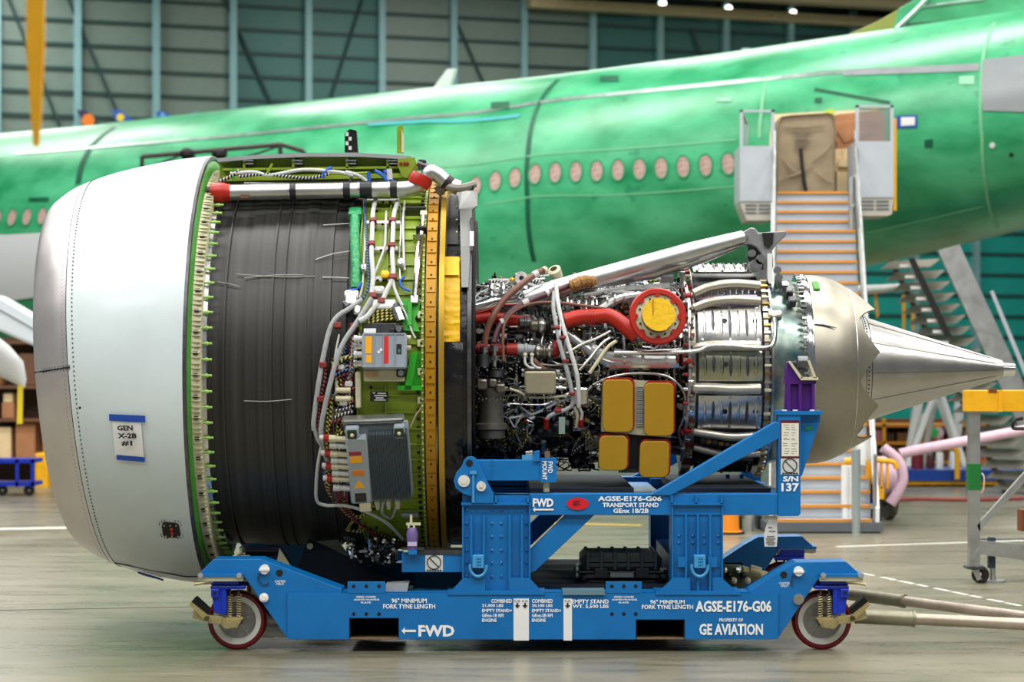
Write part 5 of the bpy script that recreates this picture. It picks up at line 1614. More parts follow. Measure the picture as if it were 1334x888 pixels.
for kk in range(290):
    X = random.uniform(-0.27, 1.34); th = random.uniform(-88, 70); r = random.uniform(0.66, 0.76)
    f_ = Matrix.Translation(pol(X, th, r)) @ Matrix.Rotation(R(th), 4, 'X') @ Matrix.Rotation(R(90), 4, 'X')
    f_ = f_ @ Matrix.Rotation(random.choice((0, 0, 1.57, 0.5, -0.6)), 4, 'Z')
    q = random.random(); s = random.uniform(0.012, 0.034)
    mm = MB()
    a_ = f_.to_3x3() @ Vector((1, 0, 0)); c_ = f_.translation
    if q < 0.45:
        mm.rod(c_ - a_ * s, c_ + a_ * s, s * 0.5, 8).rod(c_ - a_ * s * 0.4, c_ + a_ * s * 0.4, s * 0.72, 6).rod(c_ + a_ * s, c_ + a_ * s * 1.5, s * 0.3, 6)
    elif q < 0.75:
        mm.cbox((-s, -s * 0.6, -0.03), (s, s * 0.6, 0.03), 0.006, f_)
        mm.cbox((-s * 0.4, -s * 0.9, -0.02), (s * 0.4, s * 0.9, 0.015), 0.004, f_)
    else:
        n_ = f_.to_3x3() @ Vector((0, 0, 1))
        mm.rod(c_ - n_ * 0.03, c_ + n_ * 0.02, s * 0.7, 10).rod(c_ + n_ * 0.02, c_ + n_ * 0.045, s * 0.4, 6)
    mm.build('fitting', random.choice(PAL2) if th < 15 else random.choice(PAL2 + [DARK] * 8), eng)  # lower fittings blacker too, with shade in the colour
mb = MB()
for kk in range(900):
    X = random.uniform(-0.27, 1.34); th = random.uniform(-72, 74); p = pol(X, th, random.uniform(0.62, 0.70))
    o_ = (p - Vector((X, 0, H))).normalized()
    mb.tube([p, p + o_ * random.uniform(0.008, 0.03)], random.uniform(0.004, 0.010), 6)
mb.build('small_fasteners', CHROME, eng, kind='stuff')
# tracer loom along the fan frame edge
crun('edge_loom', [(613, 380), (611, 430), (609, 500), (612, 520), (614, 560), (616, 600)], 0.016, YB, 0.95)
crun('edge_loom', [(617, 385), (616, 430), (614, 490)], 0.009, BB, 0.9)
crun('edge_loom', [(617, 400), (618, 480)], 0.006, SLEEVE, 1.0)
crun('edge_tube', [(636, 376), (622, 384), (617, 400), (618, 474)], 0.007, SLEEVE, 1.0)
for k in range(5):
    crun('loom', [(616, 526 + k * 7), (628, 538 + k * 7), (645, 556 + k * 6), (660, 572 + k * 4)], 0.010, YB if k < 3 else WB, 0.86)
for k in range(6):
    crun('loom', [(664 + k * 5, 540), (662 + k * 5, 560 + k), (668 + k * 6, 580), (682 + k * 5, 600)], 0.008, (YB, STEEL, SLEEVE)[k % 3], 0.84)
# silver bleed duct and orange-red sleeves
crun('bleed_duct', [(610, 402), (630, 397), (650, 392), (675, 391)], [0.06] * 10 + [0.055] * 9, CHROME, 0.84, n=16)
crun('red_tube', [(612, 416), (640, 413), (665, 416), (690, 420)], 0.042, REDSLV, 0.80, n=14)
for x in (622, 640, 660):
    MB().rod(Cy(x, 455, 0.84), Cy(x + 14, 455, 0.84), 0.05, 12).build('red_sleeve', REDP, eng)
crun('red_tube', [(612, 455), (680, 456)], 0.038, REDP, 0.80, n=12)
rt = crun('red_tube', [(735, 418), (755, 413), (775, 412), (790, 411), (803, 416), (818, 428), (830, 438)], 0.06, REDSLV, 0.90, n=16)
for x in (768, 771, 774):
    MB().rod(Cy(x - 1, 413, 0.90), Cy(x + 1, 413, 0.90), 0.066, 16).build('sleeve_ring', REDSLV, rt)
MB().rod(Cy(732, 420, 0.9), Cy(739, 417, 0.9), 0.05, 14).build('sleeve_ring', DARK, rt)
# hoses
hA = crun('hose', [(631, 448), (634, 432), (642, 412), (655, 392), (672, 376), (690, 362), (700, 355), (709, 352)], 0.026, BROWNH, [0.95, 0.97, 1.0, 1.0, 1.0, 0.98, 0.96, 0.95], n=12)
MB().rod(Cy(694, 359, 0.97), Cy(700, 356, 0.97), 0.03, 12).build('hose_tag', SLEEVE, hA)
MB().rod(Cy(708, 353, 0.955), Cy(711, 351, 0.955), 0.03, 12).build('hose_end', CREAM, hA)
hB = crun('hose', [(643, 446), (648, 430), (655, 418), (668, 404), (690, 392), (715, 382), (747, 370)], 0.022, PURPH, 0.93, n=12)
for x, y in ((654, 419), (683, 395), (686, 393), (713, 382), (724, 377)):
    MB().rod(Cy(x - 2, y + 1, 0.93), Cy(x + 2, y - 1, 0.93), 0.028, 12).build('hose_tag', SLEEVE, hB)
MB().tube(spline([Cy(742, 373, 0.95), Cy(752, 369, 0.97), Cy(762, 366, 0.96), Cy(776, 367, 0.93)]), [0.02] + [0.045, 0.05, 0.04, 0.05] * 4 + [0.04, 0.03], 9).build('paper_wrap', mat('kraft_wrap', (150, 112, 62), 0.8, 0, 0.3, 20, 1.0, 20), hB)
crun('hose', [(656, 470), (655, 440), (658, 420), (672, 404), (695, 395), (725, 394), (760, 398), (790, 402)], 0.012, BROWNH, 0.94, n=10)
for x, y in ((631, 452), (644, 450)):
    cc_ = Cy(x, y, 0.95)
    MB().rod(cc_, cc_ - Vector((0, 0, 0.04)), 0.032, 10).rod(cc_, cc_ - Vector((0, 0, 0.16)), 0.018, 10).rod(cc_ - Vector((0, 0, 0.08)), cc_ - Vector((0, 0, 0.11)), 0.03, 6).build('hose_fitting', STEEL, eng)
# pump stack below the hoses
GUN = mat('gunmetal_pump', (108, 106, 98), 0.45, 0.6, 0.25, 8)
pc_ = Cy(640, 520, 0.86)
pump = MB().lathe([(-0.3, 0.02), (-0.3, 0.1), (-0.24, 0.11), (-0.23, 0.125), (-0.19, 0.125), (-0.18, 0.1), (0.02, 0.095), (0.05, 0.11), (0.09, 0.11), (0.1, 0.06), (0.16, 0.055), (0.16, 0.02)], pc_, (0, 0, 1), 18).build('fuel_pump', GUN, eng)
MB().lathe([(0, 0.02), (0, 0.05), (0.06, 0.055), (0.1, 0.05), (0.1, 0.02)], Cy(629, 478, 0.93), (0, 0, 1), 14).build('pump_cap', STEELD, pump)
MB().lathe([(0, 0.02), (0, 0.06), (0.05, 0.06), (0.05, 0.02)], Cy(646, 491, 0.92), (0, 0, 1), 14).build('pump_cap', STEELD, pump)
for x, y, s in ((628, 500, 0.04), (642, 498, 0.03), (652, 505, 0.035)):
    MB().cbox((-s, -s, -0.03), (s, s, 0.05), 0.01, frame(x, y, 0.95)).build('pump_port', (GUN, GUNM, STEELD)[int(x) % 3], pump)
for k in range(8):
    MB().ball(Cy(624 + k * 4.6, 519 + (k % 2) * 1.5, 0.99), 0.009, 6).build('pump_bolt', STEEL, pump)
# square beige box
fm = frame(704, 497, 0.86)
ib = MB().cbox((-0.122, -0.088, -0.02), (0.118, 0.09, 0.09), 0.012, fm).build('igniter_box', mat('box_beige', (160, 152, 128), 0.5, 0.3, 0.1, 10), eng)
MB().box((-0.125, 0.094, 0.0), (0.12, 0.105, 0.07), fm).build('box_rail', STEELD, ib)
for y in (0.03, -0.04):
    MB().rod(fm @ Vector((0.118, y, 0.04)), fm @ Vector((0.2, y - 0.005, 0.04)), 0.012, 8).rod(fm @ Vector((0.14, y, 0.04)), fm @ Vector((0.165, y, 0.04)), 0.022, 8).build('connector', STEEL, ib)
crun('tube', [(664, 506), (678, 511), (690, 517), (720, 517), (745, 514)], 0.010, CREAM, 0.9)
# starter-like units around (690,430) and (700,460)
for (x, y, l, r0, m) in ((702, 424, 0.07, 0.05, GUNM), (684, 420, 0.05, 0.04, STEELD), (714, 424, 0.02, 0.058, DARK), (706, 424, 0.015, 0.06, STEEL), (684, 455, 0.08, 0.042, GREYP), (708, 458, 0.07, 0.05, GUNM), (716, 457, 0.012, 0.062, STEEL), (701, 457, 0.012, 0.056, STEEL), (724, 455, 0.022, 0.066, REDP)):
    cc_ = Cy(x, y, 0.82)
    MB().lathe([(-l, 0.01), (-l, r0 * 0.8), (-l * 0.8, r0), (-l * 0.1, r0), (0, r0 * 1.15), (l * 0.2, r0 * 1.15), (l * 0.3, r0 * 0.9), (l, r0 * 0.85), (l, 0.01)], cc_, XV, 16).build('valve_body', m, eng)
for x, y in ((684, 462), (693, 462)):
    crun('tube', [(x, y), (x, y + 10), (x + 5, y + 16), (x + 12, y + 18)], 0.011, SLEEVE, 0.9)
    MB().ball(Cy(x, y, 0.9), 0.018, 8).build('tube_nut', CREAM, eng)
crun('tube', [(702, 474), (720, 476), (740, 475), (770, 476)], 0.011, GUNM, 0.86)
crun('tube', [(695, 468), (705, 478), (712, 482)], 0.018, BROWNH, 0.88)
# twin grey hoses falling across the middle
hC = crun('grey_hose', [(722, 380), (721, 400), (724, 420), (730, 450), (738, 480), (744, 505), (746, 525), (738, 533), (724, 538), (714, 544), (711, 556)], 0.017, GREYSLV, 0.95, n=10)
hD = crun('grey_hose', [(724, 370), (728, 400), (735, 430), (744, 460), (752, 490), (754, 520), (754, 530)], 0.017, SLEEVE, 0.96, n=10)
crun('grey_hose', [(754, 530), (758, 538), (757, 548)], 0.012, SLEEVE, 0.95); crun('grey_hose', [(748, 530), (752, 540), (751, 556)], 0.012, CREAM, 0.95)
for x, y in ((725, 427), (733, 440), (737, 470), (745, 512), (727, 534)):
    MB().cbox((-0.026, -0.012, -0.03), (0.026, 0.012, 0.03), 0.004, frame(x, y, 0.95)).build('hose_clamp', MAR, eng, 0)
MB().cbox((-0.06, -0.07, -0.03), (0.06, 0.07, 0.02), 0.012, frame(756, 516, 0.9)).build('hose_manifold', STEEL, eng)
for (x0, y0, x1, y1) in ((712, 545, 712, 558), (757, 546, 757, 556), (708, 575, 708, 590)):
    MB().rod(Cy(x0, y0, 0.95), Cy(x1, y1, 0.95), 0.022, 10).build('hose_nut', REDP if x0 != 708 else STEEL, eng)
crun('tube', [(650, 533), (662, 526), (690, 527), (712, 526), (730, 516), (742, 512)], 0.009, STEEL, 0.88)
crun('tube', [(660, 545), (690, 540), (708, 534), (726, 524), (744, 518)], 0.010, SLEEVE, 0.88)
crun('tube', [(738, 460), (760, 447), (778, 440), (795, 431)], 0.012, STEEL, 0.9)
crun('tube', [(768, 486), (779, 470), (792, 452), (803, 444)], 0.014, CREAM, 0.92)
crun('tube', [(755, 482), (770, 465), (784, 448), (795, 440)], 0.012, STEEL, 0.9)
# long silver pipes right of centre
for k, (pts, r) in enumerate((([(770, 455), (790, 463), (815, 468), (850, 470), (880, 470)], 0.045), ([(745, 440), (765, 455), (790, 472), (820, 474), (884, 474)], 0.035), ([(800, 456), (830, 459), (860, 457), (900, 455)], 0.014), ([(735, 432), (755, 445), (775, 452), (792, 462)], 0.022), ([(776, 408), (800, 392), (826, 386), (850, 386), (880, 385)], 0.035), ([(760, 384), (800, 378), (840, 374), (872, 372)], 0.026), ([(760, 377), (800, 380), (826, 382)], 0.016), ([(700, 372), (740, 368), (770, 372), (800, 368)], 0.02), ([(760, 515), (775, 500), (800, 490), (830, 486), (862, 488), (880, 497), (892, 515), (890, 545), (884, 562), (888, 580)], 0.010))):
    crun('silver_pipe', pts, r, (ALU, STEEL)[k % 2], 0.86, n=10)
for x in (812, 836, 866):
    MB().rod(Cy(x, 470 - 3, 0.87), Cy(x + 3, 470 - 3, 0.87), 0.052, 12).build('pipe_clamp', STEEL, eng)
for x in (790, 800, 812):
    MB().rod(Cy(x, 392 - (x - 790) * .2, 0.87), Cy(x + 2, 392 - (x - 790) * .2, 0.87), 0.046, 12).build('pipe_clamp', STEEL, eng)
for x in (882, 890):
    MB().rod(Cy(x - 1, 468, 0.86), Cy(x + 2, 468, 0.86), 0.048, 12).build('red_collar', REDP, eng)
# stems standing up along the top line
for x in (735, 744, 754, 763, 772, 640, 655, 668, 684):
    y = 384 if x > 700 else 372
    MB().rod(Cy(x, y + 14, 0.82), Cy(x, y, 0.84), 0.014, 8).rod(Cy(x, y + 6, 0.84), Cy(x, y + 3, 0.84), 0.024, 8).rod(Cy(x, y + 1, 0.84), Cy(x, y - 2, 0.85), 0.02, 8).build('nozzle_stem', STEEL, eng)
# clutter along the top left of the core
random.seed(5)
for k in range(26):
    x = 614 + random.random() * 60; y = 362 + random.random() * 24 + (x < 640) * 2
    crun('loom', [(x, y), (x + 14, y + random.uniform(-3, 6)), (x + 30, y + random.uniform(0, 12)), (x + 44, y + random.uniform(4, 20))], random.choice((0.008, 0.012, 0.016)), random.choice((STEEL, SLEEVE, GREYSLV, WB, STEELD, SLEEVE)), 0.80, k=4, n=6)
MB().lathe([(-0.05, 0.02), (-0.05, 0.055), (0.05, 0.055), (0.05, 0.02)], W(677, 364, -0.5), (0.3, -1, 0.2), 14).build('sensor', STEEL, eng)
MB().ball(W(667, 364, -0.55), 0.022, 8, (1, 1, 0.8)).build('yellow_cap', YTAPE, eng)
MB().ball(Cy(613, 363, 0.9), 0.016, 8).build('yellow_cap', YTAPE, eng)
MB().lathe([(-0.04, 0.02), (-0.04, 0.045), (0.04, 0.055), (0.05, 0.03)], W(724, 356, -0.45), (-0.3, -0.5, 0.6), 14).build('sensor', CREAM, eng)
# dark gearbox and its mounts at the bottom
for (x, y, sx, sy, m) in ((720, 575, 0.16, 0.14, mat('black_gearbox', (20, 22, 28), 0.35, 0.3)), (680, 585, 0.13, 0.1, DARK), (640, 590, 0.12, 0.1, DARK), (754, 590, 0.08, 0.12, DARK)):
    MB().cbox((-sx, -sy, -0.15), (sx, sy, 0.06), 0.03, frame(x, y, 0.82)).build('gearbox', m, eng)
bx(MB(), 728, 543, 736, 565, -0.92, 0.05).build('sight_glass', mat('sight_glass_green', (130, 150, 140), 0.3), eng, 0)
MB().tube([Cy(744, 612, 0.78), Cy(775, 612, 0.78)], 0.022, 10).build('red_drain', mat('dark_red', (110, 20, 16), 0.4), eng)
MB().lathe([(0, 0.02), (0, 0.09), (0.1, 0.05), (0.16, 0.03), (0.16, 0.01)], Cy(762, 575, 0.8), XV, 14).build('drain_cone', CREAM, eng)
random.seed(77)
for kk in range(85):
    x, y = random.uniform(618, 775), random.uniform(505, 608)
    r = random.uniform(0.82, 0.93)
    pts = [(x, y)]
    for i in range(random.choice((2, 3, 3))):
        x += random.choice((-1, 1)) * random.uniform(4, 16); y += random.choice((-1, 1, 1)) * random.uniform(4, 14)
        pts.append((min(780, max(617, x)), min(612, max(500, y))))
    crun('line', pts, random.choice((0.004, 0.005, 0.006, 0.008)), random.choice((STEEL, STEEL, CHROME, SLEEVE, STEELD, YB, YB, WB, GUNM)), r, n=6, k=4)
for kk in range(110):
    x, y = random.uniform(617, 780), random.uniform(480, 608)
    fm = frame(x, y, random.uniform(0.84, 0.92)) @ Matrix.Rotation(random.choice((0, 0.6, 1.57, -0.5)), 4, 'Z')
    sx = random.uniform(0.008, 0.024)
    mm = MB()
    if random.random() < 0.5:
        mm.rod(fm @ Vector((-sx * 1.4, 0, 0)), fm @ Vector((sx * 1.4, 0, 0)), sx * 0.55, 8).rod(fm @ Vector((-sx * .5, 0, 0)), fm @ Vector((sx * .5, 0, 0)), sx * 0.85, 6)
    else:
        mm.cbox((-sx, -sx * .7, -0.02), (sx, sx * .7, 0.02), 0.003, fm)
    mm.build('union', random.choice((STEEL, CHROME, STEELD, GUNM, SLEEVE, DARK, BRASS if kk % 5 == 0 else GUNM, REDP if kk % 9 == 0 else STEEL)), eng)
for (x, y, n_) in ((720, 575, 9), (680, 585, 7), (754, 590, 6), (640, 590, 6)):
    for k in range(n_):
        fm = frame(x - 16 + 32 * k / (n_ - 1), y - 14 + (k % 3) * 12, 0.885)
        MB().cbox((-0.02, -0.012, -0.02), (0.02, 0.012, 0.015), 0.004, fm).rod(fm @ Vector((0, 0, 0)), fm @ Vector((0, 0, 0.03)), 0.009, 6).build('gearbox_boss', (STEELD, DARK, STEEL)[k % 3], eng)
# red rimmed yellow end cap
ctr = W(856, 413, -0.98)
axd = Vector((0.06, -1, 0.16)).normalized()
cap = MB().lathe([(-0.12, 0.15), (-0.02, 0.175), (0.0, 0.215), (0.035, 0.222), (0.05, 0.21), (0.05, 0.178), (0.02, 0.172), (-0.12, 0.15)], ctr, axd, 40).build('port_cover_ring', REDSLV, eng)
MB().lathe([(0.0, 0.06), (0.02, 0.172), (0.028, 0.172), (0.028, 0.10)], ctr, axd, 40).build('port_flange', CREAM, cap)
uu = axd.orthogonal().normalized(); vv = axd.cross(uu)
for k in range(16):
    a = R(k * 22.5)
    p = ctr + axd * 0.028 + (uu * math.cos(a) + vv * math.sin(a)) * (0.145)
    if k % 2:
        MB().disc(p, axd, 0.008, 0.01, 8).build('flange_bolt', DARK, cap)
    else:
        p = ctr + axd * 0.03 + (uu * math.cos(a) + vv * math.sin(a)) * 0.172
        MB().disc(p, axd, 0.022, 0.016, 12).build('rim_tab', REDSLV, cap)
MB().lathe([(-0.05, 0.118), (0.075, 0.118), (0.075, 0.1)], ctr, axd, 36).build('port_neck', STEEL, cap)
MB().lathe([(0.03, 0.124), (0.045, 0.124)], ctr, axd, 36).build('neck_band', STEELD, cap)
ol = []
for k in range(36):
    a = R(k * 10)
    f = 0.128 if k not in (8, 9, 10, 17, 18, 27) else 0.122
    ol.append(ctr + axd * 0.1 + (uu * math.cos(a) + vv * math.sin(a)) * f)
yd = MB().prism(ol, axd * 0.02).build('yellow_seal', YTAPE, cap)
MB().tube([ctr + axd * 0.122 + Vector((-0.045, 0, 0.12)), ctr + axd * 0.122 + Vector((-0.045, 0, -0.12))], 0.004, 4).build('tape_seam', GOLD, yd)
# cooler with four yellow blanking covers
CB = mat('cooler_cream', (160, 155, 126), 0.5, 0, 0.1, 8)
YC = mat('dull_yellow_cover', (158, 120, 4), 0.45, 0, 0.06, 6)
hx = PX(MB(), [(786, 492), (878, 498), (874, 570), (784, 562)], -0.98, 0.3).build('oil_cooler', CB, eng, 0)
PX(MB(), [(784, 562), (874, 570), (872, 618), (790, 606)], -0.94, 0.3).build('oil_cooler_lower', DARK, hx, 0)
for (pts, Y) in (([(785, 494), (823, 494), (825, 563), (785, 561)], -1.0), ([(839, 498), (878, 498), (878, 568), (839, 566)], -1.0), ([(782, 567), (818, 569), (816, 613), (780, 612)], -0.99), ([(836, 574), (872, 577), (869, 622), (833, 621)], -0.99)):
    def rounded(dx, dy, g):
        x0 = min(p[0] for p in pts); x1 = max(p[0] for p in pts); y0 = min(p[1] for p in pts); y1 = max(p[1] for p in pts)
        sk = (pts[3][0] - pts[0][0]) / (y1 - y0)
        return [(x + dx + sk * 0.5 * (y - (y0 + y1) / 2), y + dy) for x, y in rrect(x0 - g, y0 - g, x1 + g, y1 + g, 8)]
    rim = PX(MB(), rounded(1.2, -2, 0.5), Y, 0.12).build('cover_rim', REDP, hx, 0)
    PX(MB(), rounded(0, 0, -0.3), Y - 0.03, 0.05).build('yellow_cover', YC, rim, 0, bevel=0.006)
for i in range(22):
    y = 503 + i * 2.4
    bx(MB(), 830, y, 838, y + 1, -0.995, 0.03).build('cooler_fin', GREYP, hx, 0)
crun('drain_pipe', [(806, 612), (815, 620), (830, 626), (845, 628), (862, 624)], 0.035, CREAM, 0.8, n=12)
# side struts / long support tube up to the rear mount
strut = MB().tube([W(684, 390, -0.62), W(720, 378, -0.6), W(800, 356, -0.55), W(900, 328, -0.5), W(950, 314, -0.45), W(968, 309, -0.42)], [0.07, 0.078, 0.08, 0.078, 0.062, 0.055], 20).build('thrust_link', ALU, eng)
MB().tube([W(770, 372, -0.5), W(850, 356, -0.46), W(920, 334, -0.42), W(962, 318, -0.4)], [0.03, 0.05, 0.045, 0.03], 14).build('lower_link_tube', ALU, eng)  # slimmer aluminium tube just below the thrust link
mt = PX(MB(), [(957, 310), (966, 303), (978, 296), (984, 297), (988, 303), (1024, 300), (1024, 307), (1012, 318), (1006, 326), (1008, 345), (1003, 362), (996, 362), (992, 330), (986, 322), (978, 318), (962, 319)], -0.45, 0.25).build('rear_mount', mat('mount_grey', (140, 142, 146), 0.45, 0.3, 0.1, 8), eng, 0, bevel=0.01)
PX(MB(), [(993, 303), (1008, 303), (1007, 318), (1002, 323), (996, 320)], -0.47, 0.06).build('mount_pocket', BLACK, mt, 0)
PX(MB(), rrect(963, 306, 975, 311, 2.4, 3), -0.47, 0.04).build('mount_slot', STEEL, mt, 0)
PX(MB(), [(1000, 330), (1006, 330), (1006, 366), (1003, 370), (1000, 366)], -0.5, 0.08).build('mount_link', WHITE, mt, 0)
PX(MB(), [(975, 318), (986, 322), (992, 336), (992, 350), (980, 350), (974, 335)], -0.35, 0.2).build('mount_web', STEELD, mt, 0)
for x, y, r in ((979, 330, 0.03), (990, 338, 0.04), (984, 346, 0.05), (1012, 352, 0.03), (992, 360, 0.05), (1014, 362, 0.03)):
    MB().disc(W(x, y, -0.42), (0, -1, 0), r, 0.05, 14).disc(W(x, y, -0.47), (0, -1, 0), r * 0.5, 0.03, 8).build('mount_bolt', STEEL, mt)
MB().cbox((-0.05, -0.05, -0.02), (0.05, 0.05, 0.05), 0.01, frame(869, 362, 0.84)).disc(W(869, 353, -0.42), (0, -1, 0), 0.05, 0.03, 16).build('lift_bracket', GREYP, eng)
MB().cbox((-0.02, -0.06, -0.02), (0.03, 0.06, 0.05), 0.01, frame(822, 372, 0.82)).disc(Cy(819, 366, 0.85), (0, -1, 0), 0.035, 0.03, 14).build('lift_bracket', GREYP, eng)

# ---- turbine case
TURB = mat('turbine_alloy', (176, 170, 158), 0.32, 0.95, 0.25, 6)
tc_ = rev([(1.36, 0.66), (1.38, 0.76), (1.44, 0.78), (1.95, 0.78), (1.98, 0.72)], 80).build('turbine_case', STEELD, eng)
# bolted frame with red clips at the front of the turbine
fr = rev([(1.36, 0.7), (1.36, 0.83), (1.42, 0.83), (1.42, 0.76)], 80).build('turbine_flange', TURB, eng)
for k in range(34):
    th = -86 + 172 * k / 33
    p = pol(1.36, th, 0.84)
    MB().box((-0.02, -0.02, -0.012), (0.05, 0.015, 0.012), Matrix.Translation(p) @ Matrix.Rotation(R(th), 4, 'X')).build('flange_nut', (STEEL, MAR, CREAM)[k % 3], fr, 0)
run('flange_tube', [(886, 352), (893, 372), (898, 400), (897, 440), (899, 480), (897, 520), (893, 560), (888, 600)], 0.015, ALU, 0.9)
for k in range(26):
    y = 356 + k * 9.4
    fm = frame(897 + (3 if k % 2 else -4) - (4 if y < 372 or y > 560 else 0), y, 0.9)
    MB().cbox((-0.02, -0.012, -0.03), (0.02, 0.012, random.uniform(0.01, 0.03)), 0.004, fm).rod(fm @ Vector((0, 0, 0)), fm @ Vector((0, 0, 0.04)), 0.008, 6).build('tube_clip', (STEEL, GUNM, MAR, CHROME)[k % 4], eng)
for y in (386, 470, 560):
    MB().cbox((-0.026, -0.02, -0.03), (0.03, 0.02, 0.03), 0.008, frame(896, y, 0.9)).build('red_bracket', REDP, eng)
HOT = mat('heat_tinted_alloy', (150, 120, 90), 0.25, 1, 0.6, 5, c2=(96, 90, 150))
SHINE = mat('polished_shield', (200, 200, 198), 0.27, 1, 0.14, 4, 0.12, 8)
PIPEA = mat('tan_manifold', (188, 182, 168), 0.34, 0.7, 0.12, 6)
def shield(th0, th1, x0, x1, rad, m, nslot, name='heat_shield'):
    n, k = 10, 6
    vs = [pol(x0 + (x1 - x0) * j / k, th0 + (th1 - th0) * i / n, rad + 0.01 * math.sin(math.pi * i / n)) for i in range(n + 1) for j in range(k + 1)]
    vs2 = [pol(x0 + (x1 - x0) * j / k, th0 + (th1 - th0) * i / n, rad - 0.02) for i in range(n + 1) for j in range(k + 1)]
    q = len(vs)
    fs = [(i * (k + 1) + j, i * (k + 1) + j + 1, (i + 1) * (k + 1) + j + 1, (i + 1) * (k + 1) + j) for i in range(n) for j in range(k)]
    for i in range(n):
        for j in (0, k):
            a = i * (k + 1) + j; b = a + k + 1
            fs.append((a, b, q + b, q + a))
    for j in range(k):
        for i in (0, n):
            a = i * (k + 1) + j
            fs.append((a, a + 1, q + a + 1, q + a))
    s_ = MB().add(vs + vs2, fs).build(name, m, eng, 30)
    for i in range(nslot):
        x = x0 + (x1 - x0) * (0.1 + 0.8 * i / max(1, nslot - 1))
        ta, tb2 = th0 + (th1 - th0) * 0.16, th0 + (th1 - th0) * (0.84 if i not in (1,) else 0.7)
        MB().tube([pol(x, ta + (tb2 - ta) * t, rad + 0.012) for t in (0, 0.25, 0.5, 0.75, 1)], [0.004, 0.012, 0.012, 0.012, 0.004], 6).build('stiffener', STEELD if i % 2 else m, s_)
    for fx in (0.06, 0.5, 0.94):
        for ft in (0.07, 0.93):
            p = pol(x0 + (x1 - x0) * fx, th0 + (th1 - th0) * ft, rad + 0.004)
            o_ = p - Vector((p.x, 0, H)); o_.normalize()
            MB().disc(p, o_, 0.011, 0.008, 8).build('shield_bolt', STEEL, s_)
    for fx in (0.42, 0.9):
        p = pol(x0 + (x1 - x0) * fx, th0 + (th1 - th0) * 0.45, rad + 0.010)
        o_ = p - Vector((p.x, 0, H)); o_.normalize()
        MB().disc(p, o_, 0.02, 0.006, 12).build('shield_port', BLACK, s_)
    return s_
def th_of(y, r):
    return math.degrees(math.asin(max(-1, min(1, (y - 481) / (168.0 * r)))))
RS = 0.85
for y0, y1, m in ((398, 446, SHINE), (457, 496, mat('green_tint_shield', (176, 178, 158), 0.26, 1, 0.25, 5, 0.1, 8)), (515, 558, SHINE)):
    shield(th_of(y0, RS), th_of(y1, RS), 1.44, 1.93, RS, m, 7)
shield(-82, -66, 1.44, 1.9, RS, SHINE, 10)
shield(-66 + 124, -66 + 140, 1.44, 1.9, RS, STEELD, 4)
for y, rr, sag in ((376, 0.04, -6), (395, 0.035, -5), (451, 0.04, -1), (505, 0.042, 2), (564, 0.032, 5), (586, 0.03, 7)):
    P = [Cy(904, y + sag * -0.8 + 2, 0.86), Cy(925, y + sag * 0.3, 0.89), Cy(955, y + sag, 0.9), Cy(990, y + sag * 0.6, 0.88)]
    MB().tube(spline(P, 5), rr, 14).build('cooling_manifold', PIPEA, eng)
# heat tinted gap with pins
a0_, a1_ = th_of(380, RS), th_of(393, RS)
rev([(1.44, 0.80), (1.92, 0.80)], 24, a0=a0_ - 2, a1=a1_ + 2).build('hot_band', HOT, eng)
for k in range(10):
    x = 912 + k * 8
    MB().rod(Cy(x, 386 - k * 0.4, 0.84), Cy(x, 380 - k * 0.4, 0.86), 0.012, 8).build('spacer_pin', CHROME, eng)
for k in range(7):
    x = 915 + k * 8
    MB().cbox((-0.02, -0.02, -0.01), (0.02, 0.02, 0.02), 0.004, frame(x, 574 + k * 1.5, 0.83)).build('bracket_tab', BRASS if k % 2 else STEELD, eng)
# rear turbine flange and frame
rev([(1.95, 0.74), (1.95, 0.85), (1.985, 0.85), (1.985, 0.74)], 80).build('rear_flange', TURB, eng)
rf_ = rev([(2.01, 0.74), (2.01, 0.815), (2.025, 0.815), (2.025, 0.74)], 80).build('rear_flange', STEEL, eng)
for k in range(40):
    th = -84 + 168 * k / 39
    p = pol(1.968, th, 0.855)
    MB().box((-0.022, -0.012, -0.009), (0.03, 0.01, 0.009), Matrix.Translation(p) @ Matrix.Rotation(R(th), 4, 'X')).build('flange_nut', (STEEL, CREAM, BRASS)[k % 3], rf_, 0)
TEAL = mat('blued_alloy', (84, 138, 150), 0.3, 0.9, 0.3, 5, c2=(176, 178, 158))
rev(fine([(2.0, 0.76), (2.1, 0.755), (2.2, 0.73), (2.3, 0.70)]), 80).build('exhaust_frame', TEAL, eng)
# vertical saddle lines and fork tube on the exhaust frame
run('drain_line', [(800, 459), (850, 459), (905, 457), (925, 450), (955, 450), (975, 452), (1000, 452), (1008, 446), (1010, 430), (1009, 414)], 0.017, STEEL, 0.93)
MB().cbox((-0.055, -0.03, -0.04), (0.055, 0.03, 0.03), 0.01, frame(1009, 410, 0.84)).build('line_bracket', STEEL, eng)
for x in (1003, 1015):
    MB().ball(Cy(x, 410, 0.87), 0.018, 8).build('bracket_bolt', CREAM, eng)
for x, y in ((992, 366), (1000, 374), (1014, 366), (1022, 372), (1028, 380), (1032, 392)):
    MB().cbox((-0.03, -0.03, -0.04), (0.03, 0.03, 0.03), 0.008, frame(x, y, 0.79)).build('frame_lug', STEEL if x % 4 else STEELD, eng)
random.seed(3)
for k in range(40):
    th = -82 + 164 * k / 39
    p = pol(2.285, th, 0.765)
    MB().box((-0.022, -0.006, -0.008), (0.02, 0.02, 0.008), Matrix.Translation(p) @ Matrix.Rotation(R(th), 4, 'X')).build('nozzle_nut', (STEEL, STEELD, CHROME)[k % 3], eng, 0)
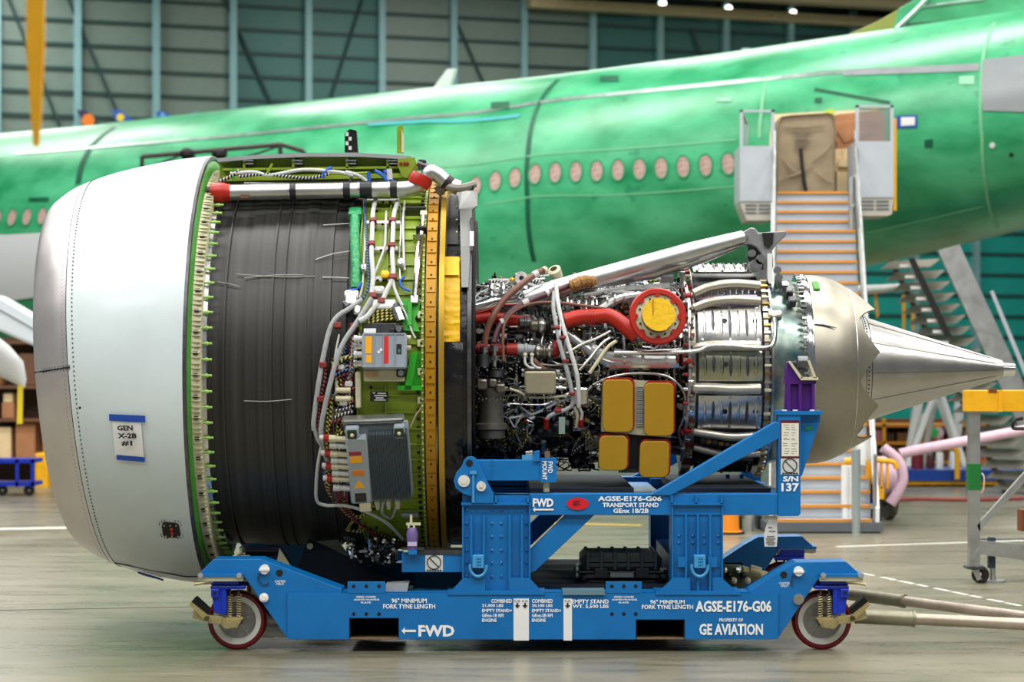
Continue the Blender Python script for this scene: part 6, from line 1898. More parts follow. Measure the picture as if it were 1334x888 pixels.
# ---- exhaust nozzle with chevrons and centre plug
NOZ = mat('nozzle_titanium', (158, 153, 140), 0.42, 0.9, 0.12, 3, 0.04, 90)
PLUG = mat('plug_titanium', (178, 176, 172), 0.3, 1, 0.10, 4, 0.05, 30)
rev([(2.29, 0.68), (2.29, 0.765), (2.33, 0.772), (2.35, 0.765), (2.35, 0.7)], 96).build('nozzle_flange', CHROME, eng)
NS = 240
prof = fine([(2.35, 0.762), (2.45, 0.757), (2.55, 0.735), (2.64, 0.695), (2.70, 0.66)])
vs, fs = [], []
tip = lambda th: 0.5 + 0.5 * math.cos(R((th + 14) * 8))
for sgn_, dr in ((0, 0), (1, -0.014)):
    for (x, r) in prof:
        for k in range(NS):
            vs.append(pol(x, 360 * k / NS, r + dr))
    for t in (0.33, 0.66, 1.0):
        for k in range(NS):
            th = 360 * k / NS
            q = tip(th)
            ext = 0.02 + 0.17 * (1 - abs(1 - 2 * (0.5 + 0.5 * math.asin(max(-1, min(1, 2 * q - 1))) / (math.pi / 2))) * 0 ) * (math.acos(1 - 2 * q) / math.pi) ** 1.2
            vs.append(pol(2.70 + ext * t, th, 0.66 + dr - 0.55 * ext * t))
m_ = len(prof) + 3
for half in (0, 1):
    o_ = half * m_ * NS
    for i in range(m_ - 1):
        for k in range(NS):
            j = (k + 1) % NS
            fs.append((o_ + i * NS + k, o_ + i * NS + j, o_ + (i + 1) * NS + j, o_ + (i + 1) * NS + k))
for k in range(NS):
    j = (k + 1) % NS
    e_ = (m_ - 1) * NS
    fs.append((e_ + k, e_ + j, m_ * NS + e_ + j, m_ * NS + e_ + k))
noz = MB().add(vs, fs).build('exhaust_nozzle', NOZ, eng, 30)
rev([(2.695, 0.655), (2.695, 0.664), (2.70, 0.664)], 96).build('chevron_weld', STEEL, noz)
fm = frame(1062, 372, 0.763)
MB().cbox((-0.02, -0.07, -0.02), (0.03, 0.06, 0.012), 0.006, fm).build('scoop', GREEN, noz)
MB().tube([Cy(1056, 422, 0.765), Cy(1072, 423, 0.765), Cy(1090, 427, 0.762)], [0.003, 0.010, 0.003], 6).build('scuff_ridge', STEELD, noz)
plug = rev(fine([(2.45, 0.53), (2.6, 0.49), (2.75, 0.452), (3.0, 0.375), (3.3, 0.28), (3.6, 0.185), (3.85, 0.108), (3.96, 0.075)]), 96).build('exhaust_plug', PLUG, eng)
rev([(3.95, 0.075), (3.955, 0.058), (4.06, 0.052), (4.065, 0.03), (4.065, 0.005)], 32).build('plug_vent', CHROME, plug)
for X, r in ((2.80, 0.4375), (2.845, 0.424)):
    rev([(X, r), (X + 0.002, r + 0.003), (X + 0.004, r)], 96).build('plug_seam', STEELD, plug)
studs('plug_rivets', DARK, 2.82, 0.432, 40, 0.006, 0.003, False, -90, 90, plug)
for th in (-60, -30, 4, 35):
    MB().tube([pol(2.85, th, 0.424), pol(3.3, th, 0.2815), pol(3.9, th, 0.094)], 0.0022, 4).build('plug_weld', STEELD, plug)

# ================================================================== transport stand
YF = -1.4
std = thing('transport_stand', 'blue steel engine transport stand on four red-rimmed casters', 'stand', (W(690, 848, YF).x, 0, 0))
RIM = mat('caster_rim_white', (214, 214, 208), 0.45)
TYRE = mat('caster_tyre_red', (108, 12, 20), 0.42)
HUBM = mat('caster_cast_hub', (150, 150, 148), 0.42, 0.8, 0.25, 12)
NAVYS = mat('stand_navy_shade', (6, 20, 38), 0.85)  # navy darkened, with the shade under the engine put into it
RUST = mat('rust_edge', (118, 96, 68), 0.7, 0, 0.3, 20)
def SP(pts, y0, y1, s):
    """polygon in photo pixels of the near frame, built at depth y0..y1 of side s (-1 near, +1 far)"""
    mb = MB()
    q = [W(x, y, YF) for x, y in pts]
    return mb.prism([(p.x, -s * y0, p.z) for p in q], (0, -s * (y1 - y0), 0))
def SB(x0, y0, x1, y1, d0, d1, s):
    return SP([(x0, y0), (x1, y0), (x1, y1), (x0, y1)], d0, d1, s)
def joinp(*mbs):
    m = MB()
    for q in mbs:
        m.add(q.v, q.f, q.uv)
    return m
def PT(x, y, d, s):
    p = W(x, y, YF)
    return Vector((p.x, -s * d, p.z))
HOLE = mat('hole_dark', (8, 10, 14), 0.6)
for s in (-1, 1):
    # base rail (hollow box with two fork pockets)
    segs = [SB(375, 772, 455, 832, YF - 0.022, YF, s), SB(455, 772, 520, 804, YF - 0.022, YF, s), SB(520, 772, 828, 832, YF - 0.022, YF, s), SB(828, 772, 892, 806, YF - 0.022, YF, s), SB(892, 772, 1013, 832, YF - 0.022, YF, s),
            SB(375, 771, 1013, 774, YF + 0.02, YF + 0.28, s), SB(375, 828, 455, 832, YF + 0.02, YF + 0.28, s), SB(520, 828, 828, 832, YF + 0.02, YF + 0.28, s), SB(892, 828, 1013, 832, YF + 0.02, YF + 0.28, s), SB(375, 774, 455, 832, YF + 0.26, YF + 0.28, s), SB(520, 774, 828, 832, YF + 0.26, YF + 0.28, s), SB(892, 774, 1013, 832, YF + 0.26, YF + 0.28, s)]
    rail = joinp(*segs).build('base_rail', BLUE, std, 0)
    for x0, x1, y0 in ((455, 520, 804), (828, 892, 806)):
        joinp(SB(x0, y0 - 1, x1, y0 + 1, YF - 0.02, YF + 0.9, s), SB(x0 - 0.5, y0, x0 + 1, 832, YF - 0.02, YF + 0.9, s), SB(x1 - 1, y0, x1 + 0.5, 832, YF - 0.02, YF + 0.9, s)).build('fork_pocket', NAVYS, std, 0)  # walls near black: the pocket's shade is put into the colour
        SB(x0 - 2, y0 - 3, x1 + 2, 833, YF + 0.9, YF + 0.92, s).build('pocket_shade_plate', DARK, std, 0)  # added dark plate that keeps light out of the pocket
        SB(x0, 830.5, x1, 832, YF - 0.02, YF + 0.9, s).build('fork_pocket_floor', RUST, std, 0)
    for x0, x1 in ((453, 502), (789, 836)):
        tabp = SB(x0, 757, x1, 773, YF - 0.022, YF - 0.002, s).build('adapter_plate', BLUE, std, 0, bevel=0.003)
        for yy in (763, 799):
            for k in range(3):
                MB().disc(PT(x0 + 8 + (x1 - x0 - 16) * k / 2, yy, YF - 0.02, s), (0, s, 0), 0.014, 0.004, 12).build('bolt_hole', HOLE, tabp)
    SB(733, 769.5, 788, 774, YF - 0.04, YF + 0.28, s).build('step_pad', mat('blue_grey_pad', (96, 130, 144), 0.5), std, 0)
    SP([(502, 762), (532, 760), (530, 772), (502, 772)], YF + 0.05, YF + 0.25, s).build('step_pad', GREYP, std, 0)
    # caster outriggers
    for sd, plate, web in ((0, [(259, 747), (278, 728), (340, 728), (445, 767), (445, 775), (375, 832), (373, 830), (319, 752), (259, 752)], [(278, 728), (340, 728), (445, 767), (445, 770), (340, 731), (278, 731)]),
                           (1, [(976, 775), (976, 770), (1015, 744), (1037, 732), (1102, 731), (1122, 749), (1122, 754), (1066, 754), (1013, 832), (1010, 832)], [(976, 770), (1015, 744), (1037, 732), (1102, 731), (1102, 734), (1037, 735), (1015, 747), (976, 773)])):
        arm = joinp(SP(plate, YF + 0.0, YF + 0.03, s), SP(plate, YF + 0.25, YF + 0.28, s), SP(web, YF + 0.03, YF + 0.25, s)).build('caster_arm', BLUE, std, 0, bevel=0.004)
        x0, x1 = ((259, 317), (1067, 1123))[sd]
        SB(x0 - 0.5, 746.5, x1 + 0.5, 750, YF - 0.06, YF + 0.3, s).build('pad_flange', BLUE, arm, 0)
        SB(x0, 750.2, x1, 756, YF - 0.05, YF + 0.29, s).build('swivel_plate', mat('swivel_cream', (186, 188, 172), 0.45, 0.3), arm, 0)
        for x in (x0 + 4, x1 - 4):
            MB().disc(PT(x, 748, YF - 0.06, s), (0, s, 0), 0.02, 0.02, 8).build('pad_bolt', GREYP, arm)
        pins = ((345, 741), (344, 778), (364, 746)) if sd == 0 else ((1040, 743.5), (1040, 780), (1021, 748.5))
        MB().disc(PT(*pins[0], YF - 0.0, s), (0, s, 0), 0.036, 0.03, 16).box(PT(pins[0][0] - 7, pins[0][1] - 1, YF - 0.03, s), PT(pins[0][0] + 7, pins[0][1] + 1.5, YF - 0.04, s)).build('quick_pin', WHITE, arm)
        MB().disc(PT(*pins[1], YF, s), (0, s, 0), 0.034 if sd == 0 else 0.04, 0.02, 20).disc(PT(*pins[1], YF - 0.02, s), (0, s, 0), 0.02, 0.015, 12).build('pivot_pin', WHITE if sd == 0 else STEEL, arm)
        MB().disc(PT(*pins[2], YF + 0.002, s), (0, s, 0), 0.026, 0.005, 18).build('pin_hole', HOLE, arm)
        if s < 0:
            tx = (358, 755.5) if sd == 0 else (1015, 758)
            letter_px('CASTER', tx[0], tx[1], tx[0] + 14, tx[1] + 3, YF - 0.004, LETTER, arm)
            letter_px('STRUT', tx[0] + 2, tx[1] + 3.6, tx[0] + 12, tx[1] + 6.4, YF - 0.004, LETTER, arm)
            px = pins[0]
            q = -1 if sd == 0 else 1
            q = -1
            MB().tube(spline([PT(px[0] - 4, px[1] + 2, YF - 0.01, s), PT(px[0] - 9, px[1] + 12, YF - 0.008, s), PT(px[0] - 2, px[1] + 20, YF - 0.008, s), PT(px[0] + 6, px[1] + 18, YF - 0.008, s)] if sd == 0 else [PT(px[0] - 5, px[1] + 2, YF - 0.01, s), PT(px[0] - 9, px[1] + 10, YF - 0.008, s), PT(px[0] - 8, px[1] + 20, YF - 0.008, s)], 5), 0.004, 5).build('lanyard', STEELD, arm)
        # caster
        cx = (306, 1074)[sd]
        yw = YF + 0.17                      # wheel centre plane
        c = PT(cx, 812, YF, s); c.y = -s * yw
        wr = 0.222
        c.z = wr
        mir = 1 if sd == 0 else -1          # springs sit toward the stand
        def q3(dx, dz, d):
            return Vector((c.x + dx * mir, -s * d, c.z + dz))
        dir_ = (0, s, 0)
        cyl0 = q3(-0.02, 0.02, yw)
        hs_ = joinp(*[MB().box(q3(a, b, d0), q3(a2, b2, d1)) for a, b, a2, b2, d0, d1 in
              ((-0.18, 0.275, 0.03, 0.335, YF + 0.0, YF + 0.30), (-0.18, 0.245, 0.075, 0.272, YF - 0.02, YF + 0.08), (-0.18, 0.245, 0.075, 0.272, YF + 0.25, YF + 0.31), (-0.175, 0.185, -0.115, 0.25, YF - 0.03, YF + 0.05), (-0.10, 0.06, -0.062, 0.25, YF - 0.015, YF + 0.05))])
        for d_ in (YF - 0.01, YF + 0.27):
            hs_.prism([q3(-0.155, 0.07, d_), q3(-0.075, 0.05, d_), q3(-0.065, 0.25, d_), q3(-0.175, 0.25, d_)], (0, -s * 0.045, 0))
        cas = hs_.build('caster', CBLUE, std, 0, bevel=0.006)
        wl_ = MB().lathe([(-0.05, 0.178), (-0.05, 0.205), (-0.035, wr), (0.035, wr), (0.05, 0.205), (0.05, 0.178), (-0.05, 0.178)], c, dir_, 40).build('tyre', TYRE, cas)
        MB().lathe([(-0.052, 0.145), (-0.054, 0.182), (0.054, 0.182), (0.052, 0.145), (0.02, 0.14), (-0.02, 0.14), (-0.052, 0.145)], c, dir_, 40).build('rim', RIM, cas)
        hb_ = MB().lathe([(-0.015, 0.02), (-0.015, 0.15), (0.015, 0.15), (0.015, 0.02)], c, dir_, 32)
        hb_.lathe([(-0.055, 0.001), (-0.055, 0.035), (-0.03, 0.045), (0.03, 0.045), (0.055, 0.035), (0.055, 0.001)], c, dir_, 16)
        for k in range(5):
            a = R(90 + 72 * k)
            d_ = Vector((math.cos(a), 0, math.sin(a)))
            hb_.rod(c + d_ * 0.03 + Vector((0, 0, 0)), c + d_ * 0.148, 0.02, 6)
        hb_.build('hub', HUBM, cas)
        MB().disc(q3(-0.147, 0.218, YF - 0.03), dir_, 0.014, 0.004, 12).build('bore', HOLE, cas)
        for dx in (-0.04, 0.028):
            pts = [q3(dx + 0.016 * math.cos(R(a)), 0.20 - 0.16 * a / (360 * 9), YF + 0.02 + 0.016 * math.sin(R(a))) for a in range(0, 360 * 9 + 1, 45)]
            MB().tube(pts, 0.0055, 5).build('spring', ZINC, cas)
            MB().rod(q3(dx, 0.02, YF + 0.02), q3(dx, 0.23, YF + 0.02), 0.010, 8).build('spring_rod', STEELD, cas)
        MB().box(q3(-0.065, 0.022, YF - 0.015), q3(0.062, 0.036, YF + 0.06)).build('spring_seat', ZINC, cas, 0)
        lk = MB().prism([q3(-0.215, 0.03, YF - 0.03), q3(-0.2, 0.055, YF - 0.03), q3(-0.1, 0.045, YF - 0.03), q3(-0.06, 0.025, YF - 0.03), q3(0.055, 0.025, YF - 0.03), q3(0.02, -0.04, YF - 0.03), q3(-0.07, -0.045, YF - 0.03), q3(-0.11, -0.01, YF - 0.03), q3(-0.2, -0.005, YF - 0.03)], (0, -s * 0.03, 0)).build('swing_link', ZINC, cas, 0)
        for dx, dz in ((-0.005, -0.01), (-0.115, 0.015), (-0.2, 0.028)):
            MB().disc(q3(dx, dz, YF - 0.03), dir_, 0.024, 0.02, 14).build('link_pin', ZINC, cas)
        bp_ = MB().prism([q3(-0.335, 0.135, YF - 0.05), q3(-0.32, 0.155, YF - 0.05), q3(-0.18, 0.045, YF - 0.05), q3(-0.185, 0.01, YF - 0.05), q3(-0.21, 0.01, YF - 0.05)], (0, -s * 0.02, 0)).build('brake_pedal', ZINC, cas, 0)
        MB().prism([q3(-0.325, 0.15, YF - 0.03), q3(-0.29, 0.19, YF - 0.03), q3(-0.19, 0.10, YF - 0.03), q3(-0.2, 0.06, YF - 0.03)], (0, -s * 0.1, 0)).build('pedal_pad', DARK, bp_, 0)
        MB().prism([q3(-0.30, 0.105, YF - 0.02), q3(-0.21, 0.035, YF - 0.02), q3(-0.2, 0.0, YF - 0.02), q3(-0.315, 0.03, YF - 0.02)], (0, -s * 0.07, 0)).build('pedal_arm', ZINC, bp_, 0)
        MB().rod(q3(-0.16, 0.31, YF - 0.03), q3(-0.30, 0.285, YF - 0.04), 0.012, 8).rod(q3(-0.16, 0.30, YF + 0.02), q3(-0.24, 0.30, YF - 0.03), 0.018, 8).build('swivel_lock', ZINC, cas)
    # posts
    for pi, (x0, x1, fl) in enumerate(((602, 691, (585, 708)), (875, 942, (856, 962)))):
        pst = joinp(SB(x0, 655, x1, 772, YF + 0.03, YF + 0.05, s), SB(x0, 655, x0 + 2, 772, YF + 0.0, YF + 0.3, s), SB(x1 - 2, 655, x1, 772, YF + 0.0, YF + 0.3, s), SB(x0, 655, x1, 772, YF + 0.28, YF + 0.3, s), SB(x0, 645, x1, 655, YF + 0.05, YF + 0.3, s)).build('post', BLUE, std, 0)
        SB(x0 - 1, 654.5, x1 + 1, 657.5, YF - 0.01, YF + 0.3, s).build('post_collar', BLUE, pst, 0)
        if pi == 0:
            ribs = ((614, 670), (630.5, 670), (664, 670), (680, 670))
        else:
            ribs = ((893.5, 670), (909, 670), (925, 670))
        for x, y in ribs:
            SB(x - 1.4, y, x + 1.4, 772, YF - 0.015, YF + 0.03, s).build('post_rib', BLUE, pst, 0)
        gus = [[(fl[0], 772), (x0 + 2, 752), (x0 + (30 if pi == 0 else 24), 752), (x0 + (30 if pi == 0 else 24), 772)], [(fl[1], 772), (x1 - 2, 752), (x1 - (28 if pi == 0 else 14), 752), (x1 - (28 if pi == 0 else 14), 772)]]
        for g_ in gus:
            SP(g_, YF - 0.02, YF + 0.005, s).build('foot_gusset', BLUE, pst, 0)
        SB(fl[0] - 2, 769, fl[1] + 2, 774, YF - 0.03, YF + 0.3, s).build('foot_plate', BLUE, pst, 0)
        if s < 0:
            mb = MB()
            cols = (608, 641, 653, 686) if pi == 0 else (885, 903, 918, 936)
            rows = (664, 682, 699, 717, 733, 751) if pi == 0 else (665, 698, 707, 738)
            for x in cols:
                for y in rows:
                    mb.ball(PT(x, y, YF + 0.03, s), 0.013, 8)
            mb.build('rivet_heads', BLUE, pst, kind='stuff')
            rx, ry = ((623, 733), (911, 733))[pi]
            rb_ = SB(rx - 7.5, ry - 11, rx + 7.5, ry + 6, YF - 0.06, YF + 0.03, s).build('lashing_lug', mat('lug_pale_blue', (64, 150, 206), 0.42, 0, 0.1, 8), pst, 0, bevel=0.006)
            ring = [PT(rx - 10.5 * math.cos(R(a)), ry + 4 + 13 * math.sin(R(a)), YF - 0.04, s) for a in range(-14, 195, 12)]
            MB().tube(ring, 0.012, 8).build('tie_ring', mat('lug_pale_blue', (64, 150, 206), 0.42, 0, 0.1, 8), rb_)
            for k in range(3):
                SB(rx - 2, ry - 7 + k * 4, rx + 4, ry - 5.5 + k * 4, YF - 0.063, YF - 0.058, s).build('lug_mark', BLUE, rb_, 0)
    if s < 0:
        for x in (889, 928):
            SB(x - 6, 725, x + 6, 738, YF - 0.012, YF + 0.01, s).build('post_strap', BLUE, std, 0)
    # upper beam, column, braces
    bm_ = joinp(SB(690, 643, 1016, 671, YF + 0.02, YF + 0.16, s)).build('upper_beam', BLUE, std, 0, bevel=0.004)
    SB(604, 645, 692, 656, YF + 0.04, YF + 0.2, s).build('beam_root', BLUE, std, 0)
    for x in (646, 688, 875, 907, 940):
        SP([(x - 1.5, 645), (x + 1.5, 645), (x + 1.5, 656), (x - 1.5, 656)], YF - 0.01, YF + 0.05, s).build('web', BLUE, std, 0)
    colm = SP([(1014, 538), (1043, 538), (1043, 669), (1040, 672), (1014, 672)], YF + 0.0, YF + 0.16, s).build('rear_column', BLUE, std, 0, bevel=0.004)
    SB(1011, 535, 1071, 540, YF - 0.01, YF + 0.2, s).build('column_cap', BLUE, colm, 0)
    SP([(1043, 540), (1070, 540), (1070, 547), (1046, 620), (1043, 622)], YF + 0.06, YF + 0.1, s).build('column_gusset', BLUE, colm, 0)
    joinp(SP([(846, 645), (874, 645), (1015, 571), (1015, 551), (1010, 549)], YF + 0.0, YF + 0.1, s)).build('diagonal_brace', BLUE, std, 0, bevel=0.005)
    SP([(690, 718), (690, 747), (697, 745), (775, 671), (738, 671)], YF + 0.06, YF + 0.18, s).build('lower_brace', BLUE, std, 0, bevel=0.004)
    # front cradle bracket and arm
    brk = SP([(591, 626), (594, 616), (602, 606), (604, 600), (608, 595), (614, 594), (619, 596), (622, 600), (632, 622), (643, 642), (643, 655), (614, 655), (614, 646), (604, 643), (594, 636)], YF - 0.02, YF + 0.02, s).build('mount_bracket', BLUE, std, 0, bevel=0.004)
    MB().disc(PT(611.5, 603, YF - 0.016, s), (0, s, 0), 0.026, 0.008, 18).build('bracket_hole', HOLE, brk)
    MB().disc(PT(604.5, 626, YF - 0.01, s), (0, s, 0), 0.044, 0.025, 22).disc(PT(604.5, 626, YF - 0.03, s), (0, s, 0), 0.024, 0.01, 18).build('bracket_bush', RIM, brk)
    MB().disc(PT(627, 633, YF - 0.01, s), (0, s, 0), 0.036, 0.03, 20).box(PT(624.5, 626.5, YF - 0.035, s), PT(629, 634, YF - 0.05, s)).build('bracket_pin', RIM, brk)
    SB(615.5, 612, 618, 654, YF - 0.035, YF - 0.01, s).box(PT(612, 613, YF - 0.04, s), PT(621, 617, YF - 0.02, s)).build('bracket_rib', mat('lug_pale_blue', (64, 150, 206), 0.42, 0, 0.1, 8), brk, 0)
    armf = SB(618, 599, 724, 626, YF + 0.02, YF + 0.14, s).build('mount_arm', BLUE, std, 0, bevel=0.004)
    SB(640, 599, 641.5, 626, YF + 0.014, YF + 0.03, s).build('arm_weld', BLUE, armf, 0)
    SB(704, 597, 725, 628, YF + 0.008, YF + 0.15, s).build('arm_cap', BLUE, armf, 0)
    SB(680, 593, 696, 599, YF + 0.02, YF + 0.1, s).build('arm_clamp', mat('lug_pale_blue', (64, 150, 206), 0.42, 0, 0.1, 8), armf, 0)
    SP([(695, 588), (703, 587), (703, 600), (696, 601)], YF + 0.0, YF + 0.1, s).build('arm_clamp', BLUE, armf, 0)
    MB().rod(PT(685, 591, YF + 0.04, s), PT(694, 590, YF + 0.04, s), 0.02, 10).build('clamp_bolt', STEEL, armf)
    MB().rod(PT(712, 629, YF + 0.08, s), PT(712, 641, YF + 0.08, s), 0.024, 12).build('arm_stud', CREAM, armf)
    MB().rod(PT(713, 588, YF + 0.08, s), PT(713, 598, YF + 0.08, s), 0.022, 12).build('arm_stud', mat('stud_brown', (120, 96, 76), 0.5), armf)
    # low front shelf
    lf = SB(523, 721, 603, 746, YF + 0.05, YF + 0.15, s).build('front_shelf', BLUE, std, 0, bevel=0.004)
    SB(540, 717, 604, 722, YF + 0.04, YF + 0.3, s).build('shelf_plate', STEELD, lf, 0)
    # purple rear mount
    PUR = mat('purple_mount', (74, 20, 120), 0.42, 0, 0.1, 8)
    pm = SP([(1024, 535), (1026, 500), (1062, 500), (1063, 535)], YF + 0.06, YF + 0.16, s).build('purple_mount', PUR, std, 0, bevel=0.006)
    SP([(1024, 500), (1027, 472), (1031, 470), (1048, 494), (1064, 494), (1064, 500)], YF + 0.03, YF + 0.18, s).build('mount_horn', PUR, pm, 0)
    for x in (1028, 1043, 1060):
        SB(x - 2, 500, x + 2, 535, YF + 0.02, YF + 0.06, s).build('mount_rib', PUR, pm, 0)
    SB(1043, 491, 1066, 495, YF + 0.0, YF + 0.2, s).build('mount_saddle', CREAM, pm, 0)
    SP([(1027, 471), (1030, 470), (1046, 492), (1042, 493)], YF + 0.0, YF + 0.04, s).build('mount_edge', CREAM, pm, 0)
    SP([(1052, 470), (1055, 469), (1064, 492), (1060, 492)], YF + 0.0, YF + 0.04, s).build('mount_edge', CREAM, pm, 0)
    MB().rod(PT(1040, 472, YF + 0.06, s), PT(1053, 472, YF + 0.06, s), 0.05, 14).rod(PT(1047, 466, YF + 0.06, s), PT(1047, 482, YF + 0.06, s), 0.03, 12).rod(PT(1047, 474, YF + 0.0, s), PT(1047, 474, YF + 0.75, s), 0.025, 12).build('mount_joint', STEELD, pm)
    for x in (1022, 1036, 1058):
        SB(x - 3, 533.5, x + 3, 535.5, YF - 0.005, YF + 0.02, s).build('mount_bolt', WHITE, pm, 0)

# cross members between the two sides
def cross(name, x0, y0, x1, y1, m=BLUE, w=1.0):
    a, b = W(x0, y1, YF), W(x1, y0, YF)
    return MB().box((a.x, -1.15 * w, a.z), (b.x, 1.15 * w, b.z)).build(name, m, std, 0)
cross('cross_beam', 610, 735, 684, 770); cross('cross_beam', 882, 735, 936, 770)
cross('cross_beam', 1018, 648, 1038, 668); cross('cross_beam', 826, 650, 870, 668)
NAVYS = mat('stand_navy_shade', (6, 20, 38), 0.85)
a, b = W(690, 770, YF), W(880, 766, YF)
MB().box((a.x, -1.15, a.z), (b.x, 1.15, b.z)).build('equipment_deck', NAVYS, std, 0)
# inner sloping braces under the fan case and the upper tray
PLT = mat('drab_plate', (120, 124, 100), 0.5, 0.2)
for sy in (-0.55, 0.55):
    MB().prism([W(400, 706, sy), W(402, 702, sy), W(475, 736, sy), W(520, 762, sy), W(380, 762, sy)], (0, 0.05, 0)).build('inner_brace', NAVYS, std, 0)
    MB().prism([W(408, 705, sy + 0.06), W(440, 703, sy + 0.06), W(456, 726, sy + 0.06)], (0, 0.03, 0)).build('brace_plate', PLT, std, 0)
    MB().disc(W(404, 711, sy - 0.0), (0, -1, 0), 0.025, 0.02, 12).build('brace_bolt', CREAM, std)
for sy in (-0.75,):
    MB().prism([W(320, 712, sy), W(362, 712, sy), W(372, 722, sy), W(380, 740, sy), W(318, 740, sy)], (0, 0.08, 0)).build('cradle_plate', NAVYS, std, 0)
    MB().prism([W(364, 714, sy - 0.02), W(380, 739, sy - 0.02), W(360, 734, sy - 0.02)], (0, 0.03, 0)).build('cradle_gusset', CREAM, std, 0)
    MB().box(W(308, 727, sy - 0.05), W(328, 721, sy + 0.1)).box(W(312, 721, sy - 0.05), W(318, 712, sy + 0.1)).build('cradle_pad', CREAM, std, 0)
    MB().box(W(318, 718, sy - 0.04), W(362, 715, sy + 0.1)).build('cradle_bar', STEELD, std, 0)
# dark drip trays under the core
for x0, x1 in ((690, 824), (884, 1000)):
    a, b = W(x0, 644, -0.9), W(x1, 634, -0.9)
    MB().box((a.x, -1.1, a.z), (b.x, 1.1, b.z)).build('drip_tray', NAVYS, std, 0)
# far tray seen above the near beam
MB().prism([W(686, 629, 0.9), W(806, 629, 0.9), W(826, 640, 0.9), W(826, 646, 0.9), W(686, 646, 0.9)], (0, 0.05, 0)).build('far_tray', BLUE, std, 0)
MB().prism([W(892, 630, 0.9), W(962, 630, 0.9), W(990, 643, 0.9), W(880, 643, 0.9)], (0, 0.05, 0)).build('far_tray', BLUE, std, 0)
for x in (946, 964):
    MB().box(W(x, 631, 0.4), W(x + 3, 617, 0.5)).build('tray_post', BLUE, std, 0)

# ---- lettering and stickers on the near side
YL = YF - 0.026
def T(s, x0, y0, x1, y1, Y=YL, m=LETTER, b=0.026):
    return letter_px(s, x0, y0, x1, y1, Y, m, std, b)
YA = YL
T('96" MINIMUM', 510, 779, 556, 785); T('FORK TYNE LENGTH', 499, 786.5, 567, 792.5)
for x0 in (461, 797):
    T('SERIES LOADER', x0 + 3, 776, x0 + 29, 778.4, YA, b=0.022); T('ADAPTER MOUNTING', x0, 779.6, x0 + 33, 782, YA, b=0.022); T('PLATE', x0 + 9, 783.4, x0 + 22, 785.8, YA, b=0.022)
T('COMBINED', 640, 780, 667, 785); T('21,000 LBS', 628, 786.5, 656, 791); T('EMPTY STAND+', 628, 792.8, 667, 797.2); T('GEnx-1B RFI', 628, 799, 656, 803.6); T('ENGINE', 628, 805.3, 647, 809.8)
T('COMBINED', 693, 780, 720, 785); T('20,100 LBS', 693, 786.5, 720, 791); T('EMPTY STAND+', 693, 792.8, 731, 797.2); T('GEnx-2B RFI', 693, 799, 720, 803.6); T('ENGINE', 693, 805.3, 711, 809.8)
T('EMPTY STAND', 745, 780.5, 793, 786); T('WT. 5,500 LBS', 746, 787, 793, 792.5)
T('96" MINIMUM', 847, 781, 892, 786.5); T('FORK TYNE LENGTH', 836, 787.5, 903, 793)
T('AGSE-E176-G06', 906, 782, 1005, 797, b=0.034)
T('PROPERTY OF', 937, 805, 968, 809.5); T('GE AVIATION', 911, 812, 994, 827, b=0.034)
T('FWD', 545, 814, 592, 829, b=0.04)
def arrow(x0, x1, y, h, Y, m=LETTER):
    return MB().prism([W(p, q, Y) for p, q in ((x0, y), (x0 + h, y - h), (x0 + h * 0.8, y - h * 0.3), (x1, y - h * 0.3), (x1, y + h * 0.3), (x0 + h * 0.8, y + h * 0.3), (x0 + h, y + h))], (0, 0.003, 0)).build('arrow', m, std, 0)
arrow(523, 542, 821.5, 4.8, YL)
for x0, x1, ars in ((669, 689, (674, 684)), (734, 745, (739.5,))):
    st_ = SB(x0, 779, x1, 833.5, YF - 0.026, YF - 0.02, -1).build('gravity_stripe', WHITE, std, 0)
    for x in ars:
        letter_px('C.G.', x - 4, 781, x + 4, 784, YF - 0.03, INK, std)
        MB().prism([W(p, q, YF - 0.03) for p, q in ((x - 1, 785), (x + 1, 785), (x + 1, 788), (x + 3.4, 788), (x, 792), (x - 3.4, 788), (x - 1, 788))], (0, 0.002, 0)).build('arrow', INK, std, 0)
YBm = YF + 0.012
T('FWD', 694, 649, 721, 660, YBm, b=0.04); arrow(694, 721, 663.5, 3.4, YBm)
ov = MB().prism([W(752.5 + 14.5 * math.cos(R(a)), 656 + 8 * math.sin(R(a)), YBm) for a in range(0, 360, 15)], (0, 0.004, 0)).build('red_oval_badge', mat('badge_red', (206, 20, 40), 0.45), std, 0)
mb = MB()
for (p, q) in (((747, 658), (748, 652)), ((748, 652), (749, 658)), ((750, 652), (752, 658)), ((752, 652), (750, 658)), ((753, 655), (756, 657)), ((753, 652), (755, 652))):
    mb.tube([W(*p, YBm - 0.002), W(*q, YBm - 0.002)], 0.004, 4)
mb.build('badge_scribble', mat('ink_maroon', (90, 8, 20), 0.6), ov, kind='stuff')
T('AGSE-E176-G06', 779, 646, 862, 652.5, YBm, b=0.034); T('TRANSPORT STAND', 785, 654.5, 858, 660.3, YBm); T('GEnx 1B/2B', 799, 662, 845, 668, YBm)
for s, xa in (('FWD', 720), ('MOUNT', 712.5)):
    p = W(xa, 601 if s == 'FWD' else 600.5, YF + 0.0)
    q = W(xa, 616 if s == 'FWD' else 625, YF)
    m_ = Matrix(((0, -1, 0, p.x - 6.0 / 172.6), (0, 0, -1, YF + 0.002), (-1, 0, 0, p.z), (0, 0, 0, 1)))
    m_ = Matrix(((0, 1, 0, p.x - 6.0 / 172.6), (0, 0, -1, YF + 0.002), (-1, 0, 0, p.z), (0, 0, 0, 1)))
    lettering(s, m_, p.z - q.z, 6.0 / 172.6, LETTER, std, 0.02)
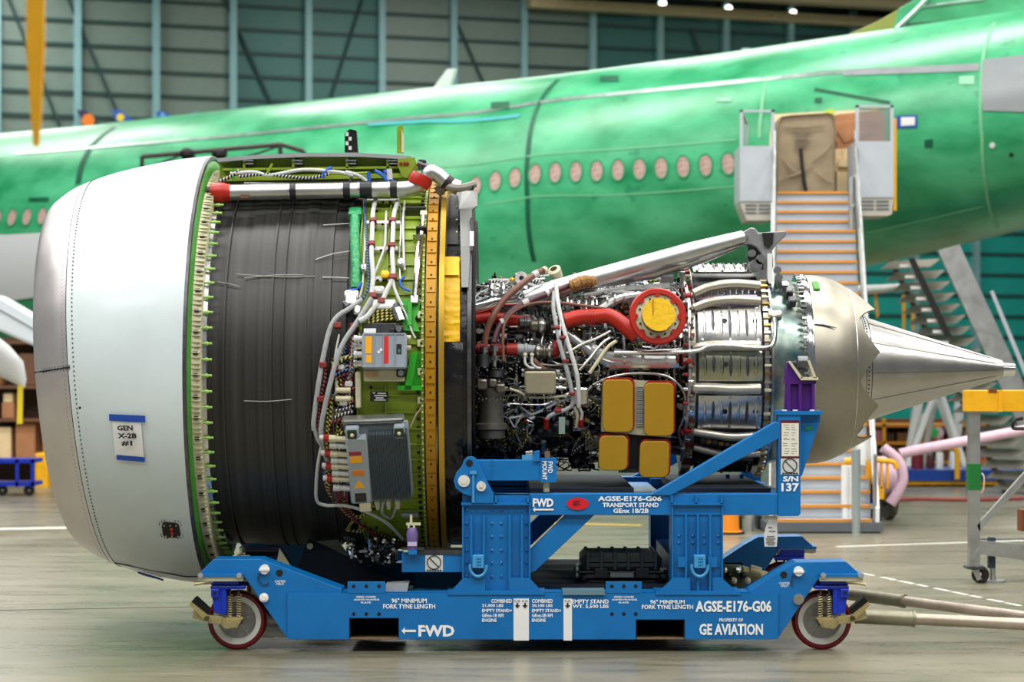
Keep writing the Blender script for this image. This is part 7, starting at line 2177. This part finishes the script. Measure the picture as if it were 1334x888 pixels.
T('S/N', 1020, 620, 1040, 627, YF - 0.006, b=0.034); T('137', 1018, 629, 1041, 640, YF - 0.006, b=0.034)
PAPER = mat('sticker_paper', (222, 222, 210), 0.5)
DRED = mat('sticker_maroon', (96, 16, 28), 0.5)
sk = SB(1016.5, 547, 1041.5, 597, YF - 0.005, YF, -1).build('instruction_sticker', DRED, std, 0)
SB(1018, 551, 1040.5, 594, YF - 0.008, YF - 0.005, -1).build('sticker_sheet', PAPER, sk, 0)
mb = MB()
random.seed(8)
for y in (553, 556, 559, 563, 566, 570, 572, 577, 580, 584, 587, 590):
    x0 = 1019.5 + random.random() * 4
    bx(mb, x0, y, x0 + 5 + random.random() * 3, y + 0.6, YF - 0.009, 0.0008); bx(mb, 1031, y + 0.4, 1034 + random.random() * 5, y + 1.0, YF - 0.009, 0.0008)
mb.build('sticker_print', mat('print_grey', (110, 110, 104), 0.6), sk, 0)
def nostep(x0, y0, x1, y1, Y):
    p = MB(); bx(p, x0, y0, x1, y1, Y, 0.003)
    p = p.build('no_step_sticker', mat('sticker_grey', (196, 200, 198), 0.5), std, 0)
    cx, cy, r = (x0 + x1) / 2, (y0 + y1) / 2 - 1.2, (x1 - x0) * 0.38
    MB().tube([W(cx + r * math.cos(R(a)), cy + r * math.sin(R(a)), Y - 0.002) for a in range(0, 361, 15)], 0.004, 4).tube([W(cx - r * .7, cy - r * .7, Y - 0.002), W(cx + r * .7, cy + r * .7, Y - 0.002)], 0.004, 4).build('ban_symbol', INK, p)
    lettering('------', Matrix(((1, 0, 0, W(x0 + 2, y1 - 0.8, Y).x), (0, 0, -1, Y - 0.003), (0, 1, 0, W(x0, y1 - 0.8, Y).z), (0, 0, 0, 1))), (x1 - x0 - 4) / 172.6, 1.6 / 172.6, INK, p, 0.0)
nostep(1017, 597, 1041, 618, YF - 0.005)
nostep(554, 723, 577, 744, YF + 0.045)
SP([(1050, 557), (1052, 555), (1058, 555), (1059, 559), (1056, 561), (1051, 560)], YF + 0.055, YF + 0.06, -1).build('green_sticker', mat('dot_green', (10, 130, 70), 0.5), std, 0)

# ================================================================== loose things on the stand
# black equipment case
CASE = mat('case_black', (34, 38, 40), 0.5, 0, 0.15, 12, 0.1, 80)
yc = -1.05
ec = thing('equipment_case', 'black ribbed plastic equipment case lying on the stand deck', 'case', (W(810, 768, yc).x, yc + 0.3, W(0, 769, YF).z))
zb_ = W(0, 769, YF).z
sc_ = (yc - CAMY) / F
X0, X1 = W(754, 0, yc).x, W(866, 0, yc).x
ht = W(0, 721, yc).z - zb_
MB().cbox((X0 + 0.03, zb_, 0), (X1 - 0.02, zb_ + ht * 0.42, 0.55), 0.03, Matrix(((1, 0, 0, 0), (0, 0, -1, yc + 0.55), (0, 1, 0, 0), (0, 0, 0, 1)))).build('body', CASE, ec)
lid_ = MB().cbox((X0 + 0.02, zb_ + ht * 0.46, 0), (X1 - 0.02, zb_ + ht, 0.56), 0.035, Matrix(((1, 0, 0, 0), (0, 0, -1, yc + 0.555), (0, 1, 0, 0), (0, 0, 0, 1)))).build('lid', CASE, ec)
MB().box((X0, yc + 0.0, zb_ + ht * 0.40), (X1, yc + 0.56, zb_ + ht * 0.46)).build('rim', CASE, ec, 0, bevel=0.01)
for k in range(6):
    x = X0 + 0.07 + (X1 - X0 - 0.14) * k / 5
    MB().box((x - 0.012, yc - 0.015, zb_ + ht * 0.5), (x + 0.012, yc + 0.56, zb_ + ht + 0.012)).build('rib', CASE, lid_, 0, bevel=0.004)
for x in (X0 + 0.17, X1 - 0.17):
    MB().box((x - 0.05, yc - 0.03, zb_ + ht * 0.26), (x + 0.05, yc + 0.02, zb_ + ht * 0.56)).build('latch', BLACK, ec, 0, bevel=0.005)
MB().box((X0 + 0.24, yc - 0.02, zb_ + ht * 0.28), (X1 - 0.24, yc + 0.01, zb_ + ht * 0.42)).build('front_handle', mat('case_grey', (110, 116, 112), 0.4), ec, 0)
MB().box((X0 + 0.05, yc - 0.02, zb_), (X1 - 0.05, yc + 0.02, zb_ + ht * 0.1)).build('foot', CASE, ec, 0)
for x in (X0, X1):
    MB().box((x - 0.03, yc + 0.18, zb_ + ht * 0.3), (x + 0.03, yc + 0.38, zb_ + ht * 0.44)).build('side_handle', CASE, ec, 0)
for z in (0.3, 0.5, 0.62):
    MB().disc((X0, yc + 0.08, zb_ + ht * z), (-1, 0, 0), 0.02, 0.02, 8).build('rivet', GREYP, ec)
# lilac strut joining the shelf end to the fan case
PURL = mat('lilac_anodised', (126, 106, 166), 0.3, 0.3, 0.2, 14)
pu = MB().lathe([(0, 0.012), (0, 0.03), (0.02, 0.036), (0.13, 0.045), (0.15, 0.042), (0.185, 0.03), (0.185, 0.01)], W(537, 719, YF), (0, 0, 1), 14).build('lilac_strut', PURL, std)
bx(MB(), 531, 706, 543, 711, YF - 0.05, 0.03).build('strut_tag', mat('pale_lilac', (190, 180, 214), 0.4), pu, 0)
mb = MB()
bx(mb, 529, 681, 548, 684, YF - 0.01, 0.05); bx(mb, 531, 681, 533.5, 688, YF - 0.015, 0.06); bx(mb, 538, 681, 540.5, 688, YF - 0.015, 0.06); bx(mb, 534, 671, 537, 684, YF - 0.005, 0.04)
mb.build('strut_fork', CREAM, pu, 0)
MB().cbox((-0.08, -0.03, -0.02), (0.06, 0.02, 0.06), 0.01, frame(536, 664, 1.4)).build('drain_block', GREYP, eng)
bx(MB(), 523, 713, 552, 716, YF - 0.0, 0.08).build('shelf_bar', STEELD, std, 0)
PX(MB(), [(532, 716), (543, 716), (543, 722), (532, 722)], YF - 0.04, 0.12).build('bottle_ledge', BLUE, std, 0)
# document pouch hanging from the rear column foot
dp = thing('document_pouch', 'clear plastic document pouch hanging below the rear column', 'pouch', W(1004, 712, YF + 0.05))
POUCH = mat('pouch_plastic', (206, 208, 212), 0.25, 0, 0.1, 10)
PX(MB(), [(1001, 675), (1012, 675), (1013, 692), (1013, 700), (1012, 712), (996, 712), (995, 696), (997, 688)], YF + 0.06, 0.012).build('sleeve', POUCH, dp, 0, bevel=0.003)
mb = MB()
for (x0, x1, y) in ((1001, 1006, 686), (1002, 1010, 691), (999, 1009, 698), (998, 1010, 701), (999, 1008, 703.5), (998, 1010, 706), (1000, 1009, 708.5)):
    bx(mb, x0, y, x1, y + 1.1, YF + 0.056, 0.003)
mb.build('print', mat('print_grey', (110, 110, 104), 0.6), dp, 0)
bx(MB(), 996, 672, 1013, 676, YF + 0.055, 0.03).build('clip', CREAM, dp, 0)
# tow bar: two tubes meeting towards the right
tw = thing('tow_bar', 'steel tow bar of two long tubes attached behind the right casters', 'tow bar', (W(1200, 848, -0.6).x, -0.6, 0))
TUBE = mat('worn_tow_tube', (168, 158, 136), 0.42, 0.5, 0.22, 3, c2=(206, 190, 178))
TUBD = mat('worn_tow_sleeve', (142, 138, 118), 0.45, 0.5, 0.28, 6)
def tow(p, q, r):
    MB().rod(p, q, r, 16).build('tube', TUBE, tw)
    m_ = p + (q - p) * 0.22
    MB().rod(p - (q - p) * 0.06, m_, r * 1.25, 16).build('socket', TUBD, tw)
    MB().rod(m_ - (q - p) * 0.004, m_ + (q - p) * 0.01, r * 1.36, 16).build('collar', TUBD, tw)
tow(W(1118, 775, 0.6), W(1400, 811, -0.9), 0.042)
tow(W(1130, 803, -0.95), W(1400, 816, -0.95), 0.046)
tw_leg = W(1395, 815, -0.95)
MB().rod((tw_leg.x, tw_leg.y, 0.0), tw_leg, 0.03, 10).build('prop_leg', TUBD, tw)
# lashed parts lying behind the right post: green and brown fittings
jb = thing('spare_fitting', 'drab green metal fitting lying between the rear posts of the stand', 'fitting', W(955, 770, -0.2))
MB().cbox((-0.1, -0.12, -0.05), (0.09, 0.1, 0.06), 0.02, Matrix.Translation(W(954, 752, -0.2)) @ Matrix.Rotation(R(90), 4, 'X')).build('body', mat('drab_green', (70, 84, 56), 0.5, 0.2, 0.3, 10), jb)
MB().rod(W(965, 744, -0.2), W(998, 752, -0.2), 0.05, 12).rod(W(976, 744, -0.2), W(990, 748, -0.2), 0.058, 12).build('pipe', mat('drab_pipe', (150, 146, 110), 0.5, 0.3, 0.2, 10), jb)
for k in range(6):
    MB().ball(W(944 + k * 6, 742 + (k % 3) * 7, -0.28), 0.028, 8).build('nut', (STEEL, DARK, CREAM)[k % 3], jb)
